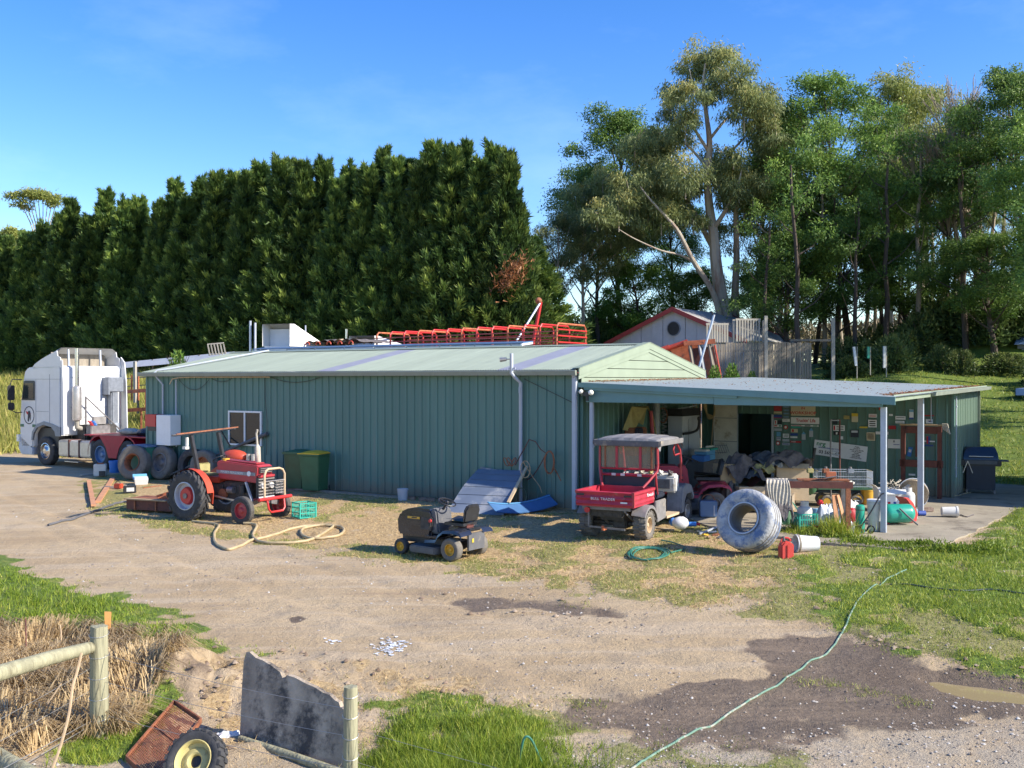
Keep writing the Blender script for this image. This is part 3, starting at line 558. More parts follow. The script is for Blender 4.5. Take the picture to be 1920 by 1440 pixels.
# puddle
pc = Z['PUD']; ctr = pc.mean(0); pz = float(tz(*ctr)) - 0.108
pm = bpy.data.materials.new('puddle_water'); pm.use_nodes = True; pb = pm.node_tree.nodes['Principled BSDF']; pb.inputs['Base Color'].default_value = (0.32, 0.245, 0.125, 1); pb.inputs['Roughness'].default_value = 0.08; pb.inputs['Specular IOR Level'].default_value = 0.5
mb = MB()
nP = len(pc); cz = []
P2 = [ctr + (p - ctr) * 1.25 for p in pc]
mb.add([(p[0], p[1], pz) for p in P2], [tuple(range(nP))])
o = mb.build('puddle', pm); o['kind'] = 'structure'
# concrete slab
mb = MB(); sp = Z['SLAB']; n = len(sp); N2 = []
for i in range(n):
    a = sp[i]; b_ = sp[(i + 1) % n]; k = max(2, int(np.hypot(*(b_ - a)) / 0.25))
    for j in range(k):
        q = a + (b_ - a) * j / k; d = (b_ - a) / np.hypot(*(b_ - a)); nn = np.array([d[1], -d[0]])
        off = (fbm(q[0] * 3, q[1] * 3, 3, 71) - 0.5) * 0.22; q = q + nn * float(off); N2.append(q)
mb.add([(q[0], q[1], 0.03) for q in N2] + [(q[0], q[1], -0.3) for q in N2], [tuple(range(len(N2)))] + [(i, i + len(N2), (i + 1) % len(N2) + len(N2), (i + 1) % len(N2)) for i in range(len(N2))])
o = mb.build('concrete_slab', 'concslab'); o['kind'] = 'structure'

# ============================================================ GREEN SHED
shed = thing('green_shed', 'long green metal shed with pale corrugated roof and gable end', 'shed', C0, SH)
def ribs(width, h, mirror=1, pitch=0.254, depth=0.03, z0=0.0, offs=0.10):
    xs_ = [0.0]; ds = [0.0]; k = int(round(width / pitch))
    for i in range(k):
        c = offs + i * pitch
        if c + 0.03 > width: break
        xs_ += [c - 0.028, c - 0.014, c + 0.014, c + 0.028]; ds += [0, depth, depth, 0]
    xs_.append(width); ds.append(0.0); mb = MB(); m = len(xs_)
    for z in (z0, z0 + h):
        for a, d in zip(xs_, ds): mb.v.append((a, -d * mirror, z))
    for i in range(m - 1): mb.f.append((i, i + 1, m + i + 1, m + i))
    return mb
SW = 0.762
def sheets(parent, name, m, p0, ang, n, h, z0=0.04, w=SW, last=None):
    first = None; out = []
    for i in range(n):
        if first is None: o = ribs(w - 0.004, h, z0=z0).build(name, m, parent, recalc=False); first = o
        else: o = inst(first, name, parent=parent)
        o.location = (p0[0] + math.cos(ang) * w * i, p0[1] + math.sin(ang) * w * i, 0.0015 * (i % 2)); o.rotation_euler = (0, 0, ang); out.append(o)
    return out
EZ = 3.34; RZ = 4.05; HW = 3.645
WS = sheets(shed, 'wall_sheet', 'teal', (-16.002, 0), 0, 21, 3.22)
sheets(shed, 'wall_sheet', 'teal', (0.0, 0.03), R(90), 9, 2.96, w=0.808)
sheets(shed, 'wall_sheet', 'teal', (-16.002, 7.29), R(-90), 9, 3.22, w=0.806)
sheets(shed, 'wall_sheet', 'teal', (0, 7.3), R(180), 21, 3.22)
MB().box((-8, 3.64, 0.0), (16.0, 7.2, 0.07)).build('floor_slab', 'concslab', shed)
def corr(width, length, pitch=0.0762, amp=0.010, per=6):
    n = int(width / pitch * per); mb = MB()
    for e in (0, 1):
        for i in range(n + 1): x = width * i / n; mb.v.append((x, e * length, amp * math.cos(2 * math.pi * x / pitch)))
    for i in range(n): mb.f.append((i, i + 1, n + 2 + i, n + 1 + i))
    return mb
slope = math.atan2(RZ - EZ, HW + 0.14); slen = math.hypot(RZ - EZ, HW + 0.14)
cs = corr(SW + 0.02, slen).build('roof_sheet', 'roofgreen', shed, smooth=True, recalc=False, ang=80); cs.rotation_euler = (slope, 0, 0); cs.location = (-16.002 - 0.05, -0.14, EZ)
sk = cs.copy(); sk.data = cs.data.copy(); sk.data.materials.clear(); sk.data.materials.append(M['skylight']); sk_me = sk.data
for i in range(21):
    x = -16.002 + SW * i
    o = cs if i == 0 else cs.copy()
    if i > 0: col.objects.link(o)
    o.parent = shed
    o.location = (x, -0.14, EZ + 0.002 * (i % 2))
    if i in (18, 10): o.data = sk_me; o.name = 'skylight_sheet'
    o2 = cs.copy(); o2.data = cs.data; col.objects.link(o2); o2.parent = shed; o2.name = 'roof_sheet'; o2.rotation_euler = (slope, 0, math.pi); o2.location = (x + SW, 7.43, EZ + 0.002 * (i % 2))
bpy.data.objects.remove(sk)
mb = MB()
for fr_ in (0.06, 0.30, 0.54, 0.78, 0.96):
    for i_ in range(105):
        xs_2 = -15.95 + i_ * 0.1524; ys_2 = -0.14 + fr_ * (HW + 0.14); zs_2 = EZ + fr_ * (RZ - EZ) + 0.013; mb.add([(xs_2 - 0.012, ys_2 - 0.012, zs_2), (xs_2 + 0.012, ys_2 - 0.012, zs_2), (xs_2 + 0.012, ys_2 + 0.012, zs_2 + 0.004), (xs_2 - 0.012, ys_2 + 0.012, zs_2 + 0.004)], [(0, 1, 2, 3)])
mb.build('roof_screws', 'gutter', shed, recalc=False)['kind'] = 'stuff'
# ridge capping, gutter, barge
mb = MB()
for s in (-1, 1): mb.add([(-16.1, HW, RZ + 0.03), (0.02, HW, RZ + 0.03), (0.02, HW + s * 0.2, RZ + 0.03 - 0.2 * math.tan(slope) - 0.004), (-16.1, HW + s * 0.2, RZ + 0.03 - 0.2 * math.tan(slope) - 0.004)], [(0, 1, 2, 3)])
mb.build('ridge_cap', 'palegreen', shed)
mb = MB()
xx = -16.12
while xx < -0.1:
    x2 = min(xx + 2.4, 0.03); mb.prism([(0, 0), (-0.11, 0), (-0.13, 0.10), (-0.115, 0.125), (0, 0.11)], (xx, -0.12, 3.205), (0, 1, 0), (0, 0, 1), (x2 - xx - 0.004, 0, 0)); xx = x2
mb.build('gutter', 'gutter', shed)
# gable boards
def rz_(y): return 4.0 - abs(y - HW) * (4.0 - 3.30) / 3.66
k = 0; z = 2.72
while z < 3.95:
    z1 = min(z + 0.206, 3.97)
    def ycut(zz):
        if zz <= 3.30: return 0.02, 7.28
        h = (4.0 - zz) * 3.66 / 0.70; return HW - h, HW + h
    a0, a1 = ycut(z); b0, b1 = ycut(z1)
    pts = [(a0, z), (a1, z), (b1, z1), (b0, z1)]
    if z < 3.30 < z1: pts = [(0.02, z), (7.28, z), (7.28, 3.30), (b1, z1), (b0, z1), (0.02, 3.30)]
    o = MB().prism(pts, (0.03, 0, 0), (0, 1, 0), (0, 0, 1), (0.022, 0, 0)); 
    o = o.build('gable_board', 'palegreen', shed); z += 0.222
for s in (-1, 1):
    y0 = HW + s * 3.80; z0 = EZ - 0.01; y1 = HW; z1 = RZ + 0.0
    MB().prism([(y0, z0 - 0.13), (y1, z1 - 0.13), (y1, z1 + 0.035), (y0, z0 + 0.035)], (0.06, 0, 0), (0, 1, 0), (0, 0, 1), (0.03, 0, 0)).build('barge_board', 'palegreen', shed)
    MB().prism([(y0 + 0.0, z0 - 0.22), (y1, z1 - 0.22), (y1, z1 - 0.135), (y0, z0 - 0.135)], (0.056, 0, 0), (0, 1, 0), (0, 0, 1), (0.018, 0, 0)).build('barge_trim', 'palegreen', shed)
    MB().prism([(y0, z0 + 0.04), (y1, z1 + 0.04), (y1, z1 + 0.052), (y0, z0 + 0.052)], (-0.10, 0, 0), (0, 1, 0), (0, 0, 1), (0.20, 0, 0)).build('barge_cap', 'palegreen', shed)
# window
wn = MB().box((-11.34, -0.045, 1.66), (1.36, 0.05, 0.045)).box((-11.34, -0.045, 2.16), (1.36, 0.05, 0.045)).box((-11.34, -0.045, 1.16), (1.36, 0.05, 0.045))
wn = MB()
for zc in (1.17, 2.15): wn.box((-11.34, -0.05, zc), (1.40, 0.06, 0.05))
for xc in (-12.02, -11.34, -10.66): wn.box((xc, -0.05, 1.66), (0.045, 0.058, 0.93))
wn = wn.build('window', 'white', shed)
MB().box((-11.68, -0.042, 1.66), (0.63, 0.012, 0.93)).build('pane', 'glass', wn); MB().box((-11.0, -0.042, 1.66), (0.63, 0.012, 0.93)).build('pane', 'glass', wn)
MB().box((-11.34, -0.032, 1.66), (1.34, 0.005, 0.95)).build('curtain', 'canvas', wn)
# downpipes and conduits fixed to the shed
dp = MB().box((-0.07, -0.10, 1.62), (0.11, 0.09, 3.16)).build('downpipe', 'pipewhite', shed, bev=0.01)
MB().tube([(-0.07, -0.10, 3.16), (-0.07, -0.16, 3.2), (-0.07, -0.18, 3.24)], 0.045).build('downpipe_elbow', 'pipewhite', shed)
vp = MB().tube([(-1.59, -0.09, 0.03), (-1.59, -0.09, 3.02), (-1.64, -0.24, 3.14), (-1.72, -0.30, 3.26), (-1.72, -0.30, 3.74)], 0.045, 10).build('vent_pipe', 'pipewhite', shed, smooth=True)
MB().tube([(-1.72, -0.30, 3.60), (-1.86, -0.34, 3.60)], 0.014).tube([(-1.84, -0.34, 3.60), (-1.99, -0.40, 3.585)], [0.045, 0.055], 10).build('sensor_light', 'alu', vp)
MB().box((-1.70, -0.30, 3.38), (0.2, 0.03, 0.03)).build('pipe_bracket', 'pipewhite', vp); MB().box((-1.59, -0.12, 2.85), (0.03, 0.08, 0.14)).build('pipe_bracket', 'pipewhite', vp)
MB().tube([(-15.08, -0.06, 1.95), (-15.08, -0.06, 2.95), (-15.2, -0.14, 3.12), (-15.34, -0.2, 3.3), (-15.3, -0.1, 3.40), (-15.0, 0.3, 3.47), (-14.3, 2.2, 3.86), (-14.2, 3.6, 4.10)], 0.028, 8).build('conduit', 'pipewhite', shed, smooth=True)
MB().tube([(-14.44, -0.06, 1.0), (-14.44, -0.06, 3.1)], 0.024, 8).build('conduit', 'pipewhite', shed, smooth=True)
MB().tube([(-14.62, -0.16, 2.96), (-14.5, -0.16, 3.12), (-14.2, -0.16, 3.165), (-13.6, -0.14, 3.18), (-10.2, -0.14, 3.18)], 0.018, 8).build('conduit', 'cardtan', shed, smooth=True)
def sag(p, q, s, n=12):
    p = Vector(p); q = Vector(q); return [p.lerp(q, i / n) - Vector((0, 0, s * 4 * (i / n) * (1 - i / n))) for i in range(n + 1)]
MB().tube(sag((-14.3, -0.05, 3.1), (-12.9, -0.05, 3.12), 0.32), 0.008, 5).tube(sag((-12.8, -0.05, 3.14), (-11.9, -0.05, 3.14), 0.10), 0.008, 5).tube(sag((-10.2, -0.05, 3.16), (-8.3, -0.05, 3.17), 0.14), 0.008, 5).tube([(-10.5, -0.04, 3.2), (-10.5, -0.04, 2.6), (-10.42, -0.04, 1.9), (-10.45, -0.04, 0.9)], 0.008, 5).tube([(-1.5, -0.07, 3.12), (-0.1, -0.1, 2.55)], 0.008, 5).build('cable', 'black', shed)
# electrical boxes
MB().box((-14.6, -0.22, 1.53), (0.68, 0.40, 0.94)).build('meter_cabinet', 'white', shed, bev=0.01)
MB().box((-15.24, -0.24, 1.82), (0.5, 0.34, 0.38)).build('meter_box', 'redbright', shed, bev=0.01)
MB().box((-15.20, -0.24, 1.56), (0.40, 0.30, 0.14)).build('meter_base', 'black', shed)
# slim solar heating strip on the ridge
sp_ = thing('solar_strip', 'long slim blue grey roof panel strip lying along the shed ridge', 'roof panel', L(-9.6, 3.9, 4.06), SH)
MB().box((0, 0.16, 0.13), (11.2, 0.55, 0.035), m=Matrix.Rotation(R(6), 3, 'X')).build('panel', 'bluesteel', sp_)
MB().box((0, -0.12, 0.04), (11.2, 0.03, 0.05)).build('rail', 'galv', sp_)
MB().box((5.62, 0.05, 0.08), (0.05, 0.6, 0.05), m=Matrix.Rotation(R(6), 3, 'X')).build('end_cap', 'white', sp_)
for i in range(9): MB().box((-5.2 + i * 1.3, 0.06, 0.045), (0.04, 0.4, 0.09)).build('bracket', 'galvdark', sp_)

# ============================================================ LEAN-TO
lt = thing('lean_to', 'open workshop lean-to with skillion roof, teal beam and steel posts', 'lean-to', C0, SH)
def rfz(x, y): return 3.045 - 0.039 * x + 0.0115 * y
fs = None
LTW = 11.6 / 15
for i in range(15):
    y0 = -0.02 + LTW * i
    if fs is None:
        fs = corr(LTW + 0.02, 7.14, amp=0.008).build('roof_sheet', 'verroof', lt, smooth=True, recalc=False, ang=80); o = fs
    else: o = inst(fs, 'roof_sheet', parent=lt)
    # local: sheet x -> +y of lean-to, sheet y -> +x
    o.matrix_local = Matrix.Translation((0.06 if y0 < 7.3 else 0.0, y0, rfz(0.06, y0) + 0.0015 * (i % 2))) @ Matrix.Rotation(math.asin(0.0115), 4, 'X') @ Matrix.Rotation(math.asin(0.039), 4, 'Y') @ Matrix(((0, 1, 0, 0), (1, 0, 0, 0), (0, 0, -1, 0), (0, 0, 0, 1)))
MB().prism([(0.0, 3.035), (7.18, 2.76), (7.18, 2.60), (0.0, 2.925)], (0, -0.065, 0), (1, 0, 0), (0, 0, 1), (0, 0.03, 0)).build('fascia_board', 'fascia', lt)
MB().prism([(0.14, 2.925), (3.9, 2.745), (3.9, 2.70), (0.14, 2.86)], (0, -0.03, 0), (1, 0, 0), (0, 0, 1), (0, 0.025, 0)).build('fascia_board', 'fascia', lt)
MB().box((1.75, 0.10, 2.705), (3.2, 0.12, 0.27)).build('beam', 'fascia', lt, bev=0.006)
MB().box((5.13, 0.09, 2.655), (3.54, 0.14, 0.21)).build('beam', 'fascia', lt, bev=0.006)
MB().box((7.12, 5.8, 2.80), (0.03, 11.5, 0.13), m=Matrix.Rotation(math.asin(0.0115), 3, 'X')).build('barge_board', 'palegreen', lt)
MB().prism([(0, 0), (0.10, 0), (0.12, 0.09), (0, 0.09)], (7.14, 3.6, rfz(7.1, 3.6) - 0.075), (1, 0, 0), (0, 0, 1), (0, 8.0, 0.08)).build('gutter', 'gutter', lt)
for i, (yy, zz) in enumerate([(1.9, 0), (3.7, 0), (5.6, 0), (7.4, 0), (9.4, 0)]):
    MB().beam((0.1, yy, rfz(0.1, yy) - 0.06), (7.1, yy, rfz(7.1, yy) - 0.06), 0.05, 0.10).build('rafter', 'timberred' if i % 2 else 'galvdark', lt)
def cpost(x, y, h, m='galv', s=0.10):
    return MB().box((x, y - s / 2, h / 2), (s, 0.008, h)).box((x - s / 2 + 0.004, y, h / 2), (0.008, s - 0.02, h)).box((x + s / 2 - 0.004, y, h / 2), (0.008, s - 0.02, h)).build('post', m, lt)
cpost(6.9, 0.22, 2.55, s=0.105); cpost(6.9, 3.7, 2.76, 'galv', 0.12); MB().box((0.28, 0.1, 1.31), (0.09, 0.09, 2.54)).build('post', 'pipewhite', lt, bev=0.01)
# walls of the rear room
DX0, DX1 = 1.09, 2.10
def bsheet(x0, w, h=2.72, z0=0.04, y=7.5): 
    o = ribs(w - 0.003, h, z0=z0).build('wall_sheet', 'teal', lt, recalc=False); o.location = (x0, y, 0); return o
bsheet(0.02, 0.40); bsheet(0.42, 0.67)
x = DX1
while x < 6.88:
    w = min(SW, 6.9 - x); bsheet(x, w, 2.74 + 0.0 - max(0, (x - 4)) * 0.03); x += SW
bsheet(DX0, DX1 - DX0, 0.62, 2.12)
for i in range(5):
    o = ribs(0.775 - 0.003, 2.70, z0=0.04).build('wall_sheet', 'endwall_sunlit', lt, recalc=False); o.location = (6.9, 7.5 + 0.78 * i, 0); o.rotation_euler = (0, 0, R(90))
MB().box((3.45, 11.4, 1.4), (6.9, 0.03, 2.75)).build('rear_wall', 'teal', lt); MB().box((0.0, 9.4, 1.45), (0.03, 4.0, 2.9)).build('side_wall', 'teal', lt)
MB().box((6.93, 7.46, 1.4), (0.07, 0.07, 2.74)).build('corner_trim', 'teal', lt); MB().box((6.93, 11.42, 1.4), (0.09, 0.05, 2.74)).build('corner_trim', 'gutter', lt)
MB().box((DX0 - 0.03, 7.44, 1.06), (0.05, 0.08, 2.1)).box((DX1 + 0.03, 7.44, 1.06), (0.05, 0.08, 2.1)).build('door_frame', 'galv', lt)
dr = MB().box((0.74, 7.40, 1.36), (0.70, 0.04, 2.6)).build('door', 'whitedirty', lt)
for zz in (0.62, 1.30, 1.98): MB().box((0.74, 7.376, zz), (0.70, 0.012, 0.018)).build('rail', 'galvdark', dr)
for xx in (0.38, 1.10): MB().box((xx, 7.374, 1.36), (0.02, 0.016, 2.6)).build('edge_trim', 'pipewhite', dr)
MB().tube([(6.4, 7.42, 2.72), (6.4, 7.42, 2.0)], 0.016, 6).build('conduit', 'pipewhite', lt)
c2_ = MB().tube([(6.98, 7.62, 2.66), (6.98, 7.62, 0.55)], 0.018, 6)
for zz in (2.4, 1.9, 1.3, 0.8): c2_.box((6.98, 7.62, zz), (0.05, 0.09, 0.03))
c2_.build('conduit', 'pipewhite', lt)
sl = MB().ball((0.40, -0.16, 2.80), 0.065, 8).ball((0.12, -0.13, 2.82), 0.055, 8).build('floodlight', 'lampglass', lt, smooth=True); MB().box((0.26, -0.10, 2.77), (0.16, 0.08, 0.10)).box((0.25, -0.06, 2.66), (0.05, 0.05, 0.12)).build('lamp_holder', 'black', sl)
# leaf litter lying in the sagging gutter edge
rng = np.random.default_rng(5)
n = 2600; yy = rng.uniform(0.2, 11.3, n); xx = 7.05 - np.abs(rng.normal(0, 0.16, n)) + 0.06; zz = 3.045 - 0.039 * xx + 0.0115 * yy + 0.012 + rng.uniform(0, 0.02, n)
n2 = 1200; y2 = rng.uniform(0.2, 7.2, n2); x2 = 0.08 + np.abs(rng.normal(0, 0.16, n2)) ; z2 = 3.045 - 0.039 * x2 + 0.0115 * y2 + 0.012 + rng.uniform(0, 0.03, n2)
n3 = 500; y3 = rng.uniform(0.2, 11.2, n3); x3 = rng.uniform(0.2, 7, n3); z3 = 3.045 - 0.039 * x3 + 0.0115 * y3 + 0.014
xx = np.r_[xx, x2, x3]; yy = np.r_[yy, y2, y3]; zz = np.r_[zz, z2, z3]; n = len(xx)
B = np.stack([xx, yy, zz], 1); V = np.concatenate([B + rng.normal(0, 0.022, (n, 3)) * [1, 1, 0.35] for _ in range(3)]); Fc = np.stack([np.arange(n), np.arange(n) + n, np.arange(n) + 2 * n], 1)
o = npobj('leaf_litter', V, Fc, 'leafdead', lt, t=np.tile(rng.uniform(0, 1, n), 3)); o['kind'] = 'stuff'

# ============================================================ SIGNS on the workshop wall
B75 = L(0, 7.45)
def onwall(px, py, ly=7.45):
    p = C0 + EY * ly; k = (px - 960) / F; t = (p.x - k * p.y) / (-0.5481 * k - 0.8364); Y = p.y - 0.5481 * t
    return t, CH - (py - HOR) / F * Y
def sign(x0, y0, x1, y1, m, label, cat='sign', tilt=0.0, texts=(), shapes=(), group='signs and stickers on the workshop wall', skip=0.0, name='wall_sign'):
    (a, za), (b, zb) = onwall(x0, y0), onwall(x1, y1); cx = (a + b) / 2; w = b - a; h = abs(za - zb); cz = (za + zb) / 2
    t = thing(name, label, cat, L(cx, 7.452, cz), 0, group); t.rotation_euler = (0, tilt, SH)
    q = Matrix.Rotation(SH, 4, 'Z') @ Matrix.Rotation(tilt, 4, 'Y'); t.rotation_euler = q.to_euler()
    MB().box((0, 0, 0), (w, 0.008, h)).build('board', m, t)
    for (u, v, s, body, mm, sx) in texts: text(body, s * h, mm, t, (u * w, -0.0065, v * h), (R(90), 0, 0), sx=sx, ext=0.001, bold=(0.018 if s > 0.2 else 0.03) * s * h)
    for (u, v, sw, sh_, mm) in shapes: MB().box((u * w, -0.006, v * h), (sw * w, 0.004, sh_ * h)).build('print', mm, t)
    return t
sign(1483, 761, 1529, 780, 'signcream', 'cream sign reading IN WORKSHOP in dark red, just below the beam', texts=[(0, 0.26, 0.34, 'IN', 'inkred', 1.2), (0, -0.22, 0.42, 'WORKSHOP', 'inkred', 1.15)])
sign(1483, 782, 1536, 795.5, 'signwhite', "white sign reading Truckin' Life in red, under the cream workshop sign", texts=[(0.03, 0.0, 0.72, "Truckin' Life", 'inkred', 0.82)])
sign(1483.5, 796.5, 1535, 800, 'signwhite', "narrow pale strip sticker right under the Truckin' Life sign", shapes=[(-0.3, 0, 0.35, 0.4, 'inkred'), (0.1, 0, 0.2, 0.5, 'ink'), (0.38, 0, 0.15, 0.5, 'inkgreen')], name='sticker', cat='sticker')
nb = sign(1526, 829, 1626, 861, 'signwhite', 'large tilted white banner reading nrg with phone number and list', 'banner', tilt=R(6.0), name='wall_banner',
     texts=[(-0.37, 0.27, 0.42, 'nrg', 'inkgreen', 1.1), (-0.20, 0.03, 0.11, 'GIPPSLAND EQUIPMENT PTY LTD', 'inkblue', 0.9), (-0.20, -0.27, 0.30, '03 565   67', 'ink', 1.0)] +
     [(0.30, 0.38 - 0.105 * i, 0.095, s, 'ink', 1.0) for i, s in enumerate(['- PUMPS', '- SOLAR PV', '- SOLAR HOT WATER', '- SOLAR PUMPS', '- TANKS', '- MILK PUMPS', '- ELECTRICAL', '- CONTRACTORS'])])
SG = 'signs and stickers on the workshop wall'
def stk(x0, y0, x1, y1, m, label, **k): return sign(x0, y0, x1, y1, m, label, 'sticker', name='sticker', **k)
stk(1451, 760, 1466, 771, 'red', 'dark red square sticker at top left beside the doorway')
stk(1451, 771.5, 1466, 777, 'signcream', 'cream strip sticker under the dark red square', shapes=[(0, -0.3, 0.9, 0.2, 'inkgreen')])
stk(1451, 777.5, 1466, 784, 'inkblue', 'deep blue sticker with red lower edge by the doorway', shapes=[(0, -0.42, 1.0, 0.16, 'inkred')])
stk(1452, 788, 1457, 795, 'signwhite', 'tiny red and white sticker left of a navy square', shapes=[(0, 0, 0.4, 0.8, 'inkred')])
stk(1457.5, 788, 1466, 795, 'navy', 'navy square sticker beside the doorway')
stk(1451, 796, 1466, 801, 'signwhite', 'white strip sticker with red and green print by the doorway', shapes=[(-0.25, 0, 0.4, 0.5, 'inkred'), (0.28, 0, 0.3, 0.5, 'inkgreen')])
stk(1451, 803, 1466, 808, 'galv', 'grey slanted strip sticker left of the round red one')
stk(1456, 810, 1464, 818, 'cyan', 'small pale blue sticker on the left column')
stk(1456, 819, 1464, 826, 'pipewhite', 'light blue sticker above the round red badge', shapes=[(0, 0, 0.7, 0.12, 'inkblue'), (0, 0.25, 0.7, 0.1, 'inkblue')])
for i in range(4):
    stk(1468, 760.5 + i * 6.3, 1480, 765 + i * 6.3, 'bluepanel', ['topmost', 'second', 'third', 'lowest'][i] + ' dark blue oval-text sticker in the column left of the workshop sign', shapes=[(0, 0, 0.8, 0.3, 'cyan')])
stk(1467, 785, 1481, 791, 'signwhite', 'white sticker with grey lettering under the blue column', shapes=[(-0.1, 0.1, 0.6, 0.2, 'galvdark')])
stk(1468, 813, 1479.5, 821, 'signwhite', 'white square sticker with green marks in the middle column', shapes=[(0.1, 0.2, 0.6, 0.12, 'inkgreen'), (0, -0.1, 0.7, 0.12, 'ink')])
stk(1467, 823, 1480, 828, 'galv', 'grey sticker in the middle column above a light one')
stk(1466.5, 830, 1480.5, 835, 'pipewhite', 'pale blue strip sticker low in the middle column', shapes=[(0, 0, 0.8, 0.3, 'inkblue')])
stk(1483, 804, 1496, 811, 'signcream', 'small cream sticker with a red square under the strip signs', shapes=[(-0.2, 0, 0.25, 0.7, 'inkred')])
stk(1482, 812.5, 1496, 817, 'inkblue', 'blue strip sticker in the right column')
stk(1482, 818, 1495, 821.5, 'signwhite', 'white strip sticker below the blue one in the right column')
stk(1482, 826.5, 1502, 830.5, 'inkred', 'long red strip sticker reaching right of the right column', shapes=[(-0.2, 0, 0.4, 0.3, 'inkwhite')])
stk(1483, 799.5, 1502, 802.5, 'crategreen', 'thin teal strip sticker below the pale strips')
for (x, y, s) in ((1473.5, 801, 'round red and white badge in the middle column'), (1459, 831, 'round red and white badge low on the left column')):
    t0, zz0 = onwall(x, y); t = thing('sticker', s, 'sticker', L(t0, 7.45, zz0), SH, SG)
    MB().cyl((0, 0, 0), (0, -0.01, 0), 0.062, n=20).build('disc', 'inkred', t); MB().cyl((0, -0.011, 0), (0, -0.015, 0), 0.036, n=20).build('print', 'inkwhite', t)
for (x, y, hh, s, m2) in ((1507, 818, 15, 'small blue and white house-shaped label, lower of the two', 'cyan'), (1521, 812, 17, 'small blue and white house-shaped label, higher of the two', 'cyan')):
    t0, zz0 = onwall(x, y); t = thing('sticker', s, 'sticker', L(t0, 7.45, zz0), SH, SG); k_ = 29 / F
    MB().box((0, 0, -0.02), (7 * k_, 0.01, hh * k_ * 0.7)).build('board', 'pipewhite', t); MB().prism([(-4 * k_, 0), (4 * k_, 0), (0, 5 * k_)], (0, 0.004, hh * k_ * 0.25), (1, 0, 0), (0, 0, 1), (0, -0.011, 0)).build('print', m2, t)
stk(1561, 786, 1570, 795, 'navy', 'navy cap badge sticker left of the trolley uprights')
stk(1562, 797, 1584, 808, 'signwhite', 'white plate sticker with red end and black print behind the trolley', shapes=[(-0.38, 0, 0.14, 0.8, 'inkred'), (0.1, 0.2, 0.6, 0.14, 'ink'), (0.1, -0.2, 0.6, 0.14, 'ink')])
stk(1563, 809, 1573, 816, 'ink', 'black sticker with white emblem under the white plate', shapes=[(0.1, 0, 0.3, 0.6, 'inkwhite')])
stk(1575, 818, 1581, 824, 'signwhite', 'tiny square white label above the banner')
stk(1582, 779, 1593, 786, 'canvas', 'small yellow-brown sticker above the trolley handle')
stk(1597, 775, 1609, 791.5, 'signcream', 'cream notice with bright yellow top', shapes=[(0, 0.33, 1.0, 0.36, 'inkyellow')])
stk(1595, 806, 1610, 820, 'navy', 'dark emblem sticker with pale top above the banner', shapes=[(0, 0.28, 0.8, 0.3, 'galv')])
stk(1612, 799.5, 1627, 803, 'inkyellow', 'thin yellow strip sticker')
stk(1629, 776, 1644, 783, 'signwhite', 'white strip sticker with red lines left of the front post', shapes=[(0, 0.15, 0.8, 0.14, 'inkred'), (0, -0.2, 0.8, 0.14, 'inkred')])
stk(1628, 787, 1644, 801.5, 'signwhite', 'white square notice with three bold text lines', shapes=[(0, 0.28, 0.7, 0.13, 'ink'), (0, 0.0, 0.7, 0.13, 'ink'), (0, -0.28, 0.7, 0.13, 'ink')])
stk(1625, 810.5, 1641, 826.5, 'signcream', 'cream framed notice near the front post', shapes=[(0, 0, 0.8, 0.8, 'cardtan'), (0, 0, 0.72, 0.72, 'signcream')])
stk(1642, 809, 1666, 815, 'signwhite', 'white strip sticker passing behind the front post')
stk(1648, 762, 1655, 769, 'orange', 'small orange square sticker just under the beam end')
stk(1666, 798, 1680, 805, 'inkred', 'short red strip sticker right of the front post')
stk(1667, 776, 1674, 780, 'signwhite', 'tiny white label right of the front post')
stk(1665, 823, 1688, 841, 'signwhite', 'white certificate with small round emblem beside the rusty rack', shapes=[(0, 0.25, 0.14, 0.22, 'galvdark'), (0.2, -0.08, 0.5, 0.06, 'inkblue')])
stk(1679, 780, 1698, 787, 'signwhite', 'white plate sticker with black lines, upper of the stacked pair', shapes=[(0, 0.1, 0.8, 0.2, 'galvdark')])
stk(1679, 789, 1696, 794, 'signwhite', 'white plate sticker, lower of the stacked pair', shapes=[(0, 0, 0.8, 0.2, 'galvdark')])
stk(1705, 768, 1713, 786, 'signwhite', 'tall white and blue bookmark-shaped sticker left of the middle post', shapes=[(0, -0.42, 1.0, 0.16, 'inkblue'), (0, 0.36, 1, 0.2, 'cyan')])
stk(1733, 778, 1751, 780.5, 'inkred', 'thin red strip sticker above the rusty rack')
stk(1736, 786, 1749, 794, 'signwhite', 'white rectangular sticker with dark word above the rack', shapes=[(0.15, 0, 0.5, 0.3, 'inkblue')])
stk(1737, 818, 1744, 832, 'inkblue', 'blue and red number one shaped sticker inside the rack', shapes=[(-0.2, 0, 0.4, 1.0, 'inkred')])
stk(1702, 838, 1710, 856, 'blue', 'long tilted blue ribbon sticker inside the rack', tilt=R(12), shapes=[(0, 0.1, 0.6, 0.3, 'inkwhite')])
stk(1732, 826, 1753, 829, 'signwhite', 'thin white strip sticker across the blue and red sticker')
stk(1732, 834, 1750, 837, 'inkblue', 'thin blue strip sticker low inside the rack')
stk(1704, 888, 1716, 892, 'signwhite', 'white label low on the wall behind the gas bottle')

# ============================================================ BEHIND THE SHED
def yard(x, y): return float(tz(x, y))
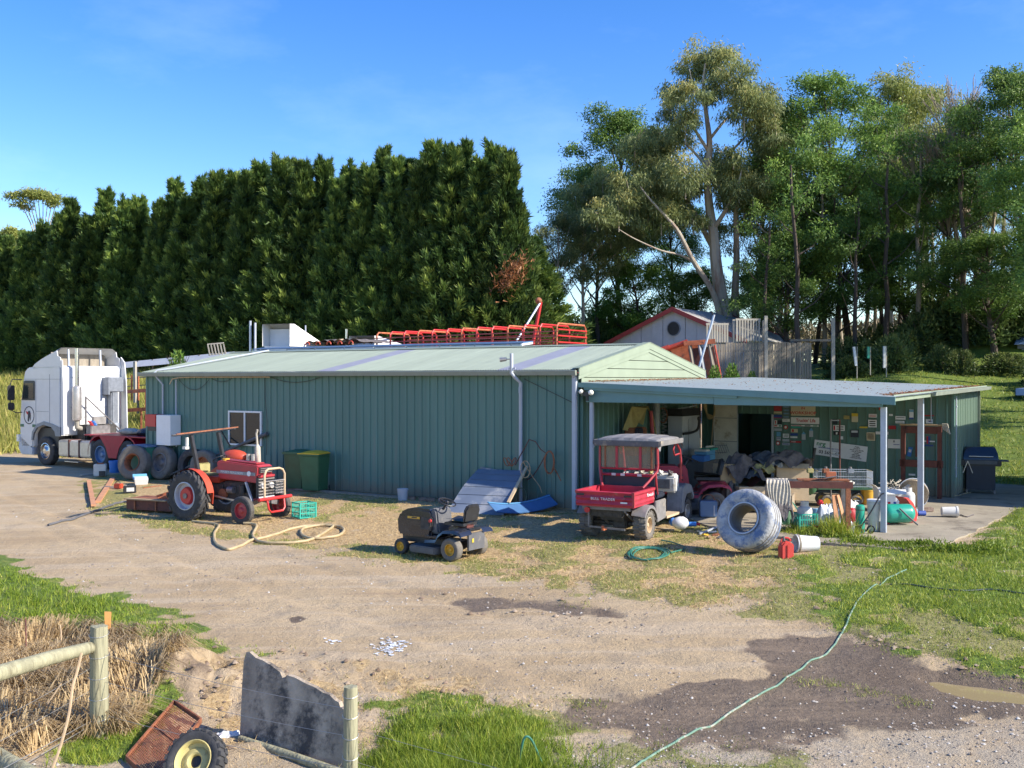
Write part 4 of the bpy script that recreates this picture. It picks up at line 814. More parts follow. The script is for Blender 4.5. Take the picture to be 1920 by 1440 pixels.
# white shed with red barge
wl = at(1143, 640, 58); wrt = at(1396, 640, 53); wl.z = 0; wrt.z = 0
ax = (wrt - wl).normalized(); ay = Vector((-ax.y, ax.x, 0)); wdt = (wrt - wl).length; g0 = 4.2; ang = math.atan2(ax.y, ax.x)
ws = thing('white_iron_shed', 'white iron shed with dark red barge boards and round gable window', 'shed', (wl.x, wl.y, 0), ang)
ez, rz2, dep = 5.25, 6.95, 6.4; hw = wdt / 2
nsh = 12; sw_ = wdt / nsh
for i in range(nsh):
    xa, xb = i * sw_, (i + 1) * sw_ - 0.02
    za = ez + (rz2 - ez) * (1 - abs(xa - hw) / hw); zb = ez + (rz2 - ez) * (1 - abs(xb - hw) / hw)
    pts = [(xa, 1.2), (xb, 1.2), (xb, zb), (xa, za)]
    MB().prism(pts, (0, 0.02 * (i % 2), 0), (1, 0, 0), (0, 0, 1), (0, 0.02, 0)).build('wall_sheet', 'shedwhite', ws)
MB().box((wdt, dep / 2, 3.2), (0.06, dep, 4.1)).box((0, dep / 2, 3.2), (0.06, dep, 4.1)).box((hw, dep, 3.2), (wdt, 0.06, 4.1)).build('side_wall', 'signcream', ws)
for s, m_ in ((0, 'ironroof'), (1, 'ironroof')):
    xa, xb = (-0.2, hw) if s == 0 else (wdt + 0.2, hw)
    for j in range(8):
        ya = -0.25 + j * (dep + 0.5) / 8; yb = ya + (dep + 0.5) / 8 - 0.015
        MB().add([(xa, ya, ez - 0.08), (xa, yb, ez - 0.08), (xb, yb, rz2 + 0.04), (xb, ya, rz2 + 0.04), (xa, ya, ez - 0.11), (xa, yb, ez - 0.11), (xb, yb, rz2 + 0.01), (xb, ya, rz2 + 0.01)], [(0, 1, 2, 3), (7, 6, 5, 4), (0, 3, 7, 4), (1, 5, 6, 2), (0, 4, 5, 1)]).build('roof_sheet', m_, ws)
for e in (-0.27, dep + 0.27):
    for s in (-1, 1):
        x0 = hw + s * (hw + 0.22)
        MB().prism([(x0, ez - 0.30), (hw, rz2 - 0.16), (hw, rz2 + 0.09), (x0, ez - 0.05)], (0, e, 0), (1, 0, 0), (0, 0, 1), (0, 0.04, 0)).build('barge_board', 'barge', ws)
rw = MB().cyl((hw - 0.0, -0.06, ez + 0.62), (hw, 0.0, ez + 0.62), 0.36, n=24).build('round_window', 'black', ws); MB().lathe([(0.36, 0), (0.40, 0), (0.40, 0.06), (0.36, 0.06)], (hw, -0.08, ez + 0.62), (0, 1, 0)).build('window_ring', 'galvdark', rw)
# paling fence
fa = at(1322, 640, 50); fb = at(1522, 640, 50.5)
pf = thing('paling_fence', 'weathered grey paling fence in front of the white iron shed', 'fence', (fa.x, fa.y, 0), math.atan2(fb.y - fa.y, fb.x - fa.x))
fl = math.hypot(fb.x - fa.x, fb.y - fa.y); npal = 42; pal = None
for i in range(npal):
    h = 2.35 + random.uniform(-0.06, 0.05); o = MB().box((0, 0, 0), (0.104, 0.018, h)).build('paling', 'woodgrey', pf) if pal is None or i % 7 == 0 else inst(pal, 'paling', parent=pf)
    pal = pal or o; o.location = (i * fl / npal + 0.05, -0.03, 3.77 + random.uniform(-0.03, 0.03)); o.rotation_euler = (0, random.uniform(-0.012, 0.012), 0)
for zz in (3.2, 4.5): MB().box((fl / 2, 0.01, zz), (fl, 0.04, 0.08)).build('fence_rail', 'woodgrey', pf)
for xx, zt in ((0.0, 5.0), (1.45, 6.05), (2.95, 6.0), (5.22, 4.9)): MB().box((xx, 0.06, (zt + 1.2) / 2), (0.12, 0.1, zt - 1.2)).build('fence_post', 'woodlight', pf)
for (xa, xb, zb, zt) in ((0.02, 1.15, 4.92, 5.82), (1.5, 2.75, 4.97, 6.05)):
    pn = MB().box(((xa + xb) / 2, -0.08, zt), (xb - xa, 0.04, 0.09)).build('fence_panel', 'woodlight', pf)
    k = 9
    for i in range(k): MB().box((xa + (xb - xa) * (i + 0.5) / k, -0.09, (zb + zt) / 2), (0.088, 0.018, zt - zb)).build('paling', 'woodlight', pn)
for px, yt, lab in ((1436, 596, 'thin weathered timber post standing behind the paling fence'), (1562, 600, 'tall lone timber post right of the paling fence')):
    q = at(px, yt, 50 if px < 1500 else 48); zb = yard(q.x, q.y)
    t = thing('timber_post', lab, 'post', (q.x, q.y, zb)); MB().box((0, 0, (q.z - zb) / 2), (0.15, 0.12, q.z - zb + 0.2)).build('shaft', 'woodlight', t)
    if px > 1500: MB().box((-1.0, 0, q.z - zb - 0.95), (2.0, 0.05, 0.1)).build('arm', 'woodgrey', t)
# rusty orange tipped loader with grey tines
q = at(1275, 712, 45); t = thing('rusty_loader', 'rusty orange loader bucket with grey steel tines behind the gable', 'machine', (q.x, q.y, yard(q.x, q.y)), R(-12))
z0 = q.z - yard(q.x, q.y); k_ = 45 / F
MB().add([(-2.3, 0, 0.3), (0.55, 0, 0.3), (0.9, 0, z0 + 1.6), (0.3, 0, z0 + 1.72), (-1.1, 0, z0 + 1.15), (-1.6, 0, z0 + 0.9), (-2.3, 1.2, 0.3), (0.55, 1.2, 0.3), (0.9, 1.2, z0 + 1.6), (0.3, 1.2, z0 + 1.72), (-1.1, 1.2, z0 + 1.15), (-1.6, 1.2, z0 + 0.9)], [(0, 1, 2, 3, 4, 5), (11, 10, 9, 8, 7, 6), (0, 5, 11, 6), (5, 4, 10, 11), (4, 3, 9, 10), (3, 2, 8, 9), (2, 1, 7, 8)]).build('bucket', 'rustorange', t)
MB().cyl((-1.3, -0.25, z0 + 1.12), (0.35, -0.25, z0 + 1.66), 0.11).build('hydraulic_ram', 'orange', t); MB().cyl((-0.8, -0.27, z0 + 1.28), (-0.45, -0.27, z0 + 1.4), 0.14).build('ram_collar', 'orange', t)
MB().beam((-0.5, -0.1, z0 + 1.3), (0.2, -0.1, z0 + 0.2), 0.14).build('link_arm', 'rustdark', t)
for i in range(3): MB().beam((0.42 + i * 0.42, -0.35, z0 + 1.6), (0.85 + i * 0.42, -0.7, z0 - 0.9), 0.16, 0.08).build('tine', 'galvdark' if i % 2 else 'woodgrey', t)
MB().add([(0.35, -0.2, z0 + 1.35), (1.45, -0.2, z0 + 1.45), (1.9, -0.2, z0 - 0.9), (0.8, -0.2, z0 - 0.9)], [(0, 1, 2, 3)]).build('back_plate', 'rustdark', t)
MB().box((0.85, -0.35, z0 + 1.62), (1.35, 0.2, 0.2), m=Matrix.Rotation(R(-4), 3, 'Y')).build('top_bar', 'rustorange', t)
MB().tube([(1.5, -0.4, z0 + 1.5), (1.75, -0.45, z0 + 0.2), (1.95, -0.45, z0 - 1.1)], 0.04).tube([(0.05, -0.3, z0 + 0.9), (0.35, -0.3, z0 + 0.6), (0.5, -0.3, z0 - 0.4)], 0.04).build('hose', 'orange', t)
# leaning silver pole
a = at(1303, 704, 31.2); b_ = at(1339, 590, 31.2)
t = thing('steel_pole', 'thin silver pole leaning against the rear corner of the gable', 'pole', a); MB().tube([(0, 0, -0.2), tuple(b_ - a)], 0.035, 8).build('shaft', 'galv', t); MB().tube([tuple((b_ - a) * 0.98), tuple((b_ - a) * 1.01 + Vector((-0.06, 0, 0.05))), tuple((b_ - a) * 1.0 + Vector((-0.1, 0, 0.1)))], 0.025, 6).build('bracket', 'black', t)
# red stock crate trailer
ta = at(1046, 650, 40.0); tb_dir = -EX; ln = 9.4
st = thing('stock_trailer', 'red stock crate trailer with hooped rails behind the shed', 'trailer', (ta.x, ta.y, yard(ta.x, ta.y)), math.atan2(tb_dir.y, tb_dir.x))
zb = yard(ta.x, ta.y); top = 4.38 - zb; W_ = 2.3
MB().box((ln / 2, -W_ / 2, 0.95), (ln, W_, 0.18)).build('chassis', 'steel', st)
pnl = None
for side in (0, -W_):
    for j in range(4):
        w = 1.06 / 1
        MB().box((1.17 + j * 2.34, side, 1.06 + j * 0.0 + 0.5 * (top - 1.1)), (2.3, 0.05, top - 1.15)).build('side_panel', 'redbright', st)
MB().box((-0.02, -W_ / 2, 0.5 * (top + 1.1)), (0.05, W_, top - 1.1)).build('end_panel', 'redbright', st)
for side in (0, -W_):
    for zz in (0.22, 0.42, 0.62): MB().beam((0, side, top + zz), (ln, side, top + zz - 0.12 * zz), 0.045).build('side_rail', 'redbright' if side else 'red', st)
for i in range(13):
    xx = 0.05 + i * (ln - 0.2) / 12; hh = top + 0.93 - 0.14 * i / 12
    MB().tube([(xx, 0, top - 0.1), (xx, 0, hh - 0.12), (xx, -0.12, hh), (xx, -W_ + 0.12, hh), (xx, -W_, hh - 0.12), (xx, -W_, top - 0.1)], 0.04, 6).build('hoop', 'redbright' if i % 3 else 'rustorange', st)
for zz in (0.2, 0.45, 0.7): MB().beam((0, 0, top + zz), (0, -W_, top + zz), 0.05).build('end_rail', 'redbright', st)
for xx in (3.0, 4.3, 9.6):
    wheel(st, (xx, -0.16, 0.5), 0.5, 0.3, 0.28, 'white', side=1)
# auger pole behind the trailer
a = at(1000, 640, 47); b1 = at(1014, 566, 47); b2 = at(968, 640, 46)
t = thing('auger_arm', 'tall red and white hinged lifting arm behind the stock trailer', 'machine', (a.x, a.y, yard(a.x, a.y)))
o_ = Vector((a.x, a.y, yard(a.x, a.y)))
MB().tube([Vector((0.0, 0, 0.0)), a - o_, b1 - o_], 0.08).build('upright', 'redbright', t); MB().tube([b1 - o_, (b2 - o_) ], 0.05).build('stay', 'galv', t); MB().tube([b2 - o_, Vector((-0.9, 0, 0))], 0.05).build('lower_stay', 'galvdark', t)
MB().ball(b1 - o_ + Vector((-0.1, 0, 0.05)), 0.16, 6).build('pulley', 'rust', t)
# second truck cab far behind: spoiler and stacks
def back_cab(px, py, Y, w, h, dark, lab, stacks):
    q = at(px, py, Y); zb = yard(q.x, q.y); t = thing('parked_truck', lab, 'truck', (q.x, q.y, zb), SH + R(14)); T = q.z - zb
    MB().box((w / 2, 0.9, (T - h) / 2 + 0.3), (w, 1.8, T - h - 0.6)).build('cab', 'whiteclean', t, bev=0.06)
    MB().add([(0, 0, T - h), (w, 0, T - h), (w, 0, T), (0, 0, T), (w * 0.98 + 1.0, 1.5, T - h), (0.1, 1.5, T - h), (w * 0.93, 0.5, T + 0.02), (0.05, 0.5, T + 0.02)], [(1, 4, 6, 2), (0, 3, 7, 5), (3, 2, 6, 7), (7, 6, 4, 5)]).build('roof_spoiler', 'whiteclean', t)
    MB().box((w / 2, 0.55, T - h / 2 - 0.1), (w * 0.92, 0.05, h * 0.8)).build('spoiler_inner', 'white', t)
    for (dx, hh, m_) in stacks: MB().tube([(dx, -0.3, 1.0), (dx, -0.3, T + hh)], 0.05, 8).build('exhaust_stack', m_, t)
    for xx in (0.3, w - 0.3): wheel(t, (xx, 0.6, 0.5), 0.5, 0.3, 0.28, 'steel', axis=(1, 0, 0), side=-1)
    return t
back_cab(492, 608, 44, 1.35, 0.95, 0, 'white truck cab with wind deflector and twin stacks seen over the ridge', [(-0.40, 0.14, 'galv'), (-0.16, 0.05, 'pipewhite')])
back_cab(655, 630, 46, 1.25, 0.45, 1, 'low white truck cab roof seen over the ridge beside the stock trailer', [(0.02, 0.30, 'chrome')])
a = at(573, 610, 45); t = thing('antenna', 'thin pale antenna rod sticking up behind the ridge', 'antenna', (a.x, a.y, yard(a.x, a.y))); MB().tube([(0, 0, 0), (0, 0, a.z - yard(a.x, a.y))], 0.03, 6).build('rod', 'pipewhite', t)
# trailer load of folded tarps
a = at(620, 646, 44); t = thing('tarp_load', 'heap of grey and brown folded tarps on a trailer behind the ridge', 'tarps', (a.x, a.y, yard(a.x, a.y)), SH); T = a.z - yard(a.x, a.y)
MB().box((0, 0.6, T / 2 - 0.1), (5.5, 2.0, T - 0.3)).build('trailer_bed', 'steel', t)
for i in range(9):
    xx = -1.6 + i * 0.42
    o = MB().grid(lambda u, v: Vector((xx + (u - 0.5) * 0.62, -0.5 + v * 2.0, T + 0.02 + 0.13 * math.sin(u * math.pi) + 0.02 * math.sin(v * 17 + i) + 0.05 * (i > 3))), 6, 8).build('tarp', 'clothgrey' if i % 3 else 'cardtan', t, smooth=True)
for i in range(6): MB().tube(arc((-1.4 + i * 0.62, -0.6, T - 0.02), 0.12, 0, math.pi, 6), 0.03, 6).build('hoop', 'orange', t)
# long old rail roof at left with yard gate posts
a = at(222, 680, 46); b_ = at(440, 659, 43); ang = math.atan2(b_.y - a.y, b_.x - a.x); ln2 = math.hypot(b_.x - a.x, b_.y - a.y)
t = thing('cattle_race', 'long pale iron covered cattle race with thin posts behind the truck', 'cattle race', (a.x, a.y, 0), ang)
MB().add([(0, 0, a.z), (ln2, 0, b_.z), (ln2, -0.25, b_.z - 0.30), (0, -0.25, a.z - 0.28), (0, 0.9, a.z + 0.02), (ln2, 0.9, b_.z + 0.02)], [(0, 1, 2, 3), (0, 4, 5, 1)]).build('roof_sheet', 'shedwhite', t)
for i in range(7): xx = 0.3 + i * 0.9; zt = a.z + (b_.z - a.z) * xx / ln2; MB().box((xx, 0, (zt + 1.6) / 2), (0.07, 0.07, zt - 1.6)).build('post', 'woodgrey', t)
for zz in (0.75, 1.1): MB().beam((0, 0, a.z - zz), (ln2, 0, b_.z - zz), 0.05, 0.04).build('rail', 'woodgrey', t)
MB().box((1.55, -0.5, 3.0), (0.12, 0.1, 1.8)).build('tall_post', 'woodlight', t)
for i, xx in enumerate((1.4, 1.8, 2.3)): MB().box((xx, -0.55, 2.75), (0.06, 0.05, 1.1)).build('gate_post', 'rustorange', t)
a = at(405, 652, 42); t = thing('lattice_frame', 'small weathered lattice frame tilted on top of the cattle race', 'lattice', a, 0)
MB().beam((-0.35, 0, 0.14), (0.32, 0, 0.2), 0.05).beam((-0.3, 0, -0.3), (0.42, 0, -0.2), 0.05).build('rail', 'woodlight', t)
for i in range(6): MB().beam((-0.33 + i * 0.13, -0.03, 0.15), (-0.24 + i * 0.13, -0.03, -0.3), 0.05, 0.02).build('slat', 'woodlight', t)
for (y, lab) in ((733, 'upper'), (768, 'lower')):
    a = at(214, y + 3, 42 if y < 750 else 41); b_ = at(290, y - 2, 40); t = thing('red_rail', lab + ' of two rusty red pipe rails between truck and shed', 'rail', a)
    MB().beam((0, 0, 0), tuple(b_ - a), 0.1, 0.14).build('pipe', 'rustorange', t)
    for f in (0.1, 0.55, 1.0):
        pp = (b_ - a) * f; gz = float(tz(a.x + pp.x, a.y + pp.y)) - a.z; MB().box((pp.x, 0, (pp.z + gz) / 2), (0.06, 0.06, abs(pp.z - gz) + 0.05)).build('leg', 'rust', t)
# carport whose shade falls on the end wall
cp = thing('carport', 'blue edged flat carport roof entering at the right edge', 'carport', L(8.5, 7.0), SH)
MB().box((3.0, 4.0, 2.86), (6.0, 8.0, 0.06)).build('roof', 'galv', cp); MB().box((3.0, -0.02, 2.80), (6.06, 0.04, 0.17)).build('fascia_board', 'bluesteel', cp); MB().box((-0.02, 4.0, 2.80), (0.04, 8.0, 0.17)).build('fascia_board', 'bluesteel', cp)
for (xx, yy) in ((0.8, 0.3), (5.8, 0.3), (0.8, 7.6), (5.8, 7.6)): MB().box((xx, yy, 1.35 + 0.4 * (yy > 1)), (0.1, 0.1, 2.75)).build('post', 'galv', cp)
MB().box((3.6, 4.2, 1.35), (4.0, 6.5, 2.6)).build('store_box', 'teal', cp)
# stone hut at right edge
q = at(1910, 688, 53); t = thing('stone_hut', 'small grey stone hut with blue iron roof at the right edge', 'hut', (q.x, q.y, q.z), R(-30))
hk = 53 / F; hh = (688 - 646) * hk
for r_ in range(5):
    for c_ in range(8):
        MB().box((0.18 + c_ * 0.5 + 0.2 * (r_ % 2), 0, hh * (r_ + 0.5) / 5), (0.47, 0.12, hh / 5 - 0.02)).build('block', 'stonebrick' if (r_ * c_) % 5 == 4 else 'stonegrey', t)
MB().box((2, 1.6, hh / 2), (3.9, 3.0, hh)).build('inner_wall', 'steel', t); MB().box((0.9, -0.06, hh * 0.62), (0.5, 0.06, 0.45)).build('window', 'black', t)
MB().add([(-0.2, -0.2, hh), (4.5, -0.2, hh), (4.5, 1.6, hh + 1.1), (0.1, 1.6, hh + 1.1), (4.5, 3.4, hh), (0, 3.4, hh)], [(0, 1, 2, 3), (3, 2, 4, 5)]).build('roof', 'bluesteel', t)
# ============================================================ TRUCK (local: +x forward, +y towards the yard side)
tp = L(-22.5, 0.62); tr = thing('prime_mover', 'white cab-over prime mover with red rear guards and tall exhaust stack', 'truck', grd(tp.x, tp.y), math.atan2(0.5481, -0.8364))
prof = [(-1.0, 1.10), (-0.70, 1.10), (-0.66, 1.25), (-0.45, 1.40), (0, 1.47), (0.42, 1.36), (0.62, 1.15), (0.68, 0.9), (0.70, 0.62), (1.42, 0.62), (1.52, 0.95), (1.54, 1.5), (1.47, 2.35), (1.30, 3.15), (1.22, 3.42), (1.05, 3.55), (-0.95, 3.60), (-1.0, 3.5)]
MB().prism(prof, (0, 0.05, 0), (1, 0, 0), (0, 0, 1), (0, -2.5, 0)).build('cab', 'whiteclean', tr, bev=0.05)
for (xa, za, xb, zb) in ((0.50, 1.2, 0.50, 3.1), (-0.35, 1.55, -0.35, 3.3), (0.50, 1.95, -0.3, 1.95), (-1.0, 3.12, 1.3, 3.12), (-0.30, 1.5, 0.44, 1.5)):
    MB().beam((xa, 0.052, za), (xb, 0.052, zb), 0.012, 0.012).build('panel_gap', 'galvdark', tr)
wd = MB().prism([(0.56, 2.35), (1.38, 2.35), (1.26, 3.02), (1.18, 3.07), (0.60, 3.07), (0.56, 3.02)], (0, 0.054, 0), (1, 0, 0), (0, 0, 1), (0, 0.012, 0)).build('side_window', 'black', tr)
MB().prism([(0.62, 2.41), (1.31, 2.41), (1.21, 2.98), (0.64, 2.98)], (0, 0.067, 0), (1, 0, 0), (0, 0, 1), (0, 0.006, 0)).build('glass', 'glass', wd)
MB().add([(1.50, 0.0, 1.9), (1.50, -2.4, 1.9), (1.32, -2.35, 3.1), (1.32, -0.05, 3.1)], [(0, 1, 2, 3)]).build('windscreen', 'glass', tr)
em = MB().lathe([(0.30, 0), (0.33, 0), (0.33, 0.006), (0.30, 0.006)], (0.93, 0.053, 1.80), (0, 1, 0), 28).build('door_emblem', 'ink', tr)
MB().prism([(-0.12, 0.02), (0.2, 0.1), (0.12, -0.02), (-0.02, -0.04)], (0.93, 0.054, 1.85), (1, 0, 0), (0, 0, 1), (0, 0.006, 0)).build('emblem_print', 'inkred', em)
MB().prism([(-0.05, 0.16), (0.05, 0.16), (0.07, 0.02), (0.1, -0.2), (0.02, -0.24), (0.0, -0.05), (-0.08, -0.2), (-0.1, 0.0)], (0.92, 0.056, 1.80), (1, 0, 0), (0, 0, 1), (0, 0.006, 0)).build('emblem_print', 'ink', em)
for xx in (0.62, -0.05 + 0.2): MB().box((1.36 if xx > 0.4 else 0.62, 0.055, 1.42), (0.18, 0.02, 0.10)).build('marker_lamp', 'bingreen', tr)
MB().prism([(-0.98, 1.08), (-0.72, 1.08), (-0.66, 1.25), (-0.45, 1.40), (0, 1.47), (0.42, 1.36), (0.62, 1.15), (0.70, 0.9), (0.78, 0.9), (0.72, 1.2), (0.48, 1.46), (0.0, 1.60), (-0.5, 1.52), (-0.98, 1.40)], (0, 0.07, 0), (1, 0, 0), (0, 0, 1), (0, -0.06, 0)).build('wheel_arch', 'galvdark', tr)
MB().box((-0.02, -0.35, 1.0), (1.3, 0.5, 0.7)).build('inner_arch', 'black', tr)
MB().prism([(0.70, 0.35), (1.45, 0.35), (1.62, 0.55), (1.62, 1.0), (1.50, 1.05), (0.72, 0.62)], (0, 0.05, 0), (1, 0, 0), (0, 0, 1), (0, -2.5, 0)).build('bumper', 'galv', tr, bev=0.03)
MB().box((1.58, 0.0, 0.95), (0.12, 0.22, 0.25)).build('headlight', 'lampglass', tr)
mr_ = MB().box((1.60, 0.34, 2.62), (0.10, 0.26, 0.55)).build('mirror', 'black', tr, bev=0.03); MB().box((1.60, 0.34, 2.12), (0.10, 0.24, 0.28)).build('lower_mirror', 'black', mr_, bev=0.03)
MB().tube([(1.35, 0.06, 3.1), (1.6, 0.3, 3.12), (1.66, 0.34, 2.9), (1.66, 0.34, 2.0), (1.5, 0.2, 1.88), (1.4, 0.06, 1.9)], 0.02, 6).build('mirror_bracket', 'black', mr_)
# wind deflector: curved shell open at the back
def shell(yA, yB, t_=0.0):
    def fn(u, v):
        a = u * math.pi / 2; x = 0.75 - 1.45 * (1 - math.cos(a)) if u < 1 else -0.7; x = 0.75 - 1.5 * math.sin(a) ** 1.4; z = 3.58 + 0.68 * math.sin(a)
        y = yA + (yB - yA) * v; e = min(v, 1 - v); z -= 0.12 * max(0, 1 - e / 0.09) ** 2
        return Vector((x, y, z - t_))
    return fn
MB().grid(shell(0.02, -2.42), 12, 14).grid(shell(0.0, -2.40, 0.03), 12, 14).build('wind_deflector', 'whiteclean', tr, smooth=True)
for yy in (0.0, -2.42):
    pts = []
    for i in range(9): a = i / 8 * math.pi / 2; pts.append((0.75 - 1.5 * math.sin(a) ** 1.4, 3.56 + 0.58 * math.sin(a)))
    pts += [(-0.80, 3.95), (-0.95, 3.9), (-1.05, 3.56)]
    MB().prism(pts, (0, yy, 0), (1, 0, 0), (0, 0, 1), (0, 0.03, 0)).build('deflector_side', 'whiteclean', tr)
MB().box((-0.2, -1.2, 3.85), (0.03, 2.2, 0.5)).build('deflector_liner', 'woodgrey', tr)
for yy in (-0.45, -1.75): MB().beam((-0.74, yy, 3.58), (-0.70, yy, 4.2), 0.06).build('deflector_strut', 'galv', tr)
MB().prism([(-1.0, 1.12), (-1.38, 1.12), (-1.32, 3.0), (-1.22, 3.75), (-1.0, 3.95)], (0, -2.42, 0), (1, 0, 0), (0, 0, 1), (0, -0.04, 0)).build('side_fairing', 'whiteclean', tr)
MB().prism([(-1.0, 1.12), (-1.16, 1.12), (-1.12, 3.0), (-1.06, 3.8), (-1.0, 3.8)], (0, 0.03, 0), (1, 0, 0), (0, 0, 1), (0, -0.04, 0)).build('side_fairing', 'whiteclean', tr)
for zz in (1.75, 2.1, 3.18): MB().box((-1.012, -1.1, zz), (0.012, 1.5, 0.015)).build('panel_gap', 'galv', tr)
ex = MB().lathe([(0.06, 0), (0.15, 0.03), (0.16, 0.08), (0.16, 1.15), (0.15, 1.22), (0.08, 1.26)], (-1.27, -0.42, 1.62), (0, 0, 1), 18).build('exhaust_stack', 'alu', tr, smooth=True, ang=50)
MB().tube([(-1.27, -0.42, 2.86), (-1.27, -0.42, 4.22)], 0.075, 12).build('stack_pipe', 'chrome', ex, smooth=True); MB().tube([(-1.27, -0.42, 1.64), (-1.27, -0.42, 1.4), (-1.3, -0.7, 1.3), (-1.25, -1.2, 1.35)], 0.09, 10).build('elbow', 'woodlight', ex, smooth=True)
MB().tube([(-1.3, -0.75, 0.95), (-1.3, -0.75, 2.5)], 0.035, 8).build('stack_post', 'steel', tr); MB().tube([(-1.3, -0.75, 2.48), (-1.5, -2.1, 1.2)], 0.025, 6).build('stay', 'steel', tr)
ai = MB().box((-1.2, -1.98, 2.92), (0.35, 0.62, 0.55)).build('air_intake', 'galvdark', tr, bev=0.03); MB().box((-1.2, -1.66, 2.86), (0.37, 0.06, 0.62)).build('grille', 'galvdark', ai); MB().box((-1.2, -1.95, 2.05), (0.26, 0.30, 1.25)).build('duct', 'galvdark', ai, bev=0.04); MB().cyl((-1.2, -1.98, 1.0), (-1.2, -1.98, 1.5), 0.19).build('canister', 'galv', ai)
for yy in (-0.85, -1.65): MB().box((-3.1, yy, 0.98), (5.4, 0.09, 0.27)).build('chassis_rail', 'steel', tr)
MB().box((-1.25, -1.25, 1.15), (0.55, 1.3, 0.65)).build('gearbox', 'engine', tr, bev=0.05); MB().box((-1.5, -1.15, 1.62), (0.12, 0.5, 0.26)).build('valve_block', 'alu', tr); MB().box((-2.0, -1.2, 1.14), (0.9, 1.4, 0.03)).build('catwalk', 'alu', tr)
MB().box((-1.75, -0.95, 1.3), (0.3, 0.8, 0.3)).build('battery_box', 'steel', tr, bev=0.02)
for (m_, yy) in (('redbright', -0.72), ('blue', -0.86)):
    MB().tube([Vector((-1.55 - 0.18 * math.sin(t * math.pi) - 0.1 * t + 0.05 * math.cos(t * 60), yy + 0.05 * math.sin(t * 60), 1.62 - 0.55 * t)) for t in [i / 70 for i in range(71)]], 0.022, 5).build('coiled_airline', m_, tr)
tk = MB().prism([(0.05, 0), (0.55, 0), (0.6, 0.05), (0.6, 0.55), (0.55, 0.6), (0.05, 0.6), (0, 0.55), (0, 0.05)], (-0.80, -0.60, 0.36), (0, 1, 0), (0, 0, 1), (-1.88, 0, 0)).build('fuel_tank', 'alu', tr, bev=0.02)
for xx in (-1.42, -2.02): MB().box((xx, -0.30, 0.66), (0.07, 0.63, 0.63)).build('strap', 'rustdark', tk)
MB().box((-2.8, -0.3, 0.62), (0.14, 0.5, 0.5)).build('tool_bin', 'galvdark', tr); MB().box((-1.6, -0.1, 0.2), (0.8, 0.25, 0.03)).build('step', 'alu', tr)
for xx in (-3.16, -4.60):
    for yy, sd in ((-0.30, 1), (-2.12, -1)):
        MB().lathe([(0.60, -0.3), (0.64, -0.3), (0.64, 0.3), (0.60, 0.3)], (xx, yy, 0.52), (0, 1, 0), 36)
        mb = MB(); n = 14
        pts = arc((xx, yy - 0.3, 0.54), 0.66, R(-6), R(186), n)
        mb.v = [tuple(p) for p in pts] + [tuple(p + Vector((0, 0.6, 0))) for p in pts] + [tuple(Vector((xx, 0, 0.54)) + (Vector((p.x, 0, p.z)) - Vector((xx, 0, 0.54))) * 0.93 + Vector((0, yy + 0.3, 0))) for p in pts]
        for i in range(n): mb.f += [(i, i + 1, n + 2 + i, n + 1 + i), (n + 1 + i, n + 2 + i, 2 * n + 3 + i, 2 * n + 2 + i)]
        mb.build('mudguard', 'redtruck', tr, smooth=True, ang=50)
    MB().cyl((xx, -0.6, 0.52), (xx, -1.9, 0.52), 0.10).build('axle', 'black', tr)
    for yy, sd in ((-0.16, 1), (-0.48, 1), (-2.26, -1), (-1.94, -1)):
        wheel(tr, (xx, yy, 0.52), 0.52, 0.28, 0.29, 'bluesteel' if sd > 0 else 'steel', side=sd, hub=0.28, dish=0.05, holes=8)
for yy in (-0.002, -2.42):
    MB().prism([(-3.16, 1.16), (-4.60, 1.16), (-4.25, 0.78), (-4.1, 0.42), (-3.68, 0.42), (-3.52, 0.78)], (0, yy, 0), (1, 0, 0), (0, 0, 1), (0, -0.02, 0)).build('guard_panel', 'redtruck', tr)
MB().box((-4.1, -1.22, 1.17), (3.6, 2.4, 0.04)).build('deck_plate', 'redtruck', tr); MB().lathe([(0.05, 0.0), (0.45, 0.02), (0.48, 0.0), (0.48, -0.08)], (-3.9, -1.25, 1.27), (0, 0, 1), 20).build('fifth_wheel', 'steel', tr)
MB().ball((-4.9, -0.9, 1.30), 0.5, 10, sq=(1.2, 1.0, 0.34), rough=0.06).build('tarp_cover', 'navy', tr, smooth=True); MB().ball((-3.9, -0.7, 1.30), 0.35, 8, sq=(1.6, 0.8, 0.35), rough=0.1).build('rag', 'clothcream', tr, smooth=True)
for yy, sd in ((-0.12, 1), (-2.28, -1)): wheel(tr, (0, yy, 0.52), 0.52, 0.30, 0.29, 'chrome', side=sd, hub=0.4, dish=0.62, holes=10)

# ============================================================ TRACTOR
p = gp(353, 974); tra = thing('tractor', 'old red tractor with bull bar, tall exhaust and roll bar', 'tractor', p, R(-30), sc=0.9)
for yy, sd in ((0.0, -1), (1.42, 1)): wheel(tra, (0, yy, 0.62), 0.62, 0.32, 0.36, 'pipewhite' if sd < 0 else 'steel', side=sd, lugs=20, lugh=0.045, chev=True, hub=0.3, dish=0.1)
MB().lathe([(0.0, -0.06), (0.2, -0.06), (0.22, -0.02), (0.24, 0.02)], (0, -0.04, 0.62), (0, 1, 0), 20).build('hub_disc', 'redbright', tra)
MB().cyl((0, -0.13, 0.62), (0, 0.0, 0.62), 0.07).build('hub_cap', 'steel', tra)
MB().cyl((0, 0.1, 0.62), (0, 1.32, 0.62), 0.10).build('rear_axle', 'engine', tra)
for yy, sd in ((0.06, -1), (1.40, 1)): wheel(tra, (1.86, yy, 0.345), 0.345, 0.17, 0.20, 'red', side=sd, hub=0.3, dish=0.3, lugs=0)
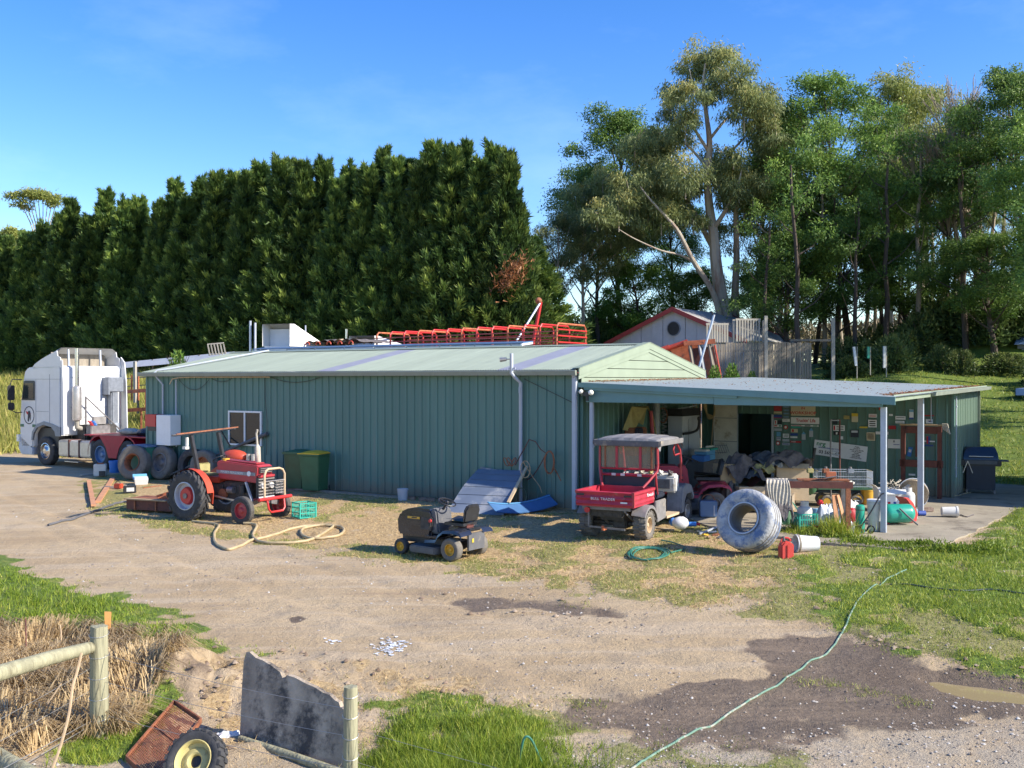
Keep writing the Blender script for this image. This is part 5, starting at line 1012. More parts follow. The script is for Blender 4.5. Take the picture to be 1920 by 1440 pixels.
for yy in (0.06, 1.40):
    for q_ in (-0.045, -0.015, 0.015, 0.045): MB().lathe([(0.347, q_ - 0.009), (0.356, q_ - 0.006), (0.356, q_ + 0.006), (0.347, q_ + 0.009)], (1.86, yy, 0.345), (0, 1, 0), 28).build('tread_rib', 'rubberdust', tra)
MB().beam((1.84, 0.12, 0.42), (1.84, 0.72, 0.56), 0.09, 0.12).beam((1.84, 0.72, 0.56), (1.84, 1.34, 0.42), 0.09, 0.12).build('front_axle', 'steel', tra)
MB().box((0.28, 0.71, 0.72), (1.0, 0.42, 0.46)).build('gearbox', 'engine', tra, bev=0.05)
MB().box((1.18, 0.71, 0.74), (0.95, 0.34, 0.50)).build('engine', 'engine', tra, bev=0.03)
MB().cyl((0.95, 0.48, 0.78), (1.15, 0.48, 0.78), 0.09).build('starter', 'steel', tra); MB().cyl((1.45, 0.47, 0.72), (1.45, 0.47, 0.92), 0.08).build('oil_filter', 'black', tra); MB().cyl((0.75, 0.45, 0.66), (0.75, 0.52, 0.66), 0.14).build('pulley', 'rust', tra)
MB().beam((0.55, 0.35, 0.62), (1.78, 0.28, 0.50), 0.04).build('drag_link', 'alu', tra); MB().box((1.55, 0.40, 0.50), (0.25, 0.1, 0.12)).build('bracket', 'rust', tra)
MB().beam((1.62, 0.42, 1.02), (1.86, 0.42, 0.50), 0.07, 0.03).build('side_stay', 'galv', tra)
hood = [(0.62, 1.06), (1.98, 1.00), (2.0, 1.12), (2.03, 1.40), (1.98, 1.45), (0.60, 1.53), (0.55, 1.48)]
hd = MB().prism(hood, (0, 0.44, 0), (1, 0, 0), (0, 0, 1), (0, 0.54, 0)).build('bonnet', 'red', tra, bev=0.03)
MB().box((1.25, 0.432, 1.235), (1.36, 0.01, 0.085), m=Matrix.Rotation(R(0.8), 3, 'Y')).build('side_strip', 'galvdark', hd)
text('MASSEY-FERGUSON', 0.085, 'inkwhite', hd, (1.12, 0.423, 1.24), (R(90), R(1.5), 0), sx=1.05); MB().cyl((1.72, 0.42, 1.235), (1.72, 0.432, 1.235), 0.065, n=20).build('badge', 'white', hd)
MB().box((1.25, 0.71, 1.515), (1.2, 0.30, 0.03), m=Matrix.Rotation(R(2.6), 3, 'Y')).build('bonnet_ridge', 'red', hd, bev=0.01)
MB().box((2.03, 0.71, 1.33), (0.03, 0.46, 0.15)).build('top_grille', 'black', tra)
for i in range(3): MB().box((2.048, 0.71, 1.28 + i * 0.045), (0.012, 0.40, 0.012)).build('grille_bar', 'alu', tra)
MB().box((2.05, 0.71, 1.18), (0.10, 0.56, 0.08)).build('bonnet_lip', 'red', tra, bev=0.02)
MB().box((2.0, 0.71, 0.86), (0.08, 0.56, 0.56)).build('grille', 'black', tra)
for i in range(7): MB().box((2.055, 0.71, 0.64 + i * 0.077), (0.03, 0.55, 0.028)).build('grille_bar', 'alu' if i not in (0,) else 'white', tra)
MB().box((2.05, 0.71, 0.60), (0.04, 0.5, 0.07)).build('number_plate', 'white', tra)
for yy in (0.56, 0.86): MB().cyl((2.04, yy, 0.93), (2.11, yy, 0.93), 0.075, n=18).build('headlight', 'whitedirty', tra)
bb = MB().tube([(2.30, 0.38, 0.62), (2.30, 0.38, 1.22), (2.29, 0.44, 1.33), (2.28, 0.54, 1.37), (2.28, 0.94, 1.37), (2.29, 1.05, 1.33), (2.30, 1.11, 1.22), (2.30, 1.11, 0.62)], 0.028, 8).build('bull_bar', 'cardtan', tra, smooth=True)
MB().tube([(2.32, 0.16, 0.62), (2.32, 1.33, 0.62)], 0.045, 10).build('bumper_tube', 'redbright', bb, smooth=True); MB().tube([(2.31, 0.46, 0.6), (2.36, 0.47, 0.36), (2.36, 0.55, 0.28), (2.36, 0.98, 0.28), (2.36, 1.05, 0.36), (2.31, 1.07, 0.6)], 0.028, 8).build('lower_loop', 'redbright', bb, smooth=True)
MB().tube([(2.30, 0.38, 1.06), (2.30, 1.11, 1.06)], 0.018, 6).build('cross_bar', 'alu', bb)
mb = MB()
for i in range(7): mb.tube([(2.30, 0.80 + i * 0.05, 1.06), (2.30, 0.80 + i * 0.05, 0.72)], 0.006, 4)
for i in range(5): mb.tube([(2.30, 0.78, 0.74 + i * 0.07), (2.30, 1.11, 0.74 + i * 0.07)], 0.006, 4)
mb.build('mesh', 'alu', bb)
for yy in (0.40, 1.09): MB().beam((1.9, yy * 0.9 + 0.07, 0.58), (2.3, yy, 0.62), 0.05).build('bar_bracket', 'red', bb)
exh = MB().lathe([(0.02, 0), (0.05, 0.01), (0.075, 0.05), (0.075, 0.42), (0.04, 0.47), (0.03, 0.5)], (1.62, 0.86, 1.46), (-0.05, 0.0, 1), 16).build('exhaust', 'clothcream', tra, smooth=True, ang=50)
MB().tube([(1.595, 0.86, 1.93), (1.575, 0.86, 2.12), (1.56, 0.86, 2.24), (1.60, 0.86, 2.34)], 0.027, 8).build('tail_pipe', 'woodlight', exh, smooth=True)
for yy, s in ((0.20, -1), (1.22, 1)):
    mb = MB(); pts = arc((0, yy, 0.62), 0.70, R(8), R(150), 12); n = 12
    mb.v = [tuple(p_) for p_ in pts] + [tuple(p_ + Vector((0, -s * 0.0 + 0.03, 0))) for p_ in pts] + [(0.28, yy, 0.62), (-0.25, yy, 0.72)]
    pl = [(p_.x, p_.z) for p_ in pts] + [(-0.35, 0.85), (0.35, 0.48), (0.66, 0.42)]
    MB().prism(pl, (0, yy, 0), (1, 0, 0), (0, 0, 1), (0, 0.02, 0)).build('mudguard', 'orange', tra)
    mb = MB(); n = 12; mb.v = [tuple(p_) for p_ in pts] + [tuple(p_ + Vector((0, s * 0.20, 0.0))) for p_ in pts]; mb.f = [(i, i + 1, n + 2 + i, n + 1 + i) for i in range(n)]
    mb.build('mudguard_top', 'orange', tra, smooth=True)
MB().box((0.40, 0.71, 1.02), (0.45, 0.5, 0.16)).build('transmission_cover', 'orange', tra, bev=0.03); MB().box((0.0, 0.71, 1.12), (0.40, 0.42, 0.07)).box((-0.18, 0.71, 1.28), (0.06, 0.42, 0.28)).build('seat', 'canvas', tra, bev=0.03)
MB().beam((0.62, 0.71, 1.2), (0.42, 0.71, 1.52), 0.05).build('steering_column', 'black', tra); MB().tube(arc((0.40, 0.71, 1.55), 0.19, 0, 2 * math.pi, 20, ax=(0.85, 0, 0.5), ay=(0, 1, 0))[:-1], 0.014, 6, closed=True).build('steering_wheel', 'black', tra)
MB().box((0.60, 0.71, 1.36), (0.10, 0.42, 0.26)).build('dashboard', 'red', tra, bev=0.02); MB().cyl((0.72, 0.62, 1.52), (0.72, 0.62, 1.58), 0.09).build('fuel_cap', 'yellow', tra)
for yy in (0.22, 1.18): MB().beam((0.22 if yy < 1 else 0.20, yy, 0.92), (-0.12, yy - 0.03, 2.22), 0.085, 0.085).build('roll_bar_post', 'black', tra)
rb = MB().beam((-0.12, -0.42, 2.20), (-0.10, 1.72, 2.30), 0.09, 0.05).build('roll_bar', 'steel', tra); MB().beam((0.02, -0.42, 2.24), (0.04, 1.72, 2.34), 0.045, 0.03).build('canopy_rail', 'rust', rb)
MB().box((-0.12, 0.06, 2.02), (0.06, 0.06, 0.22)).box((-0.12, 0.02, 1.86), (0.12, 0.12, 0.07)).build('work_lamp', 'whitedirty', rb)
# slasher behind
t = thing('slasher', 'low rusty red slasher deck on the grass behind the tractor', 'slasher', gp(290, 958), R(-22))
MB().prism([(-0.62, -0.30), (0.75, -0.30), (0.95, 0.0), (0.75, 0.55), (-0.5, 0.55), (-0.75, 0.1)], (0, 0, 0.05), (1, 0, 0), (0, 1, 0), (0, 0, 0.24)).build('deck', 'rustdark', t)
MB().box((0.0, -0.30, 0.31), (1.3, 0.14, 0.03)).build('front_lip', 'cardboard', t); MB().box((0.05, 0.12, 0.30), (1.35, 0.55, 0.04)).build('top_plate', 'rust', t)
MB().beam((-0.1, 0.2, 0.33), (0.75, 0.5, 0.62), 0.07).beam((0.2, -0.1, 0.33), (0.95, 0.35, 0.55), 0.06).build('a_frame', 'rustorange', t); MB().box((0.45, 0.2, 0.40), (0.25, 0.2, 0.14)).build('gear_case', 'rustdark', t, bev=0.02)
for xx in (-0.35, 0.3): MB().box((xx, -0.31, 0.16), (0.04, 0.03, 0.24)).build('skirt_rib', 'rust', t)

# ============================================================ UTILITY VEHICLE (mule)
pr = gp(1205, 1011); pl_ = gp(1110, 1003); pc_ = (pr + pl_) / 2; pc_.z = float(tz(pc_.x, pc_.y))
mu = thing('utility_vehicle', 'maroon red utility buggy with tray and grey roof by the lean-to', 'utility vehicle', pc_, math.atan2(0.885, 0.466))
TW = 0.58
for yy, sd in ((-TW, -1), (TW, 1)):
    wheel(mu, (0, yy, 0.285), 0.285, 0.27, 0.155, 'cardtan' if sd < 0 else 'steel', side=sd, tm='rubberdust', lugs=18, lugh=0.018, hub=0.3, dish=0.25)
    wheel(mu, (2.45, yy, 0.285), 0.285, 0.23, 0.155, 'alu' if sd < 0 else 'steel', side=sd, lugs=18, lugh=0.016, hub=0.3, dish=0.3)
MB().cyl((0, -0.5, 0.285), (0, 0.5, 0.285), 0.05).build('rear_axle', 'engine', mu); MB().box((0.05, -0.1, 0.32), (0.35, 0.3, 0.26)).build('transaxle', 'engine', mu, bev=0.03); MB().box((-0.2, 0.05, 0.55), (0.5, 0.7, 0.2)).build('engine', 'engine', mu, bev=0.03)
MB().beam((-0.35, 0.35, 0.55), (0.0, 0.15, 0.25), 0.035).beam((-0.4, -0.3, 0.58), (-0.05, -0.45, 0.30), 0.035).beam((-0.45, 0.42, 0.6), (-0.45, 0.42, 0.25), 0.035).beam((-0.45, 0.42, 0.25), (-0.45, -0.35, 0.22), 0.035).build('subframe', 'steel', mu)
tbz = MB().ball((-0.55, 0.08, 0.27), 0.035, 6).box((-0.48, 0.08, 0.21), (0.16, 0.05, 0.03)).build('tow_ball', 'rustorange', mu, smooth=True)
MB().box((1.2, 0, 0.42), (2.9, 0.5, 0.10)).build('chassis', 'black', mu)
bx0, bx1, bw, bz0, bz1 = -0.66, 0.52, 0.60, 0.70, 0.985
MB().box(((bx0 + bx1) / 2, 0, bz0), (bx1 - bx0, 2 * bw, 0.04)).build('tray_floor', 'redmule', mu)
tg = MB().prism([(0, 0), (0.03, 0.03), (0.0, 0.10), (0.03, 0.14), (0.0, 0.20), (0.02, 0.27), (-0.03, 0.285), (-0.03, 0)], (bx0, -bw, bz0), (-1, 0, 0), (0, 0, 1), (0, 2 * bw, 0)).build('tailgate', 'redmule', mu)
text('BULL TRADER', 0.075, 'inkwhite', tg, (bx0 - 0.034, 0.02, bz0 + 0.135), (R(90), 0, R(-90)), sx=1.1); MB().box((bx0 - 0.03, -0.42, bz0 + 0.08), (0.008, 0.14, 0.03)).build('decal', 'inkwhite', tg)
for yy in (-0.5, 0.5): MB().box((bx0 - 0.032, yy, bz0 + 0.21), (0.01, 0.16, 0.035)).build('latch_slot', 'black', tg)
for s in (-1, 1):
    sp2 = MB().prism([(0, 0), (0.015, 0.05), (0.0, 0.09), (0.015, 0.14), (0, 0.2), (0.03, 0.24), (0.03, 0.285), (-0.03, 0.285), (-0.03, 0)], (bx0, s * bw, bz0), (0, s, 0), (0, 0, 1), (bx1 - bx0, 0, 0)).build('tray_side', 'redmule', mu)
    if s < 0: text('Kawasaki', 0.10, 'inkwhite', sp2, (0.25, -bw - 0.02, bz0 + 0.165), (R(90), 0, 0), sx=1.0)
MB().box((bx1, 0, (bz0 + bz1) / 2), (0.04, 2 * bw, bz1 - bz0)).build('tray_front', 'redmule', mu)
MB().box((bx0 - 0.0, -bw - 0.01, bz0 + 0.14), (0.05, 0.05, 0.29)).build('corner_post', 'red', mu)
MB().cyl((bx0 + 0.06, 0.38, 0.60), (bx0 + 0.01, 0.38, 0.60), 0.055, n=16).build('tail_light', 'redbright', mu); MB().box((bx0 + 0.1, 0, 0.64), (0.06, 1.0, 0.06)).build('rear_bar', 'steel', mu)
for s in (-1, 1):
    pts = arc((0.0, s * 0.44, 0.30), 0.40, R(10), R(150), 10); n = 10; mb = MB()
    mb.v = [tuple(q_) for q_ in pts] + [tuple(q_ + Vector((0, s * 0.29, -0.02))) for q_ in pts] + [tuple(q_ * 1 + Vector((0, s * 0.29, -0.08))) for q_ in pts]
    mb.f = [(i, i + 1, n + 2 + i, n + 1 + i) for i in range(n)] + [(n + 1 + i, n + 2 + i, 2 * n + 3 + i, 2 * n + 2 + i) for i in range(n)]
    mb.build('rear_mudguard', 'roofgrey', mu, smooth=True)
    MB().prism([(0.36, 0.72), (0.98, 0.72), (0.98, 0.32), (0.45, 0.28), (0.38, 0.45)], (0, s * 0.70, 0), (1, 0, 0), (0, 0, 1), (0, -s * 0.05, 0)).build('side_panel', 'roofgrey', mu, bev=0.015)
    MB().box((1.35, s * 0.60, 0.33), (0.8, 0.26, 0.05)).build('floor_board', 'cardtan', mu)
    MB().prism([(1.9, 0.30), (2.12, 0.30), (2.16, 0.55), (2.3, 0.68), (2.6, 0.68), (2.78, 0.5), (2.82, 0.62), (2.62, 0.86), (2.25, 0.92), (1.98, 0.85), (1.92, 0.6)], (0, s * 0.72, 0), (1, 0, 0), (0, 0, 1), (0, -s * 0.34, 0)).build('front_mudguard', 'galvdark', mu, bev=0.02)
MB().prism([(1.95, 0.7), (2.95, 0.55), (2.98, 0.72), (2.7, 0.95), (2.1, 1.08), (1.9, 1.06)], (0, -0.5, 0), (1, 0, 0), (0, 0, 1), (0, 1.0, 0)).build('bonnet', 'redmule', mu, bev=0.04)
ds = MB().prism([(1.80, 0.75), (2.05, 0.75), (2.05, 1.12), (1.92, 1.16), (1.78, 1.08)], (0, -0.62, 0), (1, 0, 0), (0, 0, 1), (0, 1.24, 0)).build('dashboard', 'whitedirty', mu, bev=0.03)
MB().box((1.775, -0.30, 0.93), (0.03, 0.42, 0.20)).build('glove_box', 'steel', ds); MB().box((1.765, 0.28, 0.93), (0.03, 0.3, 0.2)).build('gauge_panel', 'black', ds)
MB().box((1.0, 0, 0.78), (0.5, 1.16, 0.12)).build('seat', 'navy', mu, bev=0.03); MB().box((0.72, 0, 1.0), (0.10, 1.16, 0.42)).build('seat_back', 'navy', mu, bev=0.03)
MB().tube(arc((1.62, 0.28, 1.16), 0.17, 0, 2 * math.pi, 20, ax=(0.6, 0, 0.8), ay=(0, 1, 0))[:-1], 0.013, 6, closed=True).build('steering_wheel', 'black', mu)
for i in range(5): MB().ball((1.85 + random.uniform(-.05, .05), -0.5 + i * 0.22, 1.17), random.uniform(0.05, 0.08), 5, rough=0.4).build('dash_clutter', ['clothgrey', 'whitedirty', 'canvas', 'clothcream', 'steel'][i], mu)
for s in (-1, 1):
    MB().tube([(0.30, s * 0.44, 0.98), (0.42, s * 0.52, 1.10), (0.62, s * 0.63, 1.30), (0.64, s * 0.64, 1.42), (0.62, s * 0.63, 1.92)], 0.026, 8).build('cage_post', 'red', mu, smooth=True)
    MB().tube([(0.62, s * 0.60, 1.28), (0.66, s * 0.60, 1.02), (0.78, s * 0.58, 0.82)], 0.024, 8).build('cage_brace', 'red', mu, smooth=True)
    MB().tube([(1.78, s * 0.62, 1.90), (1.98, s * 0.66, 1.66), (2.06, s * 0.66, 1.40), (2.10, s * 0.64, 1.02)], 0.026, 8).build('cage_post', 'red', mu, smooth=True)
    MB().tube([(1.80, s * 0.62, 1.84), (1.66, s * 0.62, 1.68), (1.74, s * 0.62, 1.56), (1.98, s * 0.65, 1.58)], 0.018, 8).build('grab_handle', 'red', mu, smooth=True)
MB().tube([(0.64, -0.62, 1.33), (0.64, 0.62, 1.33)], 0.024, 8).build('cage_crossbar', 'redmule', mu); MB().tube([(0.66, -0.6, 1.20), (0.66, 0.6, 1.20)], 0.03, 8).build('cage_crossbar', 'redmule', mu)
for yy in (0.32, 0.12, -0.25, -0.45)[:3]: MB().box((0.615, yy, 1.205), (0.02, 0.09, 0.05)).build('reflector', 'whitedirty', mu)
MB().box((0.60, 0.0, 1.62), (0.012, 1.16, 0.54)).build('rear_screen', 'perspex', mu)
for yy in (-0.28, 0.24): MB().box((0.585, yy, 1.62), (0.02, 0.05, 0.56)).build('screen_bar', 'redmule', mu)
for yy in (0.50, -0.52): MB().box((0.588, yy, 1.62), (0.02, 0.03, 0.56)).build('screen_edge', 'rust', mu)
def roof(u, v):
    x = 0.50 + 1.46 * u; y = -0.74 + 1.48 * v; e = abs(v - 0.5) * 2; f = abs(u - 0.5) * 2
    z = 1.965 + 0.045 * (1 - e ** 2) - 0.12 * max(0, (e - 0.86) / 0.14) ** 1.6 - 0.10 * max(0, (f - 0.92) / 0.08) ** 1.5 - 0.04 * f ** 2 + 0.012 * (math.sin(v * math.pi * 11) > 0.1) * (e < 0.8) * (f < 0.9)
    return Vector((x, y, z))
MB().grid(roof, 24, 66).build('roof', 'roofgrey', mu, smooth=True, ang=50)
MB().box((0.505, 0, 1.86), (0.05, 1.46, 0.12)).build('roof_edge', 'plastgrey', mu, bev=0.015); MB().box((1.95, 0, 1.86), (0.04, 1.40, 0.10)).build('roof_edge', 'plastgrey', mu, bev=0.015)
MB().box((1.23, -0.735, 1.875), (1.44, 0.03, 0.10)).build('roof_edge', 'roofgrey', mu); MB().box((1.23, 0.735, 1.875), (1.44, 0.03, 0.10)).build('roof_edge', 'plastgrey', mu)

# ============================================================ RIDE-ON MOWERS
def mower(name, label, p, rz, hoodm, rimm, seatm, sc=1.0, brand=None, basket=False):
    t = thing(name, label, 'lawn mower', p, rz, sc=sc); w = 0.37
    for s in (-1, 1):
        wheel(t, (0, s * w, 0.205), 0.205, 0.17, 0.105, rimm, side=s, tm='rubberdust', lugs=0, hub=0.3, dish=0.15)
        wheel(t, (1.22, s * (w - 0.03), 0.148), 0.148, 0.12, 0.085, rimm, side=s, lugs=0, hub=0.3, dish=0.2)
    MB().cyl((1.22, -0.3, 0.15), (1.22, 0.3, 0.15), 0.025).build('front_axle', 'black', t); MB().box((0.6, 0, 0.27), (1.5, 0.34, 0.10)).build('chassis', 'black', t)
    hp = [(0.62, 0.34), (1.34, 0.32), (1.42, 0.40), (1.43, 0.62), (1.36, 0.76), (1.18, 0.84), (0.9, 0.87), (0.62, 0.86), (0.56, 0.80), (0.56, 0.5)]
    h = MB().prism(hp, (0, -0.26, 0), (1, 0, 0), (0, 0, 1), (0, 0.52, 0)).build('bonnet', hoodm, t, bev=0.05)
    for s in (-1, 1):
        MB().box((1.02, s * 0.265, 0.68), (0.34, 0.01, 0.075)).build('side_vent', 'black', h)
        if brand: MB().box((0.99, s * 0.272, 0.69), (0.30, 0.008, 0.042)).build('badge_strip', 'yellow', h); MB().box((0.97, s * 0.277, 0.692), (0.13, 0.004, 0.02)).build('badge_print', 'ink', h)
    MB().box((1.44, 0, 0.48), (0.02, 0.36, 0.16)).build('front_grille', 'steel', h)
    MB().prism([(0.42, 0.42), (0.62, 0.42), (0.64, 0.84), (0.56, 0.9), (0.48, 0.84)], (0, -0.22, 0), (1, 0, 0), (0, 0, 1), (0, 0.44, 0)).build('console', 'plastgrey' if brand else hoodm, t, bev=0.03)
    MB().box((0.7, 0.22, 0.60), (0.28, 0.1, 0.26)).build('engine', 'engine', t, bev=0.02); MB().cyl((0.58, 0.27, 0.66), (0.58, 0.30, 0.66), 0.03).build('fuel_cap', 'redbright', t)
    MB().cyl((0.50, 0, 0.86), (0.42, 0, 0.98), 0.025).build('steering_column', 'black', t)
    sw = MB().tube(arc((0.41, 0, 0.99), 0.165, 0, 2 * math.pi, 24, ax=(0.92, 0, 0.38), ay=(0, 1, 0))[:-1], 0.014, 6, closed=True)
    for a_ in (0.3, 2.4, 4.5): sw.tube([(0.41, 0, 0.985), Vector((0.41, 0, 0.985)) + Vector((0.92, 0, 0.38)) * 0.16 * math.cos(a_) + Vector((0, 1, 0)) * 0.16 * math.sin(a_)], 0.012, 5)
    sw.ball((0.41, 0, 0.985), 0.035, 5).build('steering_wheel', 'black', t, smooth=True)
    MB().box((0.42, 0, 0.385), (0.42, 0.78, 0.04)).build('foot_deck', 'blackgloss' if brand else hoodm, t, bev=0.01)
    for s in (-1, 1):
        pts = [(-0.30, 0.46), (-0.26, 0.52), (-0.12, 0.56), (0.12, 0.54), (0.24, 0.46), (0.30, 0.36), (0.55, 0.34)]; mb = MB(); n = len(pts)
        ya, yb = s * 0.16, s * 0.47; mb.v = [(a_, ya, b_ + 0.02) for a_, b_ in pts] + [(a_, yb, b_) for a_, b_ in pts] + [(a_, yb + s * 0.015, b_ - 0.05) for a_, b_ in pts]
        mb.f = [(i, i + 1, n + i + 1, n + i) for i in range(n - 1)] + [(n + i, n + i + 1, 2 * n + i + 1, 2 * n + i) for i in range(n - 1)]
        mb.build('mudguard', 'blackgloss' if brand else hoodm, t, smooth=True, ang=50)
    MB().box((0.0, 0, 0.545), (0.5, 0.36, 0.06)).build('rear_deck', 'blackgloss' if brand else hoodm, t, bev=0.02)
    MB().grid(lambda u, v: Vector((-0.14 + 0.46 * u, -0.22 + 0.44 * v, 0.655 + 0.04 * abs(v - 0.5) * 2 + 0.035 * u)), 6, 6).box((0.09, 0, 0.63), (0.44, 0.40, 0.05)).build('seat', seatm, t, smooth=True)
    MB().prism([(-0.20, 0), (-0.22, 0.22), (-0.16, 0.32), (0.16, 0.32), (0.22, 0.22), (0.20, 0)], (-0.15, 0, 0.67), (0, 1, 0), (-0.22, 0, 0.975), (0.06, 0, 0.015)).build('seat_back', seatm, t, bev=0.025)
    MB().box((-0.03, 0, 0.60), (0.2, 0.2, 0.06)).build('seat_spring', 'rustdark', t)
    MB().prism([(0.30, -0.47), (0.92, -0.47), (0.98, -0.3), (0.98, 0.3), (0.92, 0.47), (0.30, 0.50), (0.24, 0.3), (0.24, -0.3)], (0, 0, 0.09), (1, 0, 0), (0, 1, 0), (0, 0, 0.13)).build('cutting_deck', 'plastgrey', t, bev=0.02)
    MB().box((-0.26, 0, 0.34), (0.04, 0.46, 0.30)).build('rear_plate', 'plastgrey', t); MB().box((-0.285, 0.12, 0.36), (0.01, 0.05, 0.07)).build('decal', 'inkyellow', t)
    return t
pa = gp(847, 1052); pb = gp(751, 1039); d = (pb - pa).normalized(); rz = math.atan2(d.y, d.x); side = Vector((-math.sin(rz), math.cos(rz), 0))
q = pa - side * 0.37 * 1.02; q.z = pa.z
mower('ride_on_mower', 'black ride-on mower with amber wheels parked on the dry grass', q, rz, 'blackgloss', 'yellow', 'black', 1.02, brand=True)
q = gp(1335, 962); q = Vector((q.x, q.y, 0.03)); hm = mower('red_lawn_tractor', 'dark red lawn tractor parked in shade behind the buggy', q, math.radians(176), 'redmule', 'steel', 'black', 1.25)
text('HONDA', 0.075, 'inkwhite', hm, (0.95, 0.275, 0.74), (R(90), 0, R(180)), sx=1.3)
# ============================================================ YARD CLUTTER
def kk(p): return p.y / F
def tyre_on_ground(px, py, R_, w, Ri, az, tilt, tm, label, rimm=None, rk=None, lugs=0, name='loose_tyre', open_ring=None, at_=None):
    p = at_ if at_ is not None else gp(px, py); t = thing(name, label, 'tyre', p); ax = Vector((math.cos(az) * math.cos(tilt), math.sin(az) * math.cos(tilt), math.sin(tilt)))
    c = (0, 0, R_ * math.cos(tilt) + w / 2 * math.sin(abs(tilt)) - 0.02)
    tyre_mb(R_, w, Ri, c, tuple(ax), 40, lugs=lugs, lugh=0.018).build('casing', tm, t, smooth=True, ang=40)
    if rimm: rim_mb(Ri, w, c, tuple(ax), 1, **(rk or {})).build('rim', rimm, t, smooth=True, ang=35)
    if open_ring:
        h = w / 2; MB().lathe([(Ri * 1.02, h * 0.9), (Ri * 0.92, h * 0.86), (Ri * 0.86, h * 0.6), (Ri * 0.84, -h * 0.6), (Ri * 0.9, -h * 0.9)], c, tuple(ax), 32).build('rim_ring', open_ring, t, smooth=True)
    return t
tyre_on_ground(252, 899, 0.53, 0.32, 0.27, R(-107), 0.16, 'rubberdust', 'worn dusty tyre with rusty inner ring leaning beside the truck tail', open_ring='rust')
tyre_on_ground(321, 893, 0.52, 0.30, 0.29, R(-122), 0.14, 'rubberdust', 'dusty tyre on grey slotted steel rim leaning on the shed', rimm='steel', rk=dict(hub=0.3, dish=0.1, holes=8), at_=L(-14.62, -0.42))
tyre_on_ground(371, 893, 0.50, 0.28, 0.28, R(-115), 0.14, 'rubber', 'dark tyre half hidden behind the tractor roll bar', at_=L(-13.35, -0.32))
tyre_on_ground(402, 900, 0.50, 0.28, 0.29, R(-120), 0.12, 'rubberdust', 'tyre with rusty tan rim behind the tractor mudguard', rimm='rust', rk=dict(hub=0.25, dish=0.0, holes=6), at_=L(-12.6, -0.50))
bt = tyre_on_ground(1404, 1037, 0.56, 0.50, 0.27, R(-128), 0.34, 'rubberblue', 'very wide weathered white and blue tyre leaning back on the grass edge', open_ring='plastgrey')
bt.name = 'wide_tyre'
ax = Vector((math.cos(R(-128)) * math.cos(0.34), math.sin(R(-128)) * math.cos(0.34), math.sin(0.34))); TC = (0, 0, 0.56 * math.cos(0.34) + 0.25 * math.sin(0.34) - 0.02)
MB().lathe([(0.30, 0.232), (0.30, 0.245), (0.275, 0.245), (0.275, 0.232)], TC, tuple(ax), 36).build('bead_ring', 'pipewhite', bt, smooth=True)
for s_ in (-0.09, 0.02, 0.12): MB().lathe([(0.560, s_ - 0.012), (0.552, s_), (0.560, s_ + 0.012), (0.565, s_ + 0.012), (0.565, s_ - 0.012)], TC, tuple(ax), 36).build('tread_groove', 'rubberdust', bt)
# dark green box below the meters
t = thing('storage_box', 'dark green storage box below the red meter box', 'box', L(-15.45, -0.42), SH); MB().box((0, 0, 0.5), (0.95, 0.6, 1.0)).build('body', 'hosegreend', t, bev=0.02); MB().box((0, 0, 1.02), (1.0, 0.66, 0.05)).build('lid', 'bluesteel', t)
# wheelie bins
def bin_(p, lid, label, rz):
    t = thing('wheelie_bin', label, 'bin', p, rz, 'wheelie bins against the shed', sc=1.08)
    MB().add([(-0.24, -0.27, 0.04), (0.24, -0.27, 0.04), (0.24, 0.25, 0.04), (-0.24, 0.25, 0.04), (-0.29, -0.36, 0.94), (0.29, -0.36, 0.94), (0.29, 0.33, 0.94), (-0.29, 0.33, 0.94)], [(0, 3, 2, 1), (4, 5, 6, 7), (0, 1, 5, 4), (1, 2, 6, 5), (2, 3, 7, 6), (3, 0, 4, 7)]).build('body', 'bingreen', t, bev=0.02)
    MB().box((0, -0.01, 0.955), (0.62, 0.76, 0.05)).build('rim', 'bingreen', t, bev=0.01)
    MB().grid(lambda u, v: Vector((-0.31 + 0.62 * u, -0.39 + 0.76 * v, 0.985 + 0.07 * math.sin(u * math.pi) ** 0.5 * math.sin(v * math.pi) ** 0.5)), 10, 10).build('lid', lid, t, smooth=True)
    MB().box((0, -0.01, 0.985), (0.62, 0.78, 0.02)).build('lid_edge', lid, t); MB().tube([(-0.26, 0.40, 0.97), (0.26, 0.40, 0.97)], 0.02, 6).build('handle', 'bingreen', t)
    for s in (-1, 1): MB().cyl((s * 0.25, 0.28, 0.10), (s * 0.30, 0.28, 0.10), 0.10).build('wheel', 'black', t)
    return t
q = gp(592, 921); bin_(q, 'binlid', 'green wheelie bin with yellow lid, right of the pair', SH + R(14))
q2 = q - EX * 0.72 + EY * 0.14; q2.z = q.z; bin_(q2, 'bingreen', 'green wheelie bin with dull green lid, left of the pair', SH + R(8))
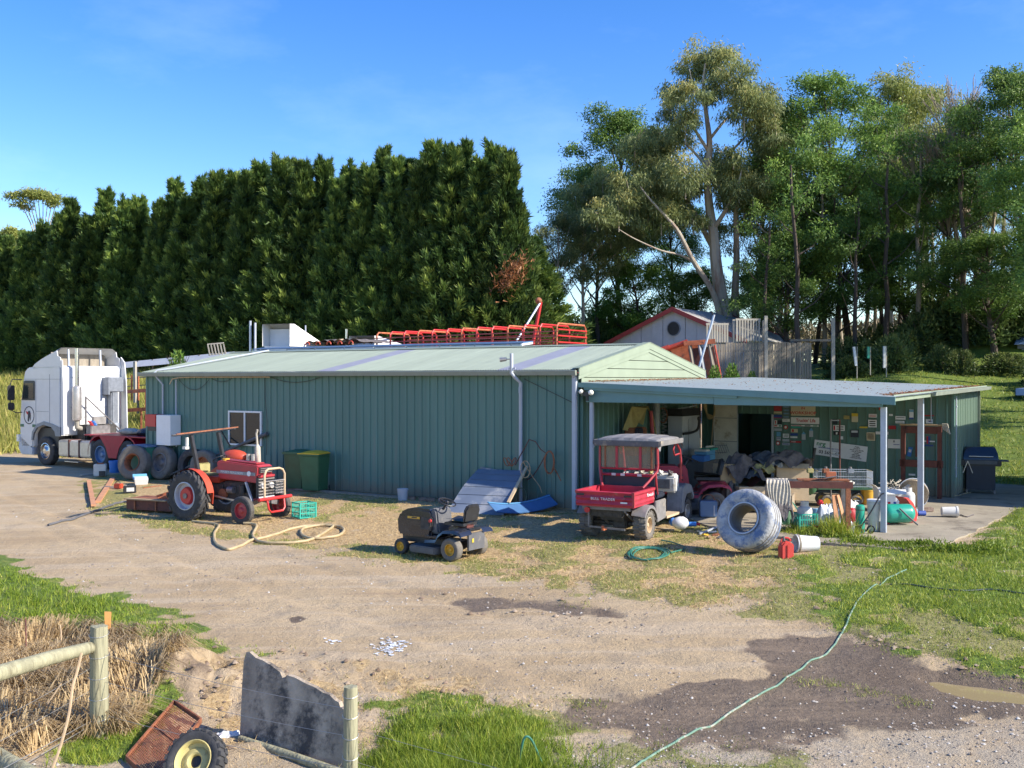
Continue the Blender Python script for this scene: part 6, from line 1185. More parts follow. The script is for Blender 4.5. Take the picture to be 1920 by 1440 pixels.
# milk crate
def crate(p, rz, label, m='crategreen', s=0.35, h=0.30, rot=None):
    t = thing('milk_crate', label, 'crate', p, rz, rot=rot); a = s / 2
    for (x, y) in ((-a, -a), (a, -a), (a, a), (-a, a)): MB().box((x, y, h / 2), (0.03, 0.03, h)).build('corner_post', m, t)
    for z in (0.015, h * 0.34, h * 0.67, h - 0.015):
        mb = MB()
        for s_ in (-1, 1): mb.box((0, s_ * a, z), (s, 0.014, 0.022)); mb.box((s_ * a, 0, z), (0.014, s, 0.022))
        mb.build('side_bars', m, t)
    mb = MB()
    for i in range(1, 7):
        for s_ in (-1, 1): mb.box((-a + s * i / 7, s_ * a, h / 2), (0.012, 0.012, h)); mb.box((s_ * a, -a + s * i / 7, h / 2), (0.012, 0.012, h))
    for i in range(8): mb.box((-a + s * i / 7, 0, 0.01), (0.012, s, 0.012)); mb.box((0, -a + s * i / 7, 0.012), (s, 0.012, 0.01))
    for o in [mb.build('lattice', m, t)]: o['kind'] = 'stuff'
    return t
q = gp(570, 970); crate(q, R(38), 'teal green milk crate lying on the straw near the tractor', s=0.40, h=0.36)
def bucket(p, r, h, m, label, rot=None, rz=0, lid=None, name='bucket', handle=True):
    t = thing(name, label, name.replace('_', ' '), p, rz, rot=rot)
    MB().lathe([(0.001, 0.0), (r * 0.84, 0.0), (r * 0.86, 0.01), (r * 0.98, h * 0.84), (r * 1.04, h * 0.85), (r * 1.04, h * 0.92), (r, h * 0.93), (r * 1.02, h), (r * 0.95, h), (r * 0.82, 0.02), (0.001, 0.02)], n=28).build('body', m, t, smooth=True, ang=40)
    if lid: MB().lathe([(0.001, h + 0.012), (r * 1.0, h + 0.012), (r * 1.05, h), (r * 1.05, h - 0.02)], n=28).build('lid', lid, t, smooth=True, ang=40)
    if handle: MB().tube(arc((0, 0, h * 0.88), r * 1.04, R(200), R(340), 12, ax=(1, 0, 0), ay=(0, 0.3, 0.95)), 0.004, 5).build('handle', 'wire', t)
    return t
bucket(gp(755, 938), 0.14, 0.30, 'pipewhite', 'small white bucket standing against the long green wall')
bucket(gp(215, 886), 0.19, 0.40, 'blue', 'bright blue bucket between the truck wheels and the worn tyre')
# engine-like can, batteries, box
q = gp(188, 893); t = thing('fuel_can', 'grimy square metal can with brown stains beside the truck wheel', 'can', q, R(12)); MB().box((0, 0, 0.20), (0.38, 0.26, 0.38)).build('body', 'whitedirty', t, bev=0.02); MB().box((0, -0.02, 0.41), (0.2, 0.05, 0.05)).build('handle', 'rust', t); MB().box((0.08, -0.14, 0.1), (0.2, 0.02, 0.16)).build('side_stain', 'engine', t)
q = gp(243, 924); t = thing('battery', 'black car battery with pale label on the grass', 'battery', q, R(18)); MB().box((0, 0, 0.10), (0.34, 0.2, 0.20)).build('case', 'black', t, bev=0.012); MB().box((0.02, -0.104, 0.10), (0.2, 0.006, 0.11)).build('label_sheet', 'whitedirty', t); MB().cyl((-0.1, 0, 0.2), (-0.1, 0, 0.23), 0.015).build('terminal', 'alu', t)
q = gp(222, 917); t = thing('chainsaw', 'small orange and black chainsaw lying left of the battery', 'chainsaw', q, R(160)); MB().box((0, 0, 0.09), (0.24, 0.16, 0.14)).build('body', 'orange', t, bev=0.02); MB().box((0.32, 0, 0.05), (0.4, 0.01, 0.06)).build('bar', 'alu', t); MB().tube(arc((0.02, 0, 0.14), 0.09, 0, math.pi, 8), 0.012, 6).build('handle', 'black', t)
q = gp(264, 908); t = thing('plastic_tub', 'white square plastic tub tipped in front of the worn tyre', 'tub', q, R(20), rot=(R(12), 0, R(24))); MB().box((0, 0, 0.11), (0.36, 0.26, 0.2), taper=1.12).build('body', 'whiteclean', t, bev=0.015); MB().box((-0.02, 0.18, 0.18), (0.4, 0.2, 0.02), m=Matrix.Rotation(R(35), 3, 'X')).build('lid', 'cyan', t)
def plank(a, b, w, h, m, label, name='plank', cat='plank', lift=0.02):
    a = Vector(a); b = Vector(b); t = thing(name, label, cat, a); MB().beam((0, 0, lift), tuple(b - a + Vector((0, 0, lift))), w, h).build('board', m, t); return t
plank(gp(166, 905), gp(175, 952), 0.12, 0.05, 'timberred', 'reddish timber plank on edge, left of the crossed pair', lift=0.06)
plank(gp(212, 897), gp(183, 943), 0.14, 0.05, 'timberred', 'reddish timber plank lying at a slant, right of the crossed pair')
plank(gp(268, 916), gp(302, 912), 0.03, 0.03, 'rust', 'thin rusty iron bar on the grass near the battery', 'iron_bar', 'bar')
plank(gp(150, 893), gp(178, 890), 0.10, 0.04, 'woodlight', 'short pale board lying by the stained can')
plank(L(-5.2, -0.32), L(-9.2, -0.34), 0.14, 0.06, 'woodgrey', 'long grey board lying along the foot of the long wall')
def onplane(px, py, ly):
    a, z = onwall(px, py, ly); p = L(a, ly, z); return p
a = gp(302, 899); b_ = onplane(501, 813, -0.08)
t = thing('long_pole', 'long black pole leaning from the ground to the wall under the window', 'pole', a); MB().tube([(0, 0, 0.03), tuple((b_ - a) * 0.55 + Vector((0, 0, 0.02))), tuple(b_ - a)], [0.03, 0.035, 0.06], 8).build('shaft', 'plastgrey', t)
a = onplane(413, 806, -0.06); b_ = onplane(431, 836, -0.25); t = thing('wall_strut', 'thin dark diagonal strut beside the window', 'strut', a); MB().beam((0, 0, 0), tuple(b_ - a), 0.035).build('bar', 'black', t)
# orange machine behind the tractor
q = L(-10.15, -1.5); q.z = float(tz(q.x, q.y)); t = thing('orange_compressor', 'small orange machine with brass cylinders behind the tractor bonnet', 'compressor', q, SH + R(10))
MB().ball((0, 0, 0.98), 0.34, 8, sq=(1.25, 0.7, 0.6)).build('hood', 'orange', t, smooth=True); MB().box((0.1, 0, 0.5), (1.0, 0.5, 0.75)).build('body', 'redbright', t, bev=0.04)
for i in range(2): MB().cyl((0.5 + i * 0.17, -0.05, 0.9), (0.5 + i * 0.17, -0.05, 1.08), 0.06).build('cylinder', 'alu', t)
for s in (-0.35, 0.45): MB().cyl((s, -0.3, 0.15), (s, 0.3, 0.15), 0.15).build('wheel', 'black', t)
# loose bricks along the wall
q0 = None
for i, xx in enumerate((-5.0, -4.72, -4.35, -4.1, -3.7)):
    labs = ['brown brick nearest the white bucket', 'second brown brick from the white bucket', 'third brown brick from the white bucket, a bit apart', 'fourth brown brick from the white bucket', 'last brown brick before the blue panels']
    t = thing('loose_brick', labs[i], 'brick', L(xx, -0.42 - 0.03 * (i % 2)), SH + 0.3 * i, 'bricks along the foot of the wall'); MB().box((0, 0, 0.04), (0.23, 0.12, 0.09)).build('block', 'stonebrick', t, bev=0.012)
# leaning sectional door panels
A = gp(838, 962); B_ = gp(944, 966); Ct = onplane(898, 878, -0.12); Dt = onplane(984, 882, -0.12)
t = thing('door_panels', 'blue grey sectional garage door leaning on the wall behind the mower', 'door panels', A)
for i in range(6):
    u0, u1 = i / 6, (i + 1) / 6 - 0.012; bow = lambda u: Vector((0, 0, 0.10 * math.sin(u * math.pi)))
    ps = [A.lerp(Ct, u0) + bow(u0), B_.lerp(Dt, u0) + bow(u0), B_.lerp(Dt, u1) + bow(u1), A.lerp(Ct, u1) + bow(u1)]; ps = [p_ - A for p_ in ps]
    nn = (ps[1] - ps[0]).cross(ps[3] - ps[0]).normalized() * 0.03
    MB().add(ps + [p_ - nn for p_ in ps], [(0, 1, 2, 3), (7, 6, 5, 4), (0, 4, 5, 1), (1, 5, 6, 2), (2, 6, 7, 3), (3, 7, 4, 0)]).build('panel', 'bluepanel', t)
tr_ = MB().beam(tuple(B_.lerp(Dt, 0.12) - A + Vector((0.05, 0, 0.16))), tuple(Dt - A + Vector((0.06, 0, 0.10))), 0.07, 0.04).build('side_track', 'cardtan', t)
MB().beam(tuple(Ct - A + Vector((0.05, 0, 0.02))), tuple(Ct.lerp(Dt, 0.62) - A + Vector((0, -0.05, -0.06))), 0.05, 0.03).build('top_bar', 'bluepanel', t)
a = gp(930, 972); b_ = gp(1046, 957); t = thing('curved_panel', 'curved bright blue panel strip lying on the ground right of the door panels', 'panel', a)
d = b_ - a; nrm = Vector((-d.y, d.x, 0)).normalized()
MB().grid(lambda u, v: d * u + nrm * (0.36 * v) + Vector((0, 0, 0.05 + 0.20 * v + 0.10 * (2 * u - 1) ** 2)), 10, 3).grid(lambda u, v: d * u + nrm * (0.36 * v) + Vector((0, 0, 0.035 + 0.20 * v + 0.10 * (2 * u - 1) ** 2)), 10, 3).build('sheet', 'bluetarp', t, smooth=True)
MB().tube([d * u_ + nrm * 0.3 + Vector((0, 0, 0.235 + 0.10 * (2 * u_ - 1) ** 2)) for u_ in [i / 8 for i in range(9)]], 0.012, 5).build('edge_bead', 'cyan', t)
# tangled wire scrap at the vent pipe
def curl(name, label, pts3, r, m, cat='wire', origin=None):
    o = Vector(origin) if origin is not None else Vector(pts3[0]); t = thing(name, label, cat, o); MB().tube([Vector(p_) - o for p_ in pts3], r, 6).build('strand', m, t, smooth=True); return t
def wl_(px, py, ly=-0.18): return onplane(px, py, ly)
curl('wire_coil', 'oval coil of rusty wire hanging right of the vent pipe', [wl_(1030 + 9 * math.cos(a_) * (1 + 0.12 * math.sin(a_ * 2.3)), 867 + 21 * math.sin(a_) * (1 + 0.05 * math.cos(a_ * 1.7)), -0.15 - 0.01 * a_) for a_ in [i * 0.45 for i in range(44)]] + [wl_(1045, 888), wl_(1052, 902)], 0.014, 'rust')
curl('wire_frame', 'bent square wire frame standing behind the vent pipe', [wl_(x_, y_, -0.14) for x_, y_ in ((966, 872), (975, 855), (985, 838), (992, 824), (1004, 828), (1014, 843), (1024, 850), (1016, 866), (1008, 880), (998, 894), (988, 900))], 0.013, 'rustdark')
curl('wire_loop', 'thin tan wire loop with long tail below the vent pipe', [wl_(985 + 9 * math.cos(a_), 880 + 16 * math.sin(a_), -0.3 - 0.02 * a_) for a_ in [i * 0.5 for i in range(22)]] + [wl_(1000, 896), wl_(1012, 912), wl_(1016, 924)], 0.010, 'stick')
curl('wire_curl', 'small knotted wire curl just above the blue door panels', [wl_(948 + 7 * math.cos(a_) + a_ * 1.0, 866 + 8 * math.sin(a_ * 1.3), -0.2 - 0.02 * math.sin(a_ * 3)) for a_ in [i * 0.5 for i in range(30)]], 0.012, 'rust')
curl('hose_ring', 'thin pale ring of hose low behind the vent pipe', [wl_(977 + 10 * math.cos(a_), 930 + 15 * math.sin(a_), -0.15) for a_ in [i * 0.4 for i in range(17)]], 0.010, 'hosegreen')
# ---------------------------------------------------------- hoses
def smooth_pts(P, n=8):
    out = []; P = [Vector(p) for p in P]; Q = [P[0] * 2 - P[1]] + P + [P[-1] * 2 - P[-2]]
    for i in range(1, len(Q) - 2):
        for j in range(n):
            t_ = j / n; a, b, c, d = Q[i - 1], Q[i], Q[i + 1], Q[i + 2]
            out.append(0.5 * ((2 * b) + (c - a) * t_ + (2 * a - 5 * b + 4 * c - d) * t_ ** 2 + (3 * b - a - 3 * c + d) * t_ ** 3))
    out.append(P[-1]); return out
def hose(name, label, px, r, m, n=8, cat='hose', lift=None):
    P = smooth_pts([gp(x, y) for x, y in px], n); xs_ = np.array([p_.x for p_ in P]); ys_ = np.array([p_.y for p_ in P]); hz = height(xs_, ys_)
    o = P[0].copy(); t = thing(name, label, cat, o)
    MB().tube([Vector((p_.x, p_.y, float(h_) + (r if lift is None else lift))) - o for p_, h_ in zip(P, hz)], r, 8).build('tubing', m, t, smooth=True, recalc=False); return t
zz_ = lambda X, Y: (200 + 0.2292 * X, 740 + 0.2292 * Y)
hose('suction_hose', 'thick cream hose curving along the lane edge, nearest the tractor', [zz_(*q_) for q_ in ((700, 1040), (800, 1055), (890, 1070), (915, 1090), (880, 1150), (890, 1225), (950, 1268), (1010, 1280), (1100, 1240), (1200, 1200), (1350, 1160), (1500, 1110), (1640, 1085), (1760, 1080))], 0.029, 'hosecream')
hose('suction_hose', 'thick cream hose ending in a loop right of the other one', [zz_(*q_) for q_ in ((1120, 1065), (1200, 1070), (1225, 1095), (1195, 1160), (1230, 1208), (1350, 1228), (1550, 1222), (1700, 1190), (1800, 1130), (1850, 1085), (1750, 1080), (1620, 1105), (1590, 1145), (1640, 1185), (1760, 1190), (1900, 1165), (1940, 1120), (1900, 1090), (1800, 1085))], 0.029, 'hosecream', lift=0.038)
hose('garden_hose', 'long green garden hose running across the wet lane to the lawn', [(1120, 1500), (1198, 1442), (1260, 1397), (1330, 1352), (1400, 1312), (1480, 1266), (1520, 1236), (1548, 1222), (1580, 1188), (1600, 1152), (1612, 1132), (1640, 1108), (1700, 1078)], 0.012, 'hosegreen', 12)
hose('garden_hose', 'dark thin hose half buried in the lawn at the right', [(1670, 1102), (1740, 1112), (1800, 1118), (1860, 1116), (1930, 1124), (2000, 1128)], 0.013, 'hosedark')
hose('poly_pipe', 'black poly pipe curving from the lane towards the slasher', [(90, 985), (150, 970), (190, 956), (228, 943), (258, 946)], 0.03, 'plastgrey')
cp_ = []
for i in range(66):
    a_ = i * 0.48; rr_ = 1 + 0.13 * math.sin(a_ * 0.9) + 0.004 * i; cp_.append((1218 + 30 * rr_ * math.cos(a_) + 3 * math.sin(i * 1.1), 1044 + 10 * rr_ * math.sin(a_)))
hose('coiled_hose', 'coil of dark green hose lying on the dirt before the wide tyre', cp_ + [(1262, 1040), (1285, 1030), (1260, 1020), (1240, 1016)], 0.014, 'hosegreend', 3, lift=0.03)
q = gp(985, 1452); t = thing('hose_loop', 'green hose loop standing up from the grass at the bottom edge', 'hose', q); k_ = kk(q)
MB().tube(smooth_pts([(-0.06, 0, -0.05), (-0.05, 0, 0.12), (-0.02, 0, 0.30), (0.02, 0.0, 0.34), (0.07, 0.02, 0.28), (0.13, 0.03, 0.14), (0.20, 0.05, 0.0)]), 0.011, 8).build('tubing', 'hosegreend', t, smooth=True)

# ---------------------------------------------------------- under the lean-to
FZ = 0.035
def LT(lx, ly, z=FZ): return L(lx, ly, z)
def gl(px, py): p = gp(px, py); return Vector((p.x, p.y, max(p.z, FZ)))
t = thing('hung_canvas', 'yellow canvas and red frame bundle hung on the inner wall above the buggy', 'canvas bundle', LT(0.25, 1.9, 0), SH)
MB().add([(0, -0.15, 1.85), (0.15, 0.12, 1.80), (0.1, 0.55, 2.0), (0.02, 0.3, 2.42), (0.25, 0.5, 1.95), (0.12, 1.05, 2.42), (0.1, 1.3, 2.2), (0.3, 0.6, 2.38)], [(0, 1, 3), (1, 2, 3), (3, 7, 5), (7, 6, 5), (2, 4, 7), (2, 7, 3)]).build('canvas', 'canvas', t)
MB().box((0.12, 0.35, 1.55), (0.3, 0.7, 0.7)).build('frame_box', 'rust', t, bev=0.03); MB().tube([(0.3, 0.85, 2.3), (0.32, 0.95, 1.3)], 0.05, 8).build('red_tube', 'red', t); MB().tube([(0.2, 1.1, 2.3), (0.2, 1.45, 1.5)], 0.02, 6).build('strap', 'canvas', t); MB().box((0.3, 0.15, 1.75), (0.12, 0.3, 0.3)).build('dark_pouch', 'navy', t, bev=0.03)
t = thing('standing_pipe', 'fat dark grey pipe standing against the inner wall', 'pipe', LT(0.22, 3.75), SH); MB().cyl((0, 0, 0), (0, 0, 2.75), 0.11).build('shaft', 'galvdark', t)
t = thing('hanging_spring', 'rusty coil spring and wire hanging beside the fat pipe', 'spring', LT(0.2, 4.3, 0), SH)
MB().tube([(0.07 * math.cos(i * 0.7), 0.07 * math.sin(i * 0.7), 2.7 - i * 0.012) for i in range(110)], 0.013, 5).build('coil', 'galvdark', t); MB().tube([(0.1 + 0.13 * math.cos(i * 0.5), -0.3, 2.15 + 0.2 * math.sin(i * 0.5)) for i in range(20)], 0.012, 5).build('loop', 'rust', t)
t = thing('white_cupboard', 'tall white metal cupboard against the inner wall', 'cupboard', LT(0.45, 5.05), SH); MB().box((0, 0, 1.05), (0.42, 1.2, 2.05)).build('body', 'pipewhite', t, bev=0.01); MB().box((0.215, -0.18, 1.05), (0.01, 0.012, 1.9)).build('door_gap', 'galvdark', t); MB().box((0.0, 0.0, 2.18), (0.42, 1.2, 0.2)).build('top_shelf', 'black', t); MB().beam((0.1, -0.6, 2.28), (0.1, 0.62, 2.34), 0.03).build('top_bar', 'galv', t)
t = thing('bent_pipe', 'bent black pipe resting in front of the white cupboard', 'pipe', LT(0.85, 4.6, 0), SH); MB().tube(smooth_pts([(0, -0.5, 1.66), (0, 0.1, 1.68), (0, 0.45, 1.75), (0, 0.55, 1.95), (0, 0.5, 2.05), (0, 0.62, 2.06)]), 0.035, 8).build('tubing', 'black', t, smooth=True)
for i, (yy, z0, z1, m_) in enumerate(((6.15, 2.7, 1.6, 'rust'), (6.35, 2.7, 1.1, 'cardboard'), (6.6, 2.65, 1.5, 'rustdark'))):
    t = thing('hanging_strap', ['left of three straps hanging right of the white cupboard', 'longest of three straps hanging right of the white cupboard', 'right of three straps hanging right of the white cupboard'][i], 'strap', LT(0.25, yy, 0), SH, 'straps hanging in the lean-to'); MB().tube([(0, 0, z0), (0.03, 0, (z0 + z1) / 2), (0, 0.02, z1)], 0.02, 6).build('strand', m_, t)
t = thing('rope_hank', 'hank of cream rope hanging left of the white door', 'rope', LT(0.32, 7.25, 0), SH)
for j in range(5): MB().tube(smooth_pts([(0, 0, 2.7), (-0.12 - 0.012 * j, -0.02 * j, 2.4), (-0.10, -0.02 * j, 2.02 + 0.03 * j), (0.0, -0.03, 1.95 + 0.03 * j), (0.10 + 0.01 * j, -0.02, 2.05), (0.12, 0, 2.4), (0, 0, 2.7)]), 0.016, 6).build('strand', 'hosecream', t, smooth=True)
t = thing('broom_handle', 'thin wooden handle leaning beside the white door', 'handle', LT(0.35, 7.0), SH); MB().tube([(0, 0, 0), (0.05, 0.3, 2.0)], 0.018, 6).build('shaft', 'wood', t)
t = thing('white_tube', 'short white tube standing behind the red lawn tractor', 'tube', LT(0.5, 6.0), SH); MB().cyl((0, 0, 0.0), (0, 0, 1.42), 0.035).build('shaft', 'whitedirty', t)
t = thing('shelf_stack', 'low dark cabinet piled with tubs in front of the white cupboard', 'cabinet', LT(1.15, 4.7), SH); MB().box((0, 0, 0.45), (0.5, 1.1, 0.9)).build('cabinet', 'plastgrey', t)
for (a_, b_, w_, h_, z_, m_) in ((0.05, -0.25, 0.42, 0.16, 0.98, 'blue'), (0.0, 0.22, 0.45, 0.15, 0.98, 'cyan'), (0.05, 0.02, 0.6, 0.10, 1.12, 'cyan'), (0.08, 0.2, 0.5, 0.05, 1.20, 'crategreen'), (0.1, -0.3, 0.25, 0.05, 1.19, 'whitedirty')): MB().box((a_, b_, z_), (0.35, w_, h_)).build('tub', m_, t, bev=0.01)
for i in range(5): MB().ball((0.1, 0.02 + i * 0.1, 1.26), 0.035, 5).build('bottle_cap', 'whitedirty', t)
t = thing('wire_rack', 'thin dark wire rack on the wall behind the red lawn tractor seat', 'rack', LT(0.9, 6.6, 0), SH)
for zz in (1.05, 1.25): MB().beam((0, -0.4, zz), (0, 0.4, zz - 0.05), 0.018).build('rail', 'galvdark', t)
for i in range(6): MB().beam((0, -0.4 + i * 0.16, 1.25), (0.1, -0.4 + i * 0.16, 1.0), 0.012).build('wire', 'galvdark', t)
q = gl(1328, 972); t = thing('battery_charger', 'slate blue square charger box behind the wide tyre', 'charger', q, R(-6)); MB().box((0, 0, 0.19), (0.38, 0.3, 0.36)).build('case', 'bluesteel', t, bev=0.02); MB().tube(arc((0, 0, 0.36), 0.14, 0, math.pi, 10), 0.012, 6).build('handle', 'rust', t); MB().box((0.12, -0.155, 0.16), (0.03, 0.01, 0.22)).build('stripe', 'pipewhite', t)
q = gl(1303, 966); t = thing('oil_drum', 'short black plastic drum behind the buggy wheel', 'drum', q); MB().lathe([(0.001, 0), (0.17, 0), (0.18, 0.02), (0.18, 0.42), (0.15, 0.46), (0.05, 0.47), (0.05, 0.52), (0.001, 0.52)]).build('body', 'black', t, smooth=True, ang=40)
q = gl(1276, 998); t = thing('white_sack', 'stuffed white plastic sack on the ground before the buggy', 'sack', q, R(10)); MB().ball((0, 0, 0.12), 0.16, 9, sq=(1.1, 0.8, 0.85), rough=0.05).build('body', 'whiteclean', t, smooth=True)
q = gl(1262, 992); t = thing('blue_bottle', 'blue plastic bottle lying against the white sack', 'bottle', q, R(10)); MB().ball((0, 0, 0.09), 0.09, 8, sq=(1, 0.9, 1)).build('body', 'blue', t, smooth=True)
q = gl(1300, 992); t = thing('spray_bottle', 'blue bottle with red cap lying right of the white sack', 'bottle', q); MB().cyl((-0.1, 0, 0.05), (0.06, 0, 0.05), 0.05).build('body', 'blue', t); MB().cyl((0.06, 0, 0.05), (0.14, 0, 0.05), 0.03).build('cap', 'redbright', t)
for i in range(6):
    q = gp(1315 + i * 7, 1000 + (i % 3) * 5); t = thing('litter_scrap', ['pale', 'yellow', 'brown', 'white', 'rusty', 'grey'][i] + ' scrap of litter between the white sack and the wide tyre', 'scrap', q, i * 0.8, 'litter scraps left of the wide tyre'); MB().box((0, 0, 0.03), (0.16, 0.06, 0.03), m=Matrix.Rotation(0.2, 3, 'Y')).build('piece', ['signcream', 'yellow', 'cardboard', 'white', 'rust', 'steel'][i], t)
t = plank(gp(1312, 1003), gp(1345, 990), 0.04, 0.03, 'pipewhite', 'thin white stick lying left of the wide tyre', 'stick', 'stick')
plank(gp(1222, 990), gp(1262, 996), 0.1, 0.03, 'cardtan', 'weathered board lying behind the buggy wheel')
# pile of cartons and cloth
def carton(p, w, d, h, rz, label, flaps=True, m='cardtan', tilt=0.0, inner='rustdark'):
    t = thing('cardboard_box', label, 'box', p, rz, rot=(tilt, 0, rz)); th = 0.008
    for (c_, s_) in (((0, -d / 2, h / 2), (w, th, h)), ((0, d / 2, h / 2), (w, th, h)), ((-w / 2, 0, h / 2), (th, d - 2 * th, h)), ((w / 2, 0, h / 2), (th, d - 2 * th, h))): MB().box(c_, s_).build('side', m, t)
    MB().box((0, 0, 0.006), (w - 0.02, d - 0.02, 0.01)).build('base', m, t); MB().box((0, 0, h * 0.6), (w * 0.8, d * 0.8, 0.02)).build('contents', inner, t)
    if flaps:
        for s in (-1, 1):
            MB().add([(-w / 2, s * d / 2, h), (w / 2, s * d / 2, h), (w / 2 - 0.02, s * (d / 2 + 0.14), h - 0.10), (-w / 2 + 0.02, s * (d / 2 + 0.14), h - 0.10)], [(0, 1, 2, 3)]).build('flap', m, t)
            MB().add([(s * w / 2, -d / 2, h), (s * w / 2, d / 2, h), (s * (w / 2 + 0.12), d / 2, h + 0.10), (s * (w / 2 + 0.12), -d / 2, h + 0.10)], [(0, 1, 2, 3)]).build('flap', m, t)
    return t
base = gl(1428, 958); kb = kk(base)
t = thing('pallet_stand', 'dark pallet stand under the heap of boxes and cloth', 'pallet', base, R(-20)); 
for i in range(6): MB().box((0, -0.5 + i * 0.2, 0.40), (1.5, 0.14, 0.03)).build('slat', 'wood', t)
for xx in (-0.7, 0, 0.7): MB().box((xx, 0, 0.2), (0.09, 1.1, 0.38)).build('bearer', 'wood', t)
def bp(px, py, dy=0.0): return at(px, py, base.y + dy)
carton(bp(1484, 904, 0.10), 0.74, 0.55, 0.46, R(-8), 'open tan cardboard box at the top right of the heap')
carton(bp(1484, 936, 0.12), 0.72, 0.5, 0.36, R(-6), 'closed tan cardboard box beneath the open one in the heap', False)
carton(bp(1358, 906, -0.1), 0.42, 0.3, 0.46, R(24), 'brown cardboard box at the left of the heap', False, 'cardboard')
carton(bp(1424, 948, -0.45), 1.05, 0.5, 0.44, R(2), 'large tilted pale box with a dark cloth in it, front of the heap', False, 'cardtan', tilt=R(-4))
t = thing('rolled_carpet', 'dark brown rolled mat curving out of the front box', 'mat', bp(1427, 918, -0.15), R(5)); MB().grid(lambda u, v: Vector((-0.34 + 0.68 * v, -0.25 + 0.5 * u, 0.02 + 0.24 * math.sin(v * math.pi) + 0.03 * u)), 6, 14).build('sheet', 'rustdark', t, smooth=True)
def cloth(p, s, label, m='clothgrey', seed=0, rz=0, name='cloth', cat='cloth'):
    t = thing(name, label, cat, p, rz); rs = np.random.default_rng(seed); ph = rs.uniform(0, 6.28, 8)
    def fn(u, v):
        x = (u - 0.5) * 2; y = (v - 0.5) * 2; r = max(abs(x), abs(y)); z = 1 - r ** 2.2
        w = 0.22 * math.sin(5 * x + 3 * y + ph[0]) * (0.3 + r) + 0.15 * math.sin(9 * y - 4 * x + ph[1]) + 0.08 * math.sin(17 * x + ph[2]) * math.sin(13 * y + ph[3])
        return Vector((x * s[0] * (1 + 0.1 * math.sin(7 * y + ph[4])), y * s[1] * (1 + 0.1 * math.sin(6 * x + ph[5])), (z + w) * s[2]))
    MB().grid(fn, 26, 26).build('fabric', m, t, smooth=True, ang=75); return t
cloth(bp(1393, 888, -0.05), (0.42, 0.34, 0.42), 'grey crumpled coat at the upper left of the heap', seed=1)
cloth(bp(1436, 870, 0.1), (0.46, 0.3, 0.26), 'blue grey cloth at the very top of the heap', 'clothblue', 2)
cloth(bp(1474, 868, 0.0), (0.50, 0.3, 0.26), 'dark grey tarp piece over the top right of the heap', 'clothgrey', 3)
cloth(bp(1430, 882, -0.12), (0.26, 0.22, 0.16), 'pale tan crumpled cloth in the middle of the heap', 'canvas', 4)
cloth(bp(1450, 874, -0.05), (0.18, 0.2, 0.14), 'cream cloth tucked under the dark tarp piece', 'clothcream', 5)
cloth(bp(1406, 893, -0.10), (0.30, 0.25, 0.18), 'slate blue cloth draped over the front box', 'clothblue', 6)
cloth(gl(1362, 962), (0.34, 0.28, 0.62), 'long dark coat slumped down the left side of the heap', 'clothgrey', 7)
cloth(gl(1350, 958), (0.2, 0.2, 0.36), 'dull blue sheet at the foot of the heap', 'clothblue', 8)
q = bp(1468, 905, -0.25); curl('black_cable', 'loop of black cable over the front of the boxes', smooth_pts([q + Vector((-0.35, 0, 0.05)), q + Vector((-0.2, -0.05, 0.12)), q + Vector((0.0, -0.05, 0.08)), q + Vector((0.12, -0.05, -0.05)), q + Vector((0.18, -0.05, -0.25))]), 0.014, 'black', 'cable')
q = gl(1500, 935); t = thing('dark_jug', 'dark green jug with stick in it behind the boxes', 'jug', q + Vector((0.45, 0.6, 0))); MB().ball((0, 0, 0.3), 0.25, 8, sq=(0.8, 0.8, 1.2)).build('body', 'bingreen', t, smooth=True); MB().tube([(0, 0, 0.5), (0.12, 0, 1.25)], 0.04, 6).build('stick', 'black', t)
# steel bench
q = gl(1515, 1002); kq = kk(q); rb_ = R(-8); t = thing('steel_bench', 'rusty steel frame workbench with a vice near the wide tyre', 'workbench', q, rb_)
for yy in (-0.22, 0.30): MB().box((0.02, yy, 0.98), (1.62, 0.05, 0.13)).build('beam', 'rustdark' if yy < 0 else 'steel', t)
for xx in (-0.75, 0.0, 0.78): MB().box((xx, 0.04, 0.99), (0.06, 0.47, 0.08)).build('cross_beam', 'rust', t)
for xx in (-0.76, 0.78):
    for yy in (-0.22, 0.30): MB().box((xx - 0.04 * (xx > 0), yy, 0.46), (0.09, 0.07, 0.92)).build('leg', 'rust' if yy < 0 else 'steel', t)
MB().box((0.3, 0.04, 1.06), (1.0, 0.30, 0.025)).build('top_plate', 'rust', t)
v_ = MB().box((0.42, -0.02, 1.14), (0.14, 0.18, 0.14)).build('vice', 'rust', t, bev=0.02); MB().box((0.42, -0.16, 1.18), (0.20, 0.08, 0.12)).build('jaw', 'rustorange', v_, bev=0.01); MB().tube([(0.30, -0.24, 1.12), (0.54, -0.24, 1.16)], 0.012, 6).build('handle', 'steel', v_)
t2 = thing('shade_cloth', 'cream string cloth bundle hung over the left end of the bench', 'cloth', q + Vector((-0.62, 0.02, 0)), rb_)
MB().grid(lambda u, v: Vector((-0.20 + 0.42 * u + 0.025 * math.sin(v * 9 + u * 5), (-0.27 - 0.007 * math.sin(u * 46 + v * 3)) + (0.5 * (v - 0.55) / 0.45 if v > 0.55 else 0), (0.42 + 0.65 * min(v / 0.55, 1)) + 0.004 * math.sin(u * 46 + v * 3))), 90, 14).build('strings', 'clothcream', t2, smooth=True, ang=80)
t3 = cloth(q + Vector((-0.52, -0.22, 0.38)), (0.16, 0.08, 0.3), 'grey rag tail hanging below the cream cloth', 'clothgrey', 12)
